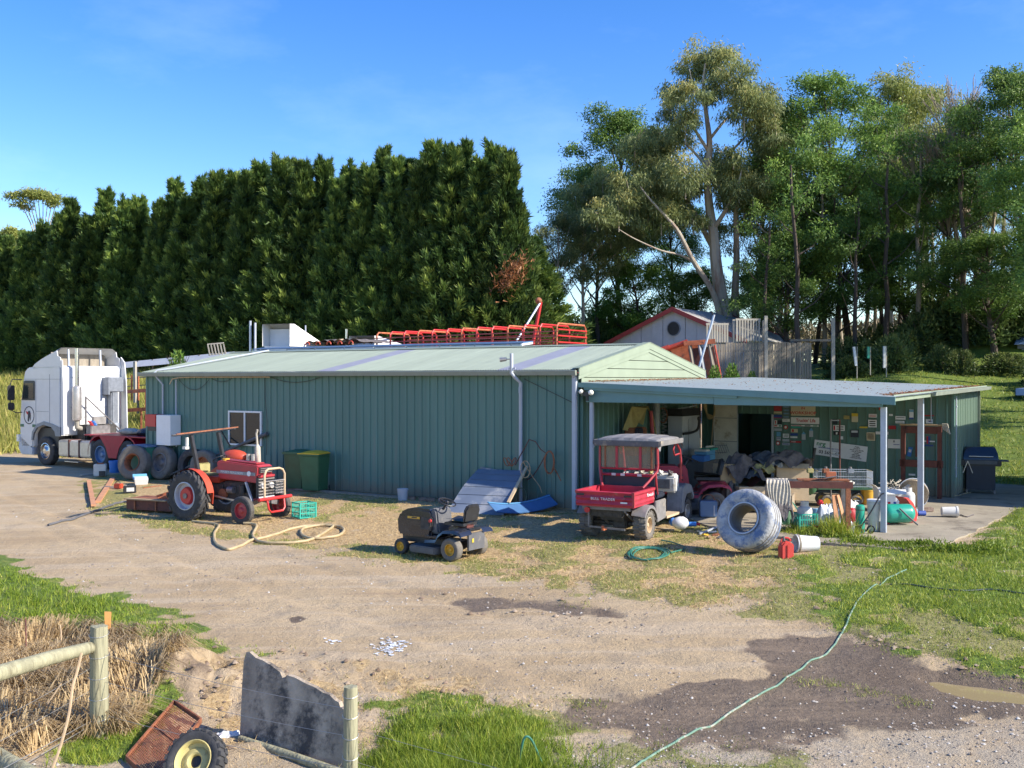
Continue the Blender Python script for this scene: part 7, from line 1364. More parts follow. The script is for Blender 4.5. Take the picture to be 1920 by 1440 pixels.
for i, (xa, xb) in enumerate(((1564, 1571), (1571, 1588))):
    a = gl(xb, 1002); b_ = at(xa, 928, a.y + 0.18); plank(a, b_, 0.09, 0.03, 'timberred', ['reddish board leaning on the bench leg, left of two', 'reddish board leaning on the bench leg, right of two'][i], lift=0)
q2 = gl(1509, 998); crate(q2, R(8), 'green lattice crate holding a gas bottle under the bench', s=0.37, h=0.36)
def gas(p, r, h, m, label, cat='gas bottle'):
    t = thing('gas_bottle', label, cat, p); MB().lathe([(0.001, 0.02), (r * 0.7, 0.0), (r * 0.8, 0.03), (r, h * 0.14), (r, h * 0.68), (r * 0.85, h * 0.78), (r * 0.45, h * 0.84), (0.001, h * 0.86)], n=24).build('cylinder', m, t, smooth=True)
    MB().lathe([(r * 0.55, h * 0.80), (r * 0.55, h), (r * 0.50, h), (r * 0.50, h * 0.80)], n=20).build('collar', m, t); MB().cyl((0, 0, h * 0.84), (0, 0, h * 0.95), r * 0.12).build('valve', 'rust', t); return t
gas(q2 + Vector((0, 0, 0.05)), 0.15, 0.54, 'whitedirty', 'white gas bottle standing inside the green lattice crate')
gas(gl(1703, 962), 0.155, 0.56, 'whiteclean', 'clean white gas bottle beside the orange frame')
for i, (x_, y_, s_, m_, lab) in enumerate(((1470, 985, 0.2, 'bingreen', 'dark green tarp bag left of the gas bottle crate'), (1548, 985, 0.22, 'galv', 'silver plastic bag under the bench, left of two'), (1578, 988, 0.2, 'pipewhite', 'silver plastic bag under the bench, right of two'), (1600, 970, 0.18, 'whitedirty', 'white stuffed bag behind the green canister'), (1585, 950, 0.2, 'clothcream', 'cream sack behind the bench leg'))):
    cloth(gl(x_, y_), (s_, s_ * 0.8, s_ * 1.7), lab, m_, 20 + i, name='bag', cat='bag')
q = gl(1597, 985); t = thing('red_bag', 'crimson and teal bag between the boards and the canister', 'bag', q); MB().ball((0, 0, 0.18), 0.14, 8, sq=(1, 0.7, 1.1), rough=0.1).build('body', 'inkred', t, smooth=True); MB().ball((-0.1, -0.06, 0.24), 0.08, 6, sq=(1, 0.5, 1.3)).build('patch', 'gasgreen', t, smooth=True)
q = gl(1538, 985); t = thing('plastic_flower', 'red artificial flower on a stem under the bench', 'flower', q); MB().tube([(0, 0, 0), (0, 0, 0.42)], 0.008, 5).build('stem', 'bingreen', t); MB().ball((0, 0, 0.45), 0.06, 6, rough=0.3).build('head', 'redbright', t, smooth=True)
a = gl(1500, 985); 
for i, (m_, lab) in enumerate((('crategreen', 'teal slat leaning left of the white panel under the bench'), ('yellow', 'yellow slat leaning beside the teal slat'), ('white', 'white slat panel behind the teal slat'))):
    b0 = gl(1500 - i * 9, 965); plank(b0, b0 + Vector((-0.35, 0.1, 0.55)), 0.05 if i < 2 else 0.25, 0.02, m_, lab, lift=0, name='slat')
# small tins and jars under and around the bench
rr_ = random.Random(12)
for (x_, y_, r_, h_, m_, lab) in ((1456, 1000, .07, .2, 'inkblue', 'dark blue tin by the wide tyre'), (1488, 992, .06, .16, 'canvas', 'mustard tin left of the green lattice crate'), (1532, 1003, .06, .15, 'redplastic', 'small red tin right of the green lattice crate'), (1546, 1001, .05, .2, 'white', 'slim white bottle at the bench leg'), (1595, 1004, .08, .17, 'galvdark', 'grey tin right of the leaning boards'), (1528, 975, .09, .22, 'cyan', 'light blue drum behind the gas bottle crate'), (1562, 968, .1, .24, 'whitedirty', 'stained white tub behind the silver bags'), (1606, 962, .09, .26, 'navy', 'near black tub behind the green canister'), (1655, 1000, .07, .2, 'woodgrey', 'brown tin at the foot of the front post'), (1660, 985, .09, .24, 'inkred', 'deep red tin between the front post and the green cylinder'), (1716, 975, .06, .2, 'galv', 'zinc can in front of the cable disc'), (1690, 950, .08, .3, 'bingreen', 'bottle green jar behind the green cylinder'), (1440, 985, .10, .26, 'plastgrey', 'charcoal pail hidden behind the wide tyre'), (1380, 965, .09, .24, 'cardboard', 'brown tin at the foot of the heap')):
    t = thing('storage_tin', lab, 'tin', gl(x_, y_), rr_.uniform(0, 6)); MB().lathe([(0.001, 0), (r_, 0), (r_, h_ * 0.9), (r_ * 1.04, h_ * 0.92), (r_ * 1.04, h_), (0.001, h_)], n=16).build('body', m_, t, smooth=True, ang=40); MB().lathe([(0.001, h_ + 0.004), (r_ * 0.7, h_ + 0.004), (r_ * 0.7, h_)], n=16).build('lid', 'galv', t)
for (dx, m_, lab) in ((-0.2, 'canvas', 'mustard coloured jar on top of the bench'), (0.12, 'rust', 'rusty block on top of the bench left of the vice'), (0.62, 'galvdark', 'grey bracket on the right end of the bench')):
    t = thing('bench_item', lab, 'bench item', q + Vector((dx, 0.02 - dx * 0.14, 1.075))); MB().box((0, 0, 0.05), (0.14, 0.1, 0.1)).build('body', m_, t, bev=0.015); MB().cyl((0, 0, 0.1), (0, 0, 0.14), 0.03).build('knob', 'steel', t)
# garden cart
q = gl(1580, 951); kq = kk(q); t = thing('garden_cart', 'wire sided garden cart with yellow wheels behind the bench', 'cart', q, R(-6))
MB().box((0, 0, 0.44), (1.28, 0.62, 0.04)).build('tray', 'bingreen', t)
for zz in (0.5, 0.68, 0.86):
    for s in (-1, 1): MB().beam((-0.64, s * 0.31, zz), (0.64, s * 0.31, zz), 0.014).build('side_wire', 'galv', t); MB().beam((s * 0.64, -0.31, zz), (s * 0.64, 0.31, zz), 0.014).build('end_wire', 'signcream', t)
mb = MB()
for i in range(33): x_ = -0.64 + i * 0.04; mb.box((x_, -0.31, 0.66), (0.004, 0.004, 0.4)).box((x_, 0.31, 0.66), (0.004, 0.004, 0.4))
for i in range(10): mb.box((-0.64, -0.28 + i * 0.062, 0.66), (0.004, 0.004, 0.4)).box((0.64, -0.28 + i * 0.062, 0.66), (0.012, 0.012, 0.4))
mb.build('mesh', 'galv', t)['kind'] = 'stuff'
MB().ball((-0.05, 0, 0.55), 0.2, 7, sq=(1.7, 0.9, 0.45), rough=0.1).build('load', 'whitedirty', t, smooth=True)
for (xx, yy) in ((0.22, -0.36), (0.42, 0.30), (-0.45, -0.36), (-0.45, 0.30)):
    r_ = MB().cyl((xx, yy - 0.055, 0.14), (xx, yy + 0.02, 0.14), 0.085, n=18).build('wheel', 'yellow', t); tyre_mb(0.145, 0.09, 0.08, (xx, yy, 0.14), (0, 1, 0), 20).build('tyre', 'rubberdust', r_, smooth=True)
q = gl(1567, 948) + Vector((0.1, 0.35, 0)); t = thing('upright_trolley', 'tall dark two post trolley standing behind the garden cart', 'trolley', q, R(-5))
for s in (-1, 1): MB().tube([(s * 0.11, 0, 0.1), (s * 0.11, 0, 2.08)], 0.022, 8).build('upright', 'steel' if s < 0 else 'rustdark', t)
for zz in (0.4, 1.2, 1.28, 2.05): MB().beam((-0.13, 0, zz), (0.13, 0, zz), 0.03).build('crossbar', 'galvdark', t)
MB().box((0, -0.15, 0.06), (0.35, 0.3, 0.03)).build('toe_plate', 'steel', t)
# buckets and bottles right
bucket(gl(1641, 998), 0.155, 0.62, 'whitedirty', 'tall white pail stack beside the front post', lid='white', name='pail')
q = gl(1613, 1002); t = thing('green_canister', 'upright teal green canister left of the white pails', 'canister', q); MB().lathe([(0.001, 0), (0.085, 0), (0.09, 0.02), (0.09, 0.5), (0.085, 0.54), (0.06, 0.56), (0.001, 0.56)], n=20).build('body', 'gasgreen', t, smooth=True, ang=40); MB().lathe([(0.093, 0.45), (0.093, 0.47)], n=20).build('band', 'hosegreend', t)
q = gl(1618, 1004); t = thing('hand_cart', 'black tube hand cart leaning right of the canister', 'hand cart', q, R(0)); MB().tube(smooth_pts([(-0.1, 0, 0.05), (0.15, 0.02, 0.4), (0.36, 0.05, 0.74), (0.44, 0.05, 0.80)]), 0.016, 8).build('handle_tube', 'black', t, smooth=True)
for xx in (-0.1, 0.16): MB().lathe([(0.075, -0.02), (0.085, 0), (0.075, 0.02), (0.06, 0.015), (0.06, -0.015)], (xx, 0, 0.085), (0, 1, 0)).build('wheel', 'black', t)
q = gl(1625, 950); bucket(q + Vector((0.1, 0.2, 0)), 0.17, 0.40, 'yellow', 'yellow drum behind the white pails', name='drum', handle=False)
q = gl(1668, 960); t = carton(q, 0.62, 0.45, 0.52, R(-5), 'white printed carton with open flaps full of metal parts', True, 'white', inner='steel')
mb = MB(); rr_ = random.Random(3)
for i in range(46): 
    a = Vector((rr_.uniform(-0.26, 0.26), rr_.uniform(-0.18, 0.18), 0.50 + rr_.uniform(0, 0.16))); mb.tube([a, a + Vector((rr_.uniform(-.12, .12), rr_.uniform(-.1, .1), rr_.uniform(-.02, .1)))], 0.011, 5)
mb.build('metal_scraps', 'clothcream', t)['kind'] = 'stuff'
for i in range(4): MB().box((-0.2 + i * 0.13, -0.232, 0.2), (0.06, 0.004, 0.06)).build('print', 'inkred' if i % 2 else 'inkblue', t)
q = gl(1683, 986); t = thing('green_cylinder', 'fat glossy green gas cylinder lying behind the front post', 'gas cylinder', q, R(6)); MB().lathe([(0.001, -0.36), (0.12, -0.34), (0.19, -0.26), (0.2, -0.2), (0.2, 0.22), (0.19, 0.28), (0.12, 0.34), (0.001, 0.36)], (0, 0, 0.23), (1, 0, 0), 28).build('cylinder', 'gasgreen', t, smooth=True); MB().tube([(-0.05, -0.2, 0.36), (0.1, -0.26, 0.2), (0.3, -0.3, 0.02)], 0.018, 6).build('strut', 'plastgrey', t)
q = gl(1706, 984); t = thing('orange_frame', 'orange red plastic scoop behind the green cylinder', 'scoop', q, R(20)); MB().prism([(0.0, 0.0), (0.2, 0.02), (0.24, 0.18), (0.12, 0.42), (-0.02, 0.54), (-0.16, 0.56), (-0.05, 0.46), (0.06, 0.3), (0.08, 0.12), (0, 0.08)], (0, 0, 0.0), (1, 0, 0), (0, 0, 1), (0, 0.3, 0)).build('shell', 'redplastic', t, bev=0.02)
q = gl(1727, 965); t = thing('cable_disc', 'round wooden disc with pale rim leaning behind the middle post', 'disc', q + Vector((0, 0.5, 0))); MB().cyl((0, 0, 0.38), (0.02, 0.05, 0.4), 0.36, n=28).build('disc', 'wood', t); MB().tube(arc((0, -0.02, 0.38), 0.37, 0, 2 * math.pi, 28)[:-1], 0.012, 6, closed=True).build('rim_wire', 'pipewhite', t)
q = gl(1737, 962); t = thing('loose_brick', 'single brown brick at the foot of the middle post', 'brick', q, R(5)); MB().box((0, 0, 0.05), (0.3, 0.15, 0.1)).build('block', 'stonebrick', t, bev=0.01)
q = gl(1766, 972); t = thing('toppled_bucket', 'white bucket lying on its side on the slab', 'bucket', q, R(-8), rot=(0, R(-90), R(172)))
MB().lathe([(0.001, 0.0), (0.10, 0.0), (0.115, 0.30), (0.125, 0.30), (0.125, 0.34), (0.001, 0.34)], (0.12, 0, 0), (0, 0, 1)).build('body', 'whitedirty', t, smooth=True, ang=40)
q = gl(1730, 970); t = thing('purple_cup', 'small violet cup lying at the middle post', 'cup', q, R(10)); MB().cyl((-0.12, 0, 0.06), (0.06, 0, 0.055), 0.05, 0.06).build('body', 'inkblue', t)
curl('rope_end', 'frayed rope end on the slab right of the toppled bucket', [gl(1782 + i * 4, 971 + 2 * math.sin(i)) + Vector((0, 0, 0.01)) for i in range(12)], 0.012, 'clothgrey', 'rope')
curl('extension_lead', 'yellow lead lying at the corner of the rear room', [gl(1778 + i * 6, 930 + 3 * math.sin(i * 0.7)) + Vector((0, 0, 0.012)) for i in range(8)], 0.012, 'hosecream', 'lead')
# rusty rack on rear wall
xa, zt = onwall(1690, 797, 7.0); xb, zm = onwall(1766, 872, 7.0)
t = thing('rusty_rack', 'tall rusty red steel rack standing before the sign wall', 'rack', L(xa, 7.0, FZ), SH); W2 = xb - xa
for xx in (0.05, W2 - 0.05): MB().box((xx, 0, zt / 2), (0.10, 0.10, zt)).build('upright', 'rustdark', t)
MB().box((W2 / 2, 0, zt - 0.02), (W2 + 0.05, 0.12, 0.04)).build('top_edge', 'cardboard', t); MB().box((W2 / 2, 0, zt - 0.15), (W2, 0.06, 0.18)).build('top_beam', 'rustdark', t)
MB().box((W2 / 2, 0, zm - 0.02), (W2 + 0.06, 0.10, 0.18)).build('middle_beam', 'rustdark', t); MB().box((W2 / 2 - 0.1, 0, zt - 0.5), (0.08, 0.05, 0.7)).build('centre_bar', 'rustdark', t)
for i in range(5): MB().tube([(W2 + 0.02 + i * 0.03, -0.05, zt + 0.03), (W2 + 0.05 + i * 0.04, -0.06, zt - 0.12 - 0.03 * i)], 0.015, 5).build('hanging_rag', 'clothcream', t)
# barbecue
q = gl(1838, 926); t = thing('barbecue', 'black hooded gas barbecue beside the end wall', 'barbecue', q, R(-20))
MB().box((0, 0, 0.42), (0.72, 0.46, 0.66)).build('cabinet', 'navy', t, bev=0.01); MB().box((0, 0, 0.82), (1.02, 0.52, 0.16)).build('firebox', 'black', t, bev=0.02); MB().box((0, -0.28, 0.84), (0.8, 0.02, 0.1)).build('control_panel', 'plastgrey', t)
h_ = MB().add([(-0.44, -0.27, 0.90), (0.44, -0.27, 0.90), (0.44, 0.27, 0.90), (-0.44, 0.27, 0.90), (-0.42, -0.24, 1.08), (0.42, -0.24, 1.08), (0.42, 0.24, 1.12), (-0.42, 0.24, 1.12), (-0.36, -0.08, 1.24), (0.36, -0.08, 1.24), (0.36, 0.16, 1.25), (-0.36, 0.16, 1.25)], [(0, 3, 2, 1), (0, 1, 5, 4), (1, 2, 6, 5), (2, 3, 7, 6), (3, 0, 4, 7), (4, 5, 9, 8), (5, 6, 10, 9), (6, 7, 11, 10), (7, 4, 8, 11), (8, 9, 10, 11)]).build('hood', 'blackgloss', t, bev=0.015)
MB().tube([(-0.3, -0.30, 1.0), (0.3, -0.30, 1.0)], 0.014, 6).build('handle', 'alu', h_)
for s in (-1, 1): MB().box((s * 0.58, 0, 0.88), (0.22, 0.44, 0.03)).build('side_shelf', 'plastgrey', t)
for (xx, yy) in ((-0.34, -0.2), (0.34, -0.2), (-0.34, 0.2), (0.34, 0.2)): MB().box((xx, yy, 0.08), (0.04, 0.04, 0.16)).build('leg', 'steel', t)
for s in (-1, 1): MB().beam((-0.33, -0.34, 0.88), (-0.33 + s * 0.12, -0.35, 0.55), 0.016).build('tongs', 'alu', t)
# jerry can and lying bucket on the grass
q = gp(1474, 1049); t = thing('jerry_can', 'red plastic jerry can standing on the grass', 'jerry can', q, R(8)); MB().prism([(-0.12, 0), (0.12, 0), (0.125, 0.25), (0.09, 0.31), (-0.05, 0.34), (-0.12, 0.26)], (0, -0.08, 0), (1, 0, 0), (0, 0, 1), (0, 0.17, 0)).build('body', 'redplastic', t, bev=0.025)
MB().tube(smooth_pts([(-0.10, 0, 0.31), (-0.06, 0, 0.38), (0.04, 0, 0.38), (0.09, 0, 0.33)], 4), 0.016, 6).build('handle', 'redplastic', t, smooth=True); MB().cyl((-0.04, 0, 0.33), (-0.05, 0, 0.41), 0.025).build('cap', 'plastgrey', t); MB().box((0, -0.095, 0.15), (0.014, 0.012, 0.24)).build('rib', 'redplastic', t)
q = gp(1513, 1036); t = thing('paint_bucket', 'white bucket with blue smear lying behind the jerry can', 'bucket', q + Vector((0, 0, 0.16)), rot=(0, R(92), R(8)))
MB().lathe([(0.001, 0.20), (0.135, 0.20), (0.155, -0.16), (0.165, -0.17), (0.165, -0.22), (0.15, -0.22), (0.125, 0.18)], n=28).build('body', 'white', t, smooth=True, ang=40); MB().lathe([(0.168, -0.165), (0.17, -0.17), (0.17, -0.2), (0.168, -0.205)], n=28).build('band', 'woodgrey', t)

# ============================================================ FOREGROUND FENCE
def rnd_post(p, h, r, m, label, name='fence_post', lean=0.0):
    t = thing(name, label, 'fence post', p); n = 20; mb = MB(); rs = random.Random(int(h * 1000)); ring = [r * (1 + rs.uniform(-0.06, 0.06)) for _ in range(n)]
    prof = [0, 0.25, 0.6, 0.97, 1.0]; o = 0
    for i, f in enumerate(prof):
        for j in range(n): a = 2 * math.pi * j / n; rr2 = ring[j] * (1.03 - 0.08 * f) * (0.95 if i == len(prof) - 1 else 1); mb.v.append((math.cos(a) * rr2 + lean * f * h, math.sin(a) * rr2, -0.2 + f * (h + 0.2) + (0.006 * math.sin(5 * a) if i >= 3 else 0)))
    for i in range(len(prof) - 1):
        for j in range(n): A_ = i * n; mb.f.append((A_ + j, A_ + (j + 1) % n, A_ + n + (j + 1) % n, A_ + n + j))
    mb.f.append(tuple((len(prof) - 1) * n + j for j in range(n))); mb.build('shaft', m, t, smooth=True, ang=50)
    for i in range(5):
        zz = h * (0.15 + 0.19 * i) + 0.02; MB().tube([(math.cos(a_) * r * 1.04, math.sin(a_) * r * 1.04, zz + 0.02 * math.sin(a_)) for a_ in [k * 2 * math.pi / 16 for k in range(16)]], 0.003, 4, closed=True).build('wire_wrap', 'wire', t)
    return t
P1 = gp(185, 1380); h1 = (1380 - 1174) * kk(P1); rnd_post(P1, h1, 0.093, 'treated', 'thick round weathered post at the left with a rail fixed to it')
P2 = gp(657, 1492); h2 = (1492 - 1290) * kk(P2) * 1.01; rnd_post(P2, h2, 0.066, 'treated', 'slimmer round post right of the old concrete panel')
ra = P1 + Vector((-0.05, -0.02, h1 - 0.21)); rbp = at(0, 1262, 9.15); dirr = (rbp - ra); far_ = ra + dirr * 2.6
t = thing('fence_rail', 'round grey timber rail running left from the thick post', 'rail', ra); MB().tube([(0, 0, 0), tuple(dirr * 0.5 + Vector((0, 0, 0.01))), tuple(dirr), tuple(dirr * 2.6)], [0.062, 0.07, 0.075, 0.08], 14).build('shaft', 'treated', t, smooth=True, ang=50)
P0 = P1 + dirr * 2.6; P0.z = float(tz(P0.x, P0.y)); rnd_post(P0, h1, 0.09, 'treated', 'round post far left holding the other end of the rail')
def fwire(a, b, sagv, label, r=0.0025):
    a = Vector(a); b = Vector(b); t = thing('fence_wire', label, 'wire', a, group='fence wires in the foreground'); MB().tube([q_ - a for q_ in sag(a, b, sagv, 14)], r, 5).build('strand', 'wire', t)
for i, f in enumerate((0.14, 0.10, 0.42, 0.62)): fwire(P1 + Vector((-0.08, -0.06, h1 * f)), P0 + Vector((0, 0, h1 * (f - 0.02 * i + 0.02))), 0.02 * i, ['lower', 'lowest', 'middle', 'upper'][i] + ' fence wire left of the thick post', 0.004 if i < 2 else 0.0025)
for i, f in enumerate((0.25, 0.55, 0.80)): fwire(P1 + Vector((0.08, -0.05, h1 * (f - 0.05))), P2 + Vector((-0.05, 0, h2 * f)), 0.03, ['lower', 'middle', 'upper'][i] + ' fence wire between the two round posts')
for i, f in enumerate((0.3, 0.6)): fwire(P2 + Vector((0.06, 0, h2 * f)), P2 + Vector((4.5, -2.8, h2 * f)), 0.05, ['lower', 'upper'][i] + ' fence wire right of the slimmer post', 0.0018)
q = gp(201, 1207); t = thing('survey_stake', 'short orange timber stake behind the thick post', 'stake', q, R(15)); MB().prism([(-0.03, -0.1), (0.03, -0.1), (0.045, 0.42), (-0.04, 0.43)], (0, 0, 0), (1, 0, 0), (0, 0, 1), (0, 0.03, 0)).build('shaft', 'stakeorange', t)
# old panel propped up
a = gp(452, 1382); b_ = gp(655, 1446); u = (b_ - a); ul = u.length; u = u.normalized(); back = Vector((-u.y, u.x, 0)); vv = (Vector((0, 0, 1)) * 0.96 + back * 0.28).normalized()
t = thing('old_panel', 'dark stained old concrete panel with a jagged top, propped by the post', 'panel', a); s_ = ul / 1.36
MB().prism([(u_ + 0.02, v_ * (1.04 - 0.17 * u_)) for u_, v_ in [(0.0, 0.0), (-0.05, 0.2), (-0.12, 0.45), (-0.17, 0.66), (-0.16, 0.74), (-0.12, 0.755), (-0.02, 0.73), (0.08, 0.735), (0.22, 0.72), (0.33, 0.70), (0.38, 0.655), (0.40, 0.66), (0.42, 0.70), (0.52, 0.71), (0.66, 0.70), (0.80, 0.70), (0.90, 0.685), (0.98, 0.69), (1.06, 0.66), (1.10, 0.66), (1.13, 0.62), (1.20, 0.61), (1.22, 0.55), (1.28, 0.3), (1.34, 0.0)]], (0, 0, -0.03), tuple(u * s_), tuple(vv * 1.08), tuple(-back * 0.045)).build('slab', 'panelold', t)
a2 = gp(450, 1392); b2 = gp(640, 1458); t = thing('fallen_log', 'thin grey log lying along the foot of the old panel', 'log', a2); MB().tube([(0, 0, 0.03), tuple((b2 - a2) * 0.5 + Vector((0, 0, 0.035))), tuple(b2 - a2 + Vector((0, 0, 0.03)))], [0.035, 0.042, 0.045], 10).build('shaft', 'treated', t, smooth=True, ang=50)
a2 = gp(-60, 1400); b2 = gp(60, 1470); t = thing('fallen_log', 'mossy log crossing the bottom left corner', 'log', a2); MB().tube([(0, 0, 0.05), tuple(b2 - a2 + Vector((0, 0, 0.05)))], 0.09, 12).build('shaft', 'treated', t, smooth=True, ang=50)
# rusty mesh tray
A_ = gp(326, 1345) + Vector((0, 0, 0.16)); B1 = gp(376, 1385) + Vector((0, 0, 0.18)); D1 = gp(236, 1432) + Vector((0, 0, 0.05)); C1 = B1 + D1 - A_
t = thing('mesh_tray', 'rusty rectangular mesh screen tilted on the dirt heap', 'mesh screen', A_)
cr_ = [Vector((0, 0, 0)), B1 - A_, C1 - A_, D1 - A_]
for i in range(4): MB().beam(tuple(cr_[i]), tuple(cr_[(i + 1) % 4]), 0.018, 0.05).build('frame_bar', 'rust', t)
MB().beam(tuple(cr_[0].lerp(cr_[3], 0.45)), tuple(cr_[1].lerp(cr_[2], 0.45)), 0.015, 0.02).build('middle_bar', 'rust', t)
mb = MB(); n = 34
for i in range(1, n): mb.beam(tuple(cr_[0].lerp(cr_[3], i / n)), tuple(cr_[1].lerp(cr_[2], i / n)), 0.006, 0.004)
for i in range(1, 20): mb.beam(tuple(cr_[0].lerp(cr_[1], i / 20)), tuple(cr_[3].lerp(cr_[2], i / 20)), 0.006, 0.004)
mb.build('mesh', 'rust', t)['kind'] = 'stuff'
# yellow rim wheel
q = gp(366, 1478); t = thing('old_wheel', 'lugged tyre on a worn yellow rim lying at the bottom edge', 'wheel', q); ax = Vector((-0.22, -0.80, 0.55)).normalized()
tyre_mb(0.27, 0.15, 0.175, (0, 0, 0.235), tuple(ax), 36, lugs=22, lugh=0.014).build('tyre', 'rubber', t, smooth=True, ang=35)
MB().lathe([(0.18, 0.062), (0.172, 0.066), (0.162, 0.05), (0.158, 0.01), (0.13, 0.0), (0.11, 0.018), (0.075, 0.022), (0.06, 0.01), (0.055, -0.02)], (0, 0, 0.235), tuple(ax), 32).build('rim', 'rimyellow', t, smooth=True, ang=40); MB().lathe([(0.001, -0.02), (0.056, -0.02)], (0, 0, 0.235), tuple(ax), 20).build('hub_hole', 'black', t)
q = gp(428, 1382); cloth(q, (0.13, 0.05, 0.05), 'dirty white rag on the ground by the panel corner', 'whiteclean', 33, R(20), name='rag', cat='rag')
# dead sticks
for i, (pts, r_, lab) in enumerate(((((92, 1455), (112, 1400), (128, 1340), (135, 1290), (143, 1262), (152, 1225)), 0.014, 'long pale dead branch leaning in the reeds'), (((60, 1362), (85, 1325), (114, 1282)), 0.009, 'straight yellow stick crossing the reeds'), (((120, 1372), (132, 1400), (134, 1450)), 0.007, 'curved thin twig below the long branch'), (((45, 1255), (48, 1210), (47, 1160)), 0.008, 'dark dry stalk standing at the left edge'), (((112, 1240), (114, 1195), (112, 1172)), 0.008, 'pale dry stalk standing right of the dark one'), (((72, 1235), (70, 1200)), 0.006, 'short dry stalk in the reeds'), (((170, 1215), (200, 1235), (300, 1298), (310, 1290)), 0.004, 'thin wire like twig across the dirt heap'))):
    P = [gp(x_, min(1430, y_ + 60)) for x_, y_ in pts]; base_ = gp(pts[0][0], pts[0][1]); O = base_
    W3 = []
    for j, (x_, y_) in enumerate(pts): f_ = j / max(1, len(pts) - 1); W3.append(at(x_, y_, base_.y + 0.10 * j))
    if i == 6: W3 = [gp(x_, y_) + Vector((0, 0, 0.05)) for x_, y_ in pts]
    t = thing('dead_stick', lab, 'stick', W3[0]); MB().tube([w_3 - W3[0] for w_3 in smooth_pts(W3, 5)], r_, 6).build('shaft', 'stick' if i != 3 else 'rustdark', t, smooth=True)
# ============================================================ TREES
def tris_to(name, P, Dv, Nn, ln, wd, t, m, parent=None):
    """leaf triangles: base P, direction Dv, side Nn, length ln, width wd"""
    n = len(P); ln = np.asarray(ln).reshape(-1, 1) * np.ones((n, 1)); wd = np.asarray(wd).reshape(-1, 1) * np.ones((n, 1))
    V = np.concatenate([P - Nn * wd / 2, P + Nn * wd / 2, P + Dv * ln]); F_ = np.stack([np.arange(n), np.arange(n) + n, np.arange(n) + 2 * n], 1)
    return npobj(name, V, F_, m, parent, t=np.tile(t, 3))
def unit(v): return v / (np.linalg.norm(v, axis=1, keepdims=True) + 1e-9)
def perp(d, rg): return unit(np.cross(d, rg.normal(0, 1, d.shape)))
def tapered(mb, pts, r0, r1, n=7): k = len(pts); mb.tube(pts, [r0 + (r1 - r0) * i / (k - 1) for i in range(k)], n)
def cypress(seed, m='leafcypress'):
    rg = np.random.default_rng(seed); H = 12.0; Rb = 2.15; nc = 380
    z = H * (0.02 + 0.97 * rg.uniform(0, 1, nc) ** 1.08); fr = z / H
    lobes = rg.uniform(0, 2 * np.pi, 5)
    a = rg.uniform(0, 2 * np.pi, nc); lump = 1 + 0.16 * np.sin(3 * a + lobes[0] + z * 0.9) + 0.12 * np.sin(5 * a - z * 1.3 + lobes[1])
    r = Rb * np.minimum(1, ((1 - fr) * 1.18) ** 1.2) * lump * rg.uniform(0.72, 1.02, nc) + 0.06
    out = np.stack([np.cos(a), np.sin(a), np.zeros(nc)], 1); c = out * r[:, None]; c[:, 2] = z
    d = unit(out * 0.75 + np.array([0, 0, 1.0]) * (0.55 + 0.6 * fr)[:, None] + rg.normal(0, 0.18, (nc, 3)))
    s = rg.uniform(0.8, 1.6, nc) * (1 - 0.62 * fr); k = 84
    cc = np.repeat(c, k, 0); dd = np.repeat(d, k, 0); ss = np.repeat(s, k)[:, None]; u = rg.uniform(0, 1, (nc * k, 1))
    off = rg.normal(0, 1, (nc * k, 3)); P = cc + dd * u * ss + off * ss * 0.17 * (1.15 - u)
    ld = unit(dd + off * 0.45 + np.array([0, 0, 0.25])); age = np.repeat(rg.uniform(0, 1, nc), k)
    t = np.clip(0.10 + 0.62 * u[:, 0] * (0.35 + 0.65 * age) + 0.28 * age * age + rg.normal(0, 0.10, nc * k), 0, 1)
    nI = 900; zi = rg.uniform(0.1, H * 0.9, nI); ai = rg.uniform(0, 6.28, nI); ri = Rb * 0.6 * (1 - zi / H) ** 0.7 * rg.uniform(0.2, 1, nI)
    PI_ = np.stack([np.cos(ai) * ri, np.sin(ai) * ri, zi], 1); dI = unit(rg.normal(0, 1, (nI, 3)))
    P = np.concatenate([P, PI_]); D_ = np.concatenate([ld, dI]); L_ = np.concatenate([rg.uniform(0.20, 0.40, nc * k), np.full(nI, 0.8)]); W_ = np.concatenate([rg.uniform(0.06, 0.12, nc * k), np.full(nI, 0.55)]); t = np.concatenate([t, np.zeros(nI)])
    root = thing('cypress_tree', 'x', 'tree'); MB().tube([(0, 0, -0.5), (0.05, 0.05, 5), (0, 0, 11)], [0.3, 0.2, 0.04], 8).build('trunk', 'trunkdark', root)
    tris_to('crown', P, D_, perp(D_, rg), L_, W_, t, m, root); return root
def ORD(n):
    a = 'zeroth first second third fourth fifth sixth seventh eighth ninth tenth eleventh twelfth thirteenth fourteenth fifteenth sixteenth seventeenth eighteenth nineteenth'.split()
    if n < 20: return a[n]
    t = {20: 'twentieth', 30: 'thirtieth', 40: 'fortieth'}; b = {20: 'twenty', 30: 'thirty', 40: 'forty'}; k = n // 10 * 10
    return t[k] if n == k else b[k] + '-' + a[n - k]
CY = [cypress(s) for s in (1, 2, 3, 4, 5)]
HG = 'cypress trees of the tall windbreak'
tops = [(-190, 520), (-140, 500), (-95, 492), (-50, 485), (-12, 476), (18, 452), (48, 436), (82, 424), (112, 402), (135, 384), (166, 402), (200, 362), (234, 371), (262, 380), (298, 376), (330, 346), (350, 368), (376, 340), (408, 323), (440, 334), (462, 322), (490, 313), (527, 294), (548, 312), (570, 305), (607, 307), (632, 332), (655, 318), (690, 312), (718, 289), (742, 296), (762, 306), (786, 300), (812, 277), (848, 275), (872, 276), (900, 296), (926, 279), (952, 286)]
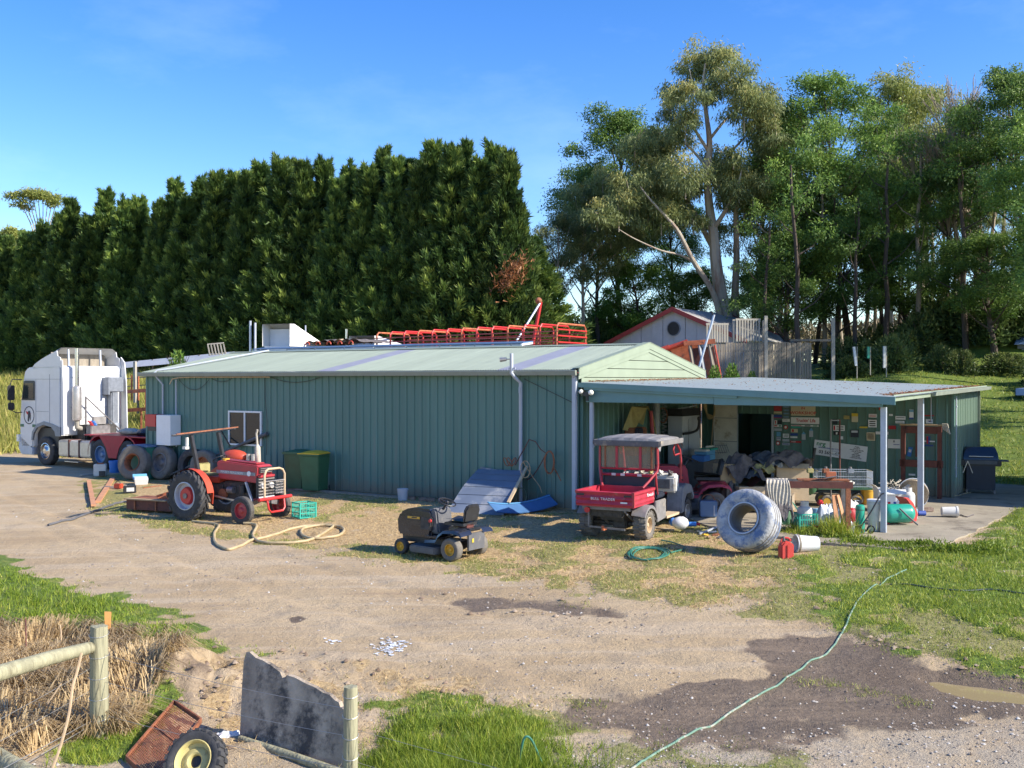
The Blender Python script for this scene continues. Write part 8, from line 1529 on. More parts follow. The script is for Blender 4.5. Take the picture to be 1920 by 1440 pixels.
for i, (px, ty) in enumerate(tops):
    k_ = (px - 960) / F; s_ = (1.1 - 53 * k_) / (0.875 + 0.484 * k_); Y = 53 + 0.484 * s_ + (0.8 if i % 2 else -0.5); X = k_ * Y; zg = float(tz(X, Y)); zt = CH + (HOR - ty + (6 if i % 2 else -4)) / F * Y
    v = CY[i % 5]; o = v if i < 5 else copy_tree(v)
    sc = (zt - zg) / 12.15; o.location = (X, Y, zg); o.rotation_euler = (0, 0, i * 1.7); w_ = 0.98 * max(0.8, sc) * (1.0 + 0.1 * math.sin(i * 2.1)); o.scale = (w_, w_, sc)
    nth = len(tops) - 1 - i
    o['label'] = ('rightmost cypress of the windbreak, next to the gums' if nth == 0 else 'cypress spire, %s from the right end of the windbreak' % ORD(nth + 1)); o['group'] = HG
# fill row of cypress behind, lower tops
for i in range(22):
    px = -160 + i * 55; k_ = (px - 960) / F; s_ = (1.1 - 53 * k_) / (0.875 + 0.484 * k_); Y = 56.5 + 0.484 * s_; X = k_ * Y; zg = float(tz(X, Y)); o = copy_tree(CY[i % 5]); o.location = (X, Y, zg); o.scale = (1.25, 1.25, 0.84 if i < 19 else 0.66); o.rotation_euler = (0, 0, i * 2.3)
    o['label'] = 'lower cypress filling the windbreak from behind the front row'; o['group'] = 'lower cypresses behind the windbreak front row'
# dead brown branch in the last cypress
q = at(958, 515, 51.2); rg = np.random.default_rng(9); n = 520; P = rg.normal(0, 1, (n, 3)) * [0.32, 0.3, 0.45] + np.array([0, 0, 0]); P[:, 0] += P[:, 2] * 0.5; D_ = unit(rg.normal(0, 1, (n, 3)) + [0.5, -0.3, 0.5])
t = thing('dead_branch', 'dead orange brown cypress branch near the right end of the windbreak', 'branch', q); tris_to('needles', P, D_, perp(D_, rg), 0.28, 0.07, rg.uniform(0, 1, n), 'leafdead', t); MB().tube([(-0.6, 0.8, -1), (0.1, 0, 0.1), (0.4, -0.1, 0.8)], 0.03, 5).build('stem', 'trunkdark', t)

def clusters(C, Rr, per, rg, droop, ln, wd, tbase=0.5, flat=0.6, sub=12):
    """leaf arrays for crown clusters: centres C, radii Rr"""
    P = []; D_ = []; T = []
    for c, r in zip(C, Rr):
        n = int(per * (r ** 2)); subc = rg.normal(0, 1, (sub, 3)); subc = unit(subc) * rg.uniform(0.35, 1.2, (sub, 1)) * r * np.array([1, 1, flat]); sr = r * 0.34
        idx = rg.integers(0, sub, n); p = subc[idx] + rg.normal(0, 1, (n, 3)) * sr * np.array([0.72, 0.72, 0.55]); P.append(p + c)
        dd = rg.normal(0, 0.7, (n, 3)) + np.array([0, 0, -droop]) + p / r * 0.5; D_.append(dd)
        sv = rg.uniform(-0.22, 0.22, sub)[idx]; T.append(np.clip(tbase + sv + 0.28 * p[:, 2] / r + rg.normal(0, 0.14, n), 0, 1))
    P = np.concatenate(P); D_ = unit(np.concatenate(D_)); T = np.concatenate(T); n = len(P)
    return P, D_, ln * rg.uniform(0.7, 1.3, n), wd * rg.uniform(0.7, 1.3, n), T
def tree(seed, H=14.0, W=3.4, z0=0.35, nb=24, m='leafwattle', tm='trunkdark', per=900, droop=0.2, ln=0.17, wd=0.075, rc=(0.7, 1.3), flat=0.5, r0=0.2, name='tree', forks=1, tb=0.45):
    rg = np.random.default_rng(seed); root = thing(name, 'x', 'tree'); mb = MB()
    lean = rg.normal(0, 0.25, 2); trunk = [Vector((lean[0] * (f ** 1.5) * 2 + 0.15 * math.sin(f * 7 + seed), lean[1] * (f ** 1.5) * 2 + 0.15 * math.cos(f * 6 + seed), -0.5 + f * (H * 0.93 + 0.5))) for f in np.linspace(0, 1, 9)]
    tapered(mb, trunk, r0, 0.03, 8); C = []; Rr = []
    for i in range(nb):
        f = z0 + (1 - z0) * ((i + 0.5) / nb) ** 0.9; prof = math.sin(math.pi * min(1, (f - z0) / (1 - z0) * 0.82 + 0.16)) ** 0.7
        a = i * 2.4 + rg.uniform(-0.5, 0.5); rad = W * prof * rg.uniform(0.35, 1.0); tp = trunk[0].lerp(trunk[-1], 0)
        fi = f * 8; j = min(7, int(fi)); base = trunk[j].lerp(trunk[j + 1], fi - j); st = trunk[max(0, j - 1)].lerp(trunk[j], fi - int(fi) if j > 0 else 0)
        c = Vector((base.x + math.cos(a) * rad, base.y + math.sin(a) * rad, min(f * H + rad * 0.15, H - 0.3))); mid = st.lerp(c, 0.5) + Vector((0, 0, -0.2))
        if i < nb - 1: tapered(mb, [st, mid, c], 0.05 + 0.05 * (1 - f) * r0 / 0.2, 0.015, 5)
        C.append(np.array(c)); Rr.append(rg.uniform(*rc) * (0.75 + 0.4 * prof))
    C.append(np.array([trunk[-1].x, trunk[-1].y, H - 0.7])); Rr.append(rc[0] * 1.1)
    mb.build('trunk', tm, root, smooth=True, recalc=False)
    P, D_, l_, w_, T = clusters(C, Rr, per, rg, droop, ln, wd, tb, flat)
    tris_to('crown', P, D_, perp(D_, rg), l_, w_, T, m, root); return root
KT = {
 'wattle': [tree(s, 15, 3.5, 0.42, 26, 'leafwattle', per=1150, name='blackwood_tree') for s in (11, 12, 13)],
 'gum': [tree(s, 15, 3.3, 0.45, 20, 'leafgum', 'trunkgum', per=900, droop=1.2, ln=0.25, wd=0.06, flat=0.8, name='gum_tree', tb=0.5) for s in (21, 22)],
 'yellow': [tree(31, 16, 3.2, 0.45, 22, 'leafgumyellow', 'trunkgum', per=1150, droop=0.8, ln=0.22, wd=0.06, flat=0.7, name='gum_tree')],
 'bright': [tree(41, 8, 2.8, 0.30, 18, 'leafbright', per=1100, rc=(0.7, 1.2), flat=0.45, name='wattle_tree')],
 'low': [tree(s, 9, 3.6, 0.35, 22, 'leafwattle', per=1200, rc=(0.8, 1.4), flat=0.45, r0=0.22, name='blackwood_tree') for s in (51, 52)],
}
used = {}
def put(kind, px, ty, Y, label, wsc=1.0, group=None, vi=None):
    vs = KT[kind]; i = used.get(kind, 0); used[kind] = i + 1; v = vs[(i if vi is None else vi) % len(vs)]; o = v if i < len(vs) and vi is None else copy_tree(v)
    X = (px - 960) / F * Y; zg = float(tz(X, Y)); zt = CH + (HOR - ty) / F * Y; H0 = {'wattle': 15, 'gum': 15, 'yellow': 16, 'bright': 8, 'low': 9}[kind]; sc = (zt - zg) / (H0 + 0.35)
    o.location = (X, Y, zg - 0.1); o.scale = (sc * wsc, sc * wsc, sc); o.rotation_euler = (0, 0, i * 2.1 + px); o['label'] = label
    if group: o['group'] = group
    return o
put('gum', 1035, 392, 62, 'slim grey green gum tree just right of the windbreak')
put('gum', 1088, 335, 64, 'second slim gum tree right of the windbreak, behind the red trailer end')
put('wattle', 1165, 196, 69, 'dark green tree with high rounded top left of the great gum', 1.05)
put('wattle', 1120, 300, 66, 'lower dark green tree left of the great gum', 1.0)
put('bright', 1200, 482, 66, 'small bright green wattle above the gable', 1.0)
put('low', 1150, 560, 67, 'low dark bushy tree left of the red barge shed', 1.0)
put('yellow', 1478, 205, 68, 'yellow green gum right of the great gum', 1.15)
put('gum', 1415, 300, 70, 'grey gum crown behind the great gum', 1.1)
put('wattle', 1590, 134, 60, 'tall blackwood with dark trunk and rounded top, tallest above the paling fence', 1.0)
put('yellow', 1672, 138, 66, 'tall light green gum right of the tall blackwood', 1.0)
put('gum', 1725, 150, 68, 'tall thin gum with pale top behind the windrow', 0.9)
put('wattle', 1770, 236, 57, 'dark narrow blackwood in front of the bare tree', 0.85)
put('wattle', 1915, 112, 54, 'dark spreading blackwood at the right edge', 1.0)
put('wattle', 1530, 300, 62, 'mid height blackwood above the fence post', 0.95)
put('wattle', 1655, 300, 63, 'mid height blackwood in the middle of the right grove', 1.0)
put('low', 1480, 430, 57, 'low spreading tree with bright top behind the paling fence', 1.0)
put('low', 1570, 400, 58, 'low spreading dark tree right of the lone timber post', 1.0)
put('low', 1860, 430, 53, 'large low dark tree near the stone hut', 1.25)
put('low', 1700, 430, 59, 'low spreading tree in the centre of the right grove', 1.05)
put('bright', 1430, 500, 64, 'bright green young wattle right of the great gum trunk', 0.9)
put('yellow', 1840, 360, 64, 'olive green gum under the bare trees', 1.0)
put('wattle', 1262, 330, 72, 'dark blackwood behind the left limb of the great gum', 1.0)
put('low', 1300, 500, 66, 'low dark tree behind the great gum trunk', 1.0)
put('low', 1050, 600, 58, 'low dark bush tree at the foot of the slim gums', 0.8)
for i, (px, ty, Y) in enumerate(((1990, 160, 47), (2080, 200, 43), (2170, 220, 40), (2260, 220, 37), (2030, 300, 38))): put('wattle', px, ty, Y, 'blackwood tree standing beyond the right edge', 1.0, 'blackwoods beyond the right edge')
# thin trunks of the grove
rg = np.random.default_rng(77); tr_pts = [1500, 1545, 1578, 1600, 1622, 1640, 1662, 1683, 1700, 1722, 1742, 1752, 1768, 1790, 1812, 1834, 1880, 1430, 1460]
labs_l = ['dark slender trunk', 'brown slender trunk', 'pale slender trunk']
protoT = []
for s in range(3):
    r = thing('slender_tree', 'x', 'tree'); rr_ = np.random.default_rng(90 + s); pts = [Vector((rr_.normal(0, 0.12) * f * 1.5 + 0.5 * f * (s - 1), rr_.normal(0, 0.1), -0.5 + 10.5 * f)) for f in np.linspace(0, 1, 7)]; mb = MB(); tapered(mb, pts, 0.17, 0.06, 8)
    for b_ in range(7): z = 3 + b_ * 0.9; a = b_ * 2.2 + s; mb.tube([(0.3 * (z / 10) * (s - 1), 0, z), (math.cos(a) * 0.8, math.sin(a) * 0.8, z + 0.5), (math.cos(a) * 1.5, math.sin(a) * 1.5, z + 1.3)], [0.045, 0.03, 0.012], 5)
    mb.build('trunk', ['trunkdark', 'wood', 'trunkgum'][s], r, smooth=True, recalc=False)
    C = [np.array([math.cos(b_ * 2.2) * 1.2, math.sin(b_ * 2.2) * 1.2, 7 + b_ * 0.7]) for b_ in range(6)]; P, D_, l_, w_, T = clusters(C, [0.8] * 6, 500, rr_, 0.3, 0.18, 0.07, 0.4); tris_to('crown', P, D_, perp(D_, rr_), l_, w_, T, 'leafwattle', r); protoT.append(r)
for i, px in enumerate(tr_pts):
    s = [0, 0, 1, 0, 2, 1, 0][i % 7]; o = protoT[i] if i < 3 else copy_tree(protoT[s])
    if i < 3: s = i
    Y = 54 + (i * 5) % 14; X = (px - 960) / F * Y; o.location = (X, Y, float(tz(X, Y)) - 0.1); sc = rg.uniform(0.8, 1.2); o.scale = (sc * 0.9, sc * 0.9, sc); o.rotation_euler = (0, 0, i * 1.3)
    o['label'] = labs_l[s] + ' standing in the shaded grove on the right'; o['group'] = labs_l[s].split()[0] + ' slender trunks in the right grove'
# the great gum
gY = 60.0; gb = at(1368, 600, gY); gb.z = float(tz(gb.x, gb.y)); gg = thing('great_gum', 'great spreading gum with pale peeling trunk towering over the red barge shed', 'tree', gb)
def gpt(px, py, dy=0.0): return at(px, py, gY + dy) - gb
mb = MB(); mb2 = MB()
def limb(pts, w0, w1, b=None, n=8):
    (b or mb).tube(smooth_pts([gpt(*p_) for p_ in pts], 4), [w0 + (w1 - w0) * i / (4 * (len(pts) - 1)) for i in range(4 * (len(pts) - 1) + 1)], n)
limb([(1372, 640), (1362, 600), (1350, 545), (1342, 490), (1338, 440), (1330, 390), (1326, 330), (1330, 270), (1324, 215), (1318, 165), (1322, 120)], 0.46, 0.05)
limb([(1352, 600, -0.5), (1335, 545, -1), (1300, 490, -1.5), (1272, 435, -2), (1250, 408, -2), (1222, 378, -2), (1200, 350, -2)], 0.19, 0.03)
limb([(1305, 495, -1.2), (1275, 478, -1.5), (1240, 470, -2), (1190, 448, -2.5), (1160, 430, -3)], 0.08, 0.02)
limb([(1340, 470, 0.5), (1318, 430, 1), (1296, 390, 1.5), (1270, 350, 2), (1240, 310, 2), (1215, 290, 2)], 0.2, 0.04)
limb([(1337, 430, 0), (1362, 392, -1), (1382, 350, -1.5), (1390, 320, -1.5)], 0.15, 0.04)
limb([(1328, 318, 0), (1305, 290, 0.5), (1275, 262, 1), (1250, 250, 1)], 0.11, 0.03)
limb([(1328, 285, 0), (1300, 240, -0.5), (1280, 215, -1), (1270, 185, -1)], 0.10, 0.03)
limb([(1330, 262, 0), (1360, 225, 0.5), (1390, 200, 1), (1420, 185, 1)], 0.10, 0.03)
limb([(1330, 330, 0), (1375, 280, 1), (1405, 250, 1.5), (1430, 232, 1.5)], 0.10, 0.03)
limb([(1322, 200, 0), (1345, 165, 0), (1365, 140, 0)], 0.07, 0.02); limb([(1320, 190, 0), (1300, 160, 0), (1292, 130, 0)], 0.07, 0.02)
mb.build('trunk', 'trunkgum', gg, smooth=True, recalc=False)
limb([(1380, 640, 1), (1378, 560, 1), (1381, 480, 1), (1379, 400, 1), (1383, 380, 1)], 0.28, 0.10, mb2); mb2.build('snag', 'wood', gg, smooth=True, recalc=False)
CL = [(1322, 108, 40), (1292, 130, 30), (1352, 122, 36), (1380, 150, 40), (1415, 180, 42), (1440, 212, 36), (1425, 245, 36), (1395, 215, 32), (1300, 175, 34), (1268, 175, 30), (1258, 205, 28), (1285, 235, 32), (1335, 165, 30), (1236, 250, 34), (1262, 285, 38), (1222, 292, 38), (1190, 270, 34), (1205, 330, 40), (1245, 340, 44), (1285, 325, 44), (1312, 345, 34), (1180, 360, 40), (1215, 385, 38), (1160, 395, 36), (1145, 430, 34), (1178, 440, 32), (1240, 405, 34), (1225, 350, 36), (1330, 300, 26), (1120, 400, 30), (1430, 310, 32), (1455, 250, 26), (1270, 385, 36), (1355, 330, 34), (1385, 335, 42), (1412, 350, 34), (1395, 380, 34), (1365, 370, 28), (1375, 290, 26), (1130, 340, 28), (1445, 280, 28), (1345, 425, 20), (1300, 415, 24)]
rg = np.random.default_rng(5); C = []; Rr = []
for i, (x, y, r) in enumerate(CL): C.append(np.array(gpt(x, y, rg.uniform(-2.2, 2.2)))); Rr.append(r * gY / F * 0.98)
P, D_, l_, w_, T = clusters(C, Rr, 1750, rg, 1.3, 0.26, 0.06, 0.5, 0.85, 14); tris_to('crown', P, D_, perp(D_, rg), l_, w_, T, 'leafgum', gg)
mb = MB()
for i, c in enumerate(C):
    c = Vector(c)
    for j in range(3): e = c + Vector((rg.normal(0, 0.5), rg.normal(0, 0.5), rg.normal(0, 0.4) + 0.2)); mb.tube([c + Vector((0, 0, -Rr[i] * 1.1)), c, e], [0.04, 0.025, 0.01], 4)
mb.build('twigs', 'trunkgum', gg, recalc=False)['kind'] = 'stuff'
# bare trees
for (px, ty, lab) in ((1800, 128, 'tall leafless tree with fine grey brown branches, left of two'), (1848, 140, 'tall leafless tree with fine branches, right of two')):
    Y = 56.5; X = (px - 960) / F * Y; zg = float(tz(X, Y)); H = CH + (HOR - ty) / F * Y - zg; t = thing('bare_tree', lab, 'tree', (X, Y, zg)); mb = MB(); rr_ = random.Random(px)
    def grow(p, d, l, r, dep):
        q_ = p + d * l; mb.tube([p, p.lerp(q_, 0.5) + Vector((rr_.uniform(-.1, .1), rr_.uniform(-.1, .1), 0)), q_], [r, r * 0.85, r * 0.7], 5 if dep > 1 else 4)
        if dep == 0: return
        for j in range(3): 
            nd = (d + Vector((rr_.uniform(-.38, .38), rr_.uniform(-.38, .38), rr_.uniform(0.05, .35)))).normalized(); grow(q_.lerp(p, 0.15 * j), nd, l * rr_.uniform(0.62, 0.86), max(r * 0.62, 0.017), dep - 1)
    grow(Vector((0, 0, -0.3)), Vector((0, 0, 1)), H * 0.30, 0.20, 6); 
    zm_ = max(v_[2] for v_ in mb.v); mb.v = [(v_[0], v_[1], v_[2] * H / zm_) for v_ in mb.v]
    o = mb.build('trunk', 'wood', t, recalc=False)
# distant umbrella gums at far left
for (px, ty, Y, w, lab) in ((72, 350, 88, 38, 'distant umbrella shaped gum rising over the left windbreak'), (28, 425, 84, 24, 'small distant gum at the left edge'), (15, 452, 80, 20, 'low distant gum tuft at the left edge')):
    X = (px - 960) / F * Y; zg = float(tz(X, Y)); zt = CH + (HOR - ty) / F * Y; t = thing('distant_gum', lab, 'tree', (X, Y, zg)); H = zt - zg; k_ = Y / F; rr_ = np.random.default_rng(px); mb = MB(); C = []; Rr = []
    for j in range(9): x_ = (-1 + 2 * j / 8) * w * k_; C.append(np.array([x_, rr_.uniform(-1, 1), H - 0.6 - 0.9 * (j / 4 - 1) ** 2])); Rr.append(0.75); mb.tube([(0.6, 0, H * 0.55), (x_ * 0.5 + 0.2, 0, H * 0.8), (x_, 0, H - 0.8)], [0.07, 0.05, 0.02], 4)
    mb.tube([(0.8, 0, 0), (0.7, 0, H * 0.3), (0.6, 0, H * 0.56)], [0.25, 0.2, 0.1], 6); mb.build('trunk', 'trunkgum', t, recalc=False)
    P, D_, l_, w_, T = clusters(C, Rr, 900, rr_, 0.2, 0.24, 0.09, 0.55, 0.4); tris_to('crown', P, D_, perp(D_, rr_), l_, w_, T, 'leafgumyellow', t)
# shrubs and undergrowth
def shrub(seed, m, n=2600, R_=1.0, H=1.2, ln=0.16, wd=0.06, name='shrub'):
    rg = np.random.default_rng(seed); root = thing(name, 'x', 'shrub'); a = rg.uniform(0, 6.28, n); zz = rg.uniform(0.0, 1, n); rr_ = R_ * np.sqrt(np.clip(1 - (zz * 0.95) ** 2, 0, 1)) * (0.75 + 0.25 * np.sin(4 * a + seed)) * rg.uniform(0.5, 1.05, n)
    P = np.stack([np.cos(a) * rr_, np.sin(a) * rr_, zz * H * (0.85 + 0.25 * np.sin(3 * a + 2))], 1); D_ = unit(P * [0.8, 0.8, 0.4] + rg.normal(0, 0.6, (n, 3)) + [0, 0, 0.5]); T = np.clip(0.25 + 0.45 * zz + rg.normal(0, 0.2, n), 0, 1)
    tris_to('foliage', P, D_, perp(D_, rg), ln * rg.uniform(0.6, 1.4, n), wd, T, m, root); mb = MB()
    for i in range(6): a = i * 1.05; mb.tube([(0, 0, -0.1), (math.cos(a) * 0.25, math.sin(a) * 0.25, 0.5), (math.cos(a) * 0.5, math.sin(a) * 0.5, 1.0)], [0.03, 0.02, 0.008], 4)
    mb.build('stem', 'trunkdark', root, recalc=False); return root
SHR = [shrub(1, 'leafshrub'), shrub(2, 'leafshrub')]; rg = np.random.default_rng(31)
spots = [(1565 + i * 15 + rg.uniform(-8, 8), rg.uniform(50.5, 60)) for i in range(44)] + [(1100 + i * 16, 68 + rg.uniform(-2, 2)) for i in range(5)] + [(1020 + i * 14, 56 + rg.uniform(-2, 2)) for i in range(5)] + [(1940 + i * 30, 46 + rg.uniform(-2, 2)) for i in range(4)]
for i, (px, Y) in enumerate(spots):
    o = SHR[i] if i < 2 else copy_tree(SHR[i % 2]); X = (px - 960) / F * Y; o.location = (X, Y, float(tz(X, Y)) - 0.1); s_ = rg.uniform(0.8, 1.5) * (0.85 if Y < 53 else 1.4); o.scale = (s_ * 1.2, s_ * 1.2, s_ * rg.uniform(0.7, 1.2)); o.rotation_euler = (0, 0, i)
    o['label'] = 'dark green undergrowth shrub at the foot of the grove'; o['group'] = 'undergrowth shrubs below the grove'
SB = shrub(5, 'leafbright', 900, 0.6, 1.1, 0.15, 0.07, 'leafy_bush')
q = at(334, 695, 40.5); q.z = 3.05; SB.location = q; SB.scale = (0.9, 0.9, 1.0); SB['label'] = 'pale green leafy bush growing over the cattle race behind the shed'
for (px, py, Y, s_, lab) in ((1372, 715, 43, 0.75, 'small pale bush at the foot of the paling fence'), (1340, 712, 41, 0.6, 'low leafy bush left of the pale bush by the paling fence'), (1410, 716, 43, 0.5, 'tiny leafy bush right of the pale bush by the paling fence')):
    o = copy_tree(SB); p_ = at(px, py, Y); o.location = (p_.x, p_.y, p_.z - 0.15); o.scale = (s_, s_, s_); o['label'] = lab
# small tree guards and posts in the undergrowth
for px, y0, y1, m_, lab in ((1603, 650, 686, 'white', 'leaning white tree guard, left of three'), (1628, 650, 672, 'gasgreen', 'teal tree guard between two white ones'), (1658, 649, 690, 'whiteclean', 'upright white tree guard, right of three')):
    p_ = at(px, y1, 49.5); g_ = float(tz(p_.x, p_.y)); hh = (y1 - y0) * 49.5 / F; t = thing('tree_guard', lab, 'tree guard', (p_.x, p_.y, p_.z)); MB().box((0, 0, hh / 2), (0.11, 0.1, hh), m=Matrix.Rotation(-0.12 if px < 1610 else 0, 3, 'Y')).build('sleeve', m_, t); MB().box((0.1, 0, hh / 2 - 0.4), (0.04, 0.04, hh + 0.8)).build('stake', 'woodlight', t)
# far scrub beyond the grove: reads as one mass
rg = np.random.default_rng(8); n = 30000; X = rg.uniform(-8, 60, n); Y = rg.uniform(74, 88, n); g_ = tz(X, Y); Hs = 1.6 + 2.2 * fbm(X * 0.3, Y * 0.3, 3, 5); P = np.stack([X, Y, g_ + Hs * rg.uniform(0, 1, n) ** 0.7], 1); D_ = unit(rg.normal(0, 0.5, (n, 3)) + [0, 0, 0.6])
o = tris_to('distant_scrub', P, D_, perp(D_, rg), rg.uniform(0.4, 0.9, n), 0.16, np.clip(rg.normal(0.5, 0.25, n), 0, 1), 'leafshrub' if False else 'scrub'); o['kind'] = 'stuff'

# ============================================================ GRASS, STRAW, STONES
def blades(name, n, tmin, tmax, Y0, Y1, which, hfn, wfn, m, seed, upright=1.0, per=5, spread=0.03, thr=0.5, tb=0.5):
    rg = np.random.default_rng(seed); u = rg.uniform(1 / Y1, 1 / Y0, n); Y = 1 / u; X = rg.uniform(tmin, tmax, n) * Y
    S, g, d, w, f, v, ol = masks(X, Y); mk = which(S, g, d, w, f, v, ol, X, Y); keep = rg.uniform(0, 1, n) < mk; X = X[keep]; Y = Y[keep]
    zz = tz(X, Y) + fine(X, Y, {k_: a_[keep] for k_, a_ in S.items()}, g[keep], d[keep], w[keep], f[keep], ol[keep])
    sdm = np.maximum.reduce([S[q_][keep] for q_ in ('GL', 'GR', 'GB', 'GC', 'BR')]); hl = hfn(X, Y, rg) * (1 if 'grass' != name else 0.35 + 0.65 * sst(-0.3, 0.9, sdm)); X = np.repeat(X, per); Y = np.repeat(Y, per); zz = np.repeat(zz, per); hl = np.repeat(hl, per); N = len(X)
    sp_ = spread * (0.6 + Y / 14); P = np.stack([X + rg.normal(0, 1, N) * sp_, Y + rg.normal(0, 1, N) * sp_, zz - 0.01], 1)
    D_ = unit(np.stack([rg.normal(0, 0.45, N), rg.normal(0, 0.45, N), np.full(N, upright) * rg.uniform(0.5, 1.2, N)], 1)); T = np.clip(tb + rg.normal(0, 0.2, N) + 0.35 * (fbm(X * 0.9, Y * 0.9, 3, 91) - 0.5), 0, 1)
    o = tris_to(name, P, D_, perp(D_, rg), hl * rg.uniform(0.5, 1.25, N), wfn(Y), T, m); o['kind'] = 'stuff'; return o
zone = lambda k, w=0.15: (lambda S: sst(-w, w, S[k]))
wf = lambda Y: np.maximum(0.006, Y * 0.00085)
blades('grass', 26000, -0.62, 0.1, 7.2, 19, lambda S, g, d, w, f, v, ol, X, Y: g * ((S['GL'] > -0.4) | (S['GC'] > -0.4) | (S['GB'] > -0.5)), lambda X, Y, r: 0.07 + 0.15 * np.clip(fbm(X * 1.4, Y * 1.4, 3, 61), 0, 1) ** 1.2 + 0.10 * (Y < 9.8), wf, 'grassgreen', 1, 1.0, 6, 0.03)
blades('grass', 16000, -0.15, 0.32, 7.2, 10.5, lambda S, g, d, w, f, v, ol, X, Y: g * (S['GB'] > -0.5), lambda X, Y, r: (0.05 + 0.22 * np.clip(fbm(X * 1.1, Y * 1.1, 3, 61) - 0.12, 0, 1)) * (1 - 0.5 * sst(-0.1, 0.8, X)), wf, 'grassgreen', 2, 1.0, 5, 0.03)
blades('grass', 34000, 0.1, 0.62, 11, 26, lambda S, g, d, w, f, v, ol, X, Y: g * ((S['GR'] > -0.5) | (S['BR'] > -0.5)), lambda X, Y, r: 0.045 + 0.09 * np.clip(fbm(X * 0.8, Y * 0.8, 3, 63) - 0.1, 0, 1), wf, 'grassgreen', 3, 0.9, 4, 0.04, tb=0.62)
blades('grass', 16000, 0.1, 0.62, 26, 52, lambda S, g, d, w, f, v, ol, X, Y: g * (S['BR'] > -0.5), lambda X, Y, r: 0.07 + 0.12 * r.uniform(0, 1, len(X)), wf, 'grassgreen', 4, 0.8, 3, 0.05, tb=0.66)
blades('sparse_grass', 42000, -0.45, 0.5, 11, 27, lambda S, g, d, w, f, v, ol, X, Y: ol * 0.95, lambda X, Y, r: 0.03 + 0.05 * r.uniform(0, 1, len(X)), wf, 'grassolive', 5, 0.7, 4, 0.035)
blades('sparse_grass', 20000, -0.45, 0.45, 7.3, 20, lambda S, g, d, w, f, v, ol, X, Y: 0.35 * ol + 0.25 * g * (1 - w) + 0.12 * sst(-0.5, 0.1, S['OLIVE2']) + 0.03 * (S['DC'] > -0.5), lambda X, Y, r: 0.03 + 0.06 * r.uniform(0, 1, len(X)), wf, 'grassolive', 6, 0.7, 4, 0.035)
blades('straw', 60000, -0.45, 0.35, 14, 28, lambda S, g, d, w, f, v, ol, X, Y: d * (S['DM'] > -0.3) * 0.7, lambda X, Y, r: 0.03 + 0.07 * r.uniform(0, 1, len(X)), lambda Y: Y * 0.0006, 'grassdry', 7, 0.28, 3, 0.06)
blades('straw', 14000, -0.3, 0.15, 7.4, 12.5, lambda S, g, d, w, f, v, ol, X, Y: np.maximum(d * (S['DC'] > -0.3), 0.25 * (S['DC'] > -0.4)) * 0.8, lambda X, Y, r: 0.03 + 0.10 * r.uniform(0, 1, len(X)), lambda Y: Y * 0.0006, 'grassdry', 8, 0.35, 4, 0.06)
blades('field_grass', 52000, -0.62, -0.28, 33, 80, lambda S, g, d, w, f, v, ol, X, Y: f, lambda X, Y, r: 0.25 + 0.65 * np.clip(fbm(X * 0.4, Y * 0.4, 3, 65), 0, 1), lambda Y: Y * 0.0011, 'fieldgrass', 9, 1.3, 4, 0.1, tb=0.5)
# tall weeds at the slab edge and under the bench
def weeds(name, n, X0, Y0, X1, Y1, w, h, m, seed, tb=0.5):
    rg = np.random.default_rng(seed); u = rg.uniform(0, 1, n); X = X0 + (X1 - X0) * u + rg.normal(0, w, n); Y = Y0 + (Y1 - Y0) * u + rg.normal(0, w, n); k_ = np.clip(fbm(X * 2.2, Y * 2.2, 3, seed + 5) * 1.6 - 0.2, 0.1, 1); zz = height(X, Y)
    P = np.stack([X, Y, zz + rg.uniform(0, 0.6, n) * h * k_ * 0.7], 1); D_ = unit(rg.normal(0, 0.6, (n, 3)) + [0, 0, 0.9]); return P, D_, h * k_ * rg.uniform(0.3, 1.0, n), np.clip(tb + rg.normal(0, 0.2, n), 0, 1), rg
a1 = gp(1540, 1012); b1 = gp(1850, 1040)
P, D_, l_, T, rg = weeds('w', 9000, a1.x, a1.y, b1.x, b1.y - 0.1, 0.22, 0.26, 'grassgreen', 71, 0.4); o = tris_to('weeds', P, D_, perp(D_, rg), l_ * 0.5, 0.03, T, 'grassgreen'); o['kind'] = 'stuff'
a1 = gp(1475, 1000); b1 = gp(1600, 1008); P, D_, l_, T, rg = weeds('w', 2200, a1.x, a1.y, b1.x, b1.y, 0.16, 0.5, 'grassgreen', 73, 0.7); o = tris_to('weeds', P, D_, perp(D_, rg), l_, 0.012, T, 'grassgreen'); o['kind'] = 'stuff'
# dry reeds: long arched blades
rg = np.random.default_rng(44); n = 60000; pz_ = Z['DL']; X = rg.uniform(pz_[:, 0].min(), pz_[:, 0].max(), n); Y = rg.uniform(pz_[:, 1].min(), pz_[:, 1].max(), n); sd_ = sdist(pz_, X, Y); e_ = (fbm(X * 1.3, Y * 1.3, 3, 3) - 0.5) * 0.6
cl = fbm(X * 2.6, Y * 2.6, 3, 31); kp = (sd_ + e_ > -0.05) & (X > -0.62 * Y) & (rg.uniform(0, 1, n) < sst(0.36, 0.66, cl) * 0.85); X = X[kp]; Y = Y[kp]; cl = cl[kp]; n = len(X); zz = height(X, Y)
a = fbm(X * 1.1, Y * 1.1, 2, 77) * 12 + rg.normal(0, 0.7, n); ln_ = rg.uniform(0.10, 0.38, n) * (0.5 + cl); bend = rg.uniform(0.5, 1.7, n); w2 = 0.006
p0 = np.stack([X, Y, zz], 1); dh = np.stack([np.cos(a), np.sin(a), np.zeros(n)], 1); p1 = p0 + dh * (ln_ * 0.35 * bend)[:, None] + np.array([0, 0, 1.0]) * (ln_ * 0.65)[:, None]; p2 = p1 + dh * (ln_ * 0.55 * bend)[:, None] + np.array([0, 0, 1.0]) * (ln_ * (0.15 - 0.35 * bend))[:, None]
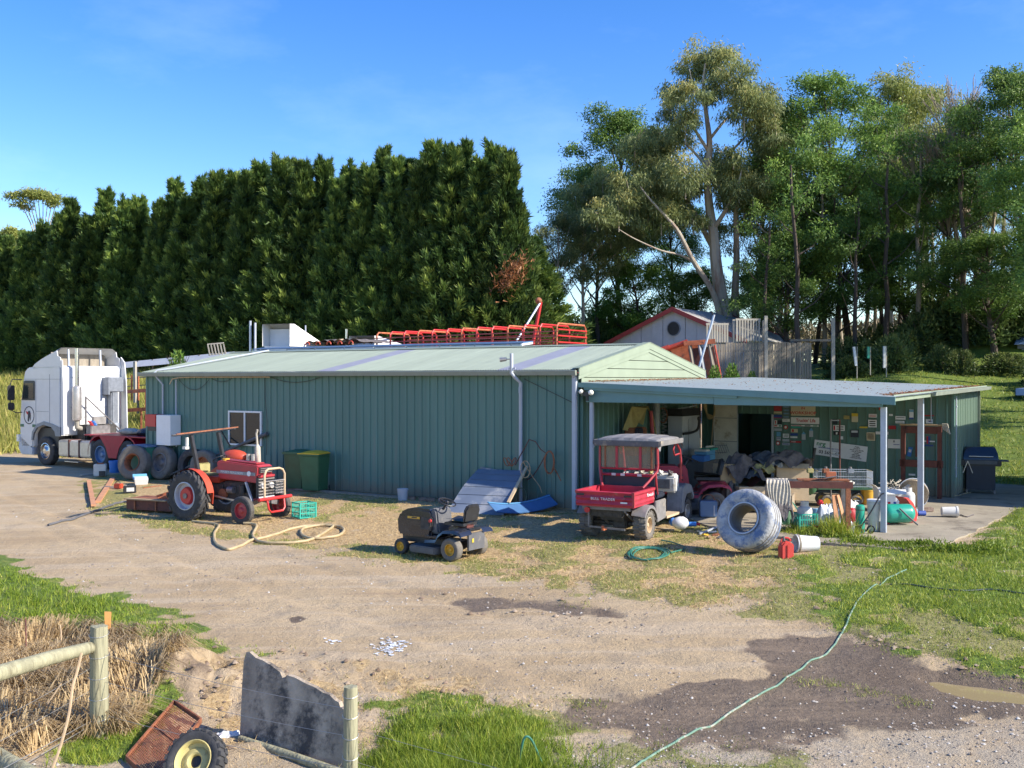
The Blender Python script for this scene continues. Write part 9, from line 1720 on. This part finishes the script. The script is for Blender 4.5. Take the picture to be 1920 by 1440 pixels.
sdv = np.stack([-np.sin(a), np.cos(a), np.zeros(n)], 1) * w2; V = np.concatenate([p0 - sdv, p0 + sdv, p1 - sdv * 0.8, p1 + sdv * 0.8, p2]); i_ = np.arange(n); Fc = np.concatenate([np.stack([i_, i_ + n, i_ + 3 * n], 1), np.stack([i_, i_ + 3 * n, i_ + 2 * n], 1), np.stack([i_ + 2 * n, i_ + 3 * n, i_ + 4 * n], 1)])
o = npobj('dry_reeds', V, Fc, 'grassdry', t=np.tile(np.clip(rg.normal(0.5, 0.25, n), 0, 1), 5)); o['kind'] = 'stuff'
def stones(name, n, seed, smin, smax, keepfn, m, tmin=-0.6, tmax=0.6, Y0=7.3, Y1=26, pw=2.5):
    rg = np.random.default_rng(seed); Y = 1 / rg.uniform(1 / Y1, 1 / Y0, n); X = rg.uniform(tmin, tmax, n) * Y; S, g, d, w, f, v, ol = masks(X, Y); k_ = rg.uniform(0, 1, n) < keepfn(S, g, d, w, f, v, ol, X, Y); X = X[k_]; Y = Y[k_]; n = len(X); z = height(X, Y)
    s = (smin + (smax - smin) * rg.uniform(0, 1, n) ** pw) * (0.5 + Y / 18); b = np.array([(1, 0, 0), (-1, 0, 0), (0, 1, 0), (0, -1, 0), (0, 0, 0.8), (0, 0, -0.8)], float); fa = np.array([(0, 2, 4), (2, 1, 4), (1, 3, 4), (3, 0, 4)])
    a = rg.uniform(0, 6.28, n); V = b[None] * rg.uniform(0.55, 1.3, (n, 6, 1)) * s[:, None, None]; ca, sa = np.cos(a)[:, None], np.sin(a)[:, None]; V = np.stack([V[..., 0] * ca - V[..., 1] * sa, V[..., 0] * sa + V[..., 1] * ca, V[..., 2]], -1) + np.stack([X, Y, z + s * 0.15], 1)[:, None]
    Fc = (fa[None] + (np.arange(n) * 6)[:, None, None]).reshape(-1, 3); o = npobj(name, V.reshape(-1, 3), Fc, m, t=np.repeat(np.clip(rg.normal(0.5, 0.28, n), 0, 1), 6)); o['kind'] = 'stuff'
stones('gravel_stones', 36000, 3, 0.003, 0.022, lambda S, g, d, w, f, v, ol, X, Y: np.clip(0.26 + 0.6 * v + 0.12 * w - g - 0.5 * d, 0, 1) * (0.3 + 1.4 * (fbm(X * 0.7, Y * 0.7, 3, 15) > 0.5)), 'stone')
stones('dirt_clods', 16000, 4, 0.008, 0.045, lambda S, g, d, w, f, v, ol, X, Y: np.clip(0.9 * np.exp(-(((X - MX) / 1.3) ** 2 + ((Y - MY) / 1.1) ** 2)) + 0.35 * (S['DC'] > -0.1) * (fbm(X * 2, Y * 2, 2, 8) > 0.5) + 0.5 * (np.abs(S['GR']) < 0.22) * (Y < 17.5) + 0.35 * (np.abs(S['W2'] + 0.12) < 0.12), 0, 1), 'clod', tmin=-0.5)
# scattered white chips on the lane
def chips(name, label_px, rx, ry, n, seed):
    rg = np.random.default_rng(seed); V = []; Fc = []
    for i in range(n):
        p_ = gp(label_px[0] + rg.normal(0, rx), label_px[1] + rg.normal(0, ry)); z = float(height(p_.x, p_.y)) + 0.004; s = rg.uniform(0.008, 0.035); a = rg.uniform(0, 6.28); b = len(V)
        for j in range(5): aa = a + j * 1.257; V.append((p_.x + math.cos(aa) * s * rg.uniform(.6, 1.2), p_.y + math.sin(aa) * s, z + rg.uniform(0, 0.008)))
        Fc += [(b, b + 1, b + 2), (b, b + 2, b + 3), (b, b + 3, b + 4)]
    o = npobj(name, V, Fc, 'white'); o['kind'] = 'stuff'
chips('white_chips', (730, 1213), 16, 6, 130, 1); chips('white_chips', (622, 1204), 7, 2.5, 16, 2)
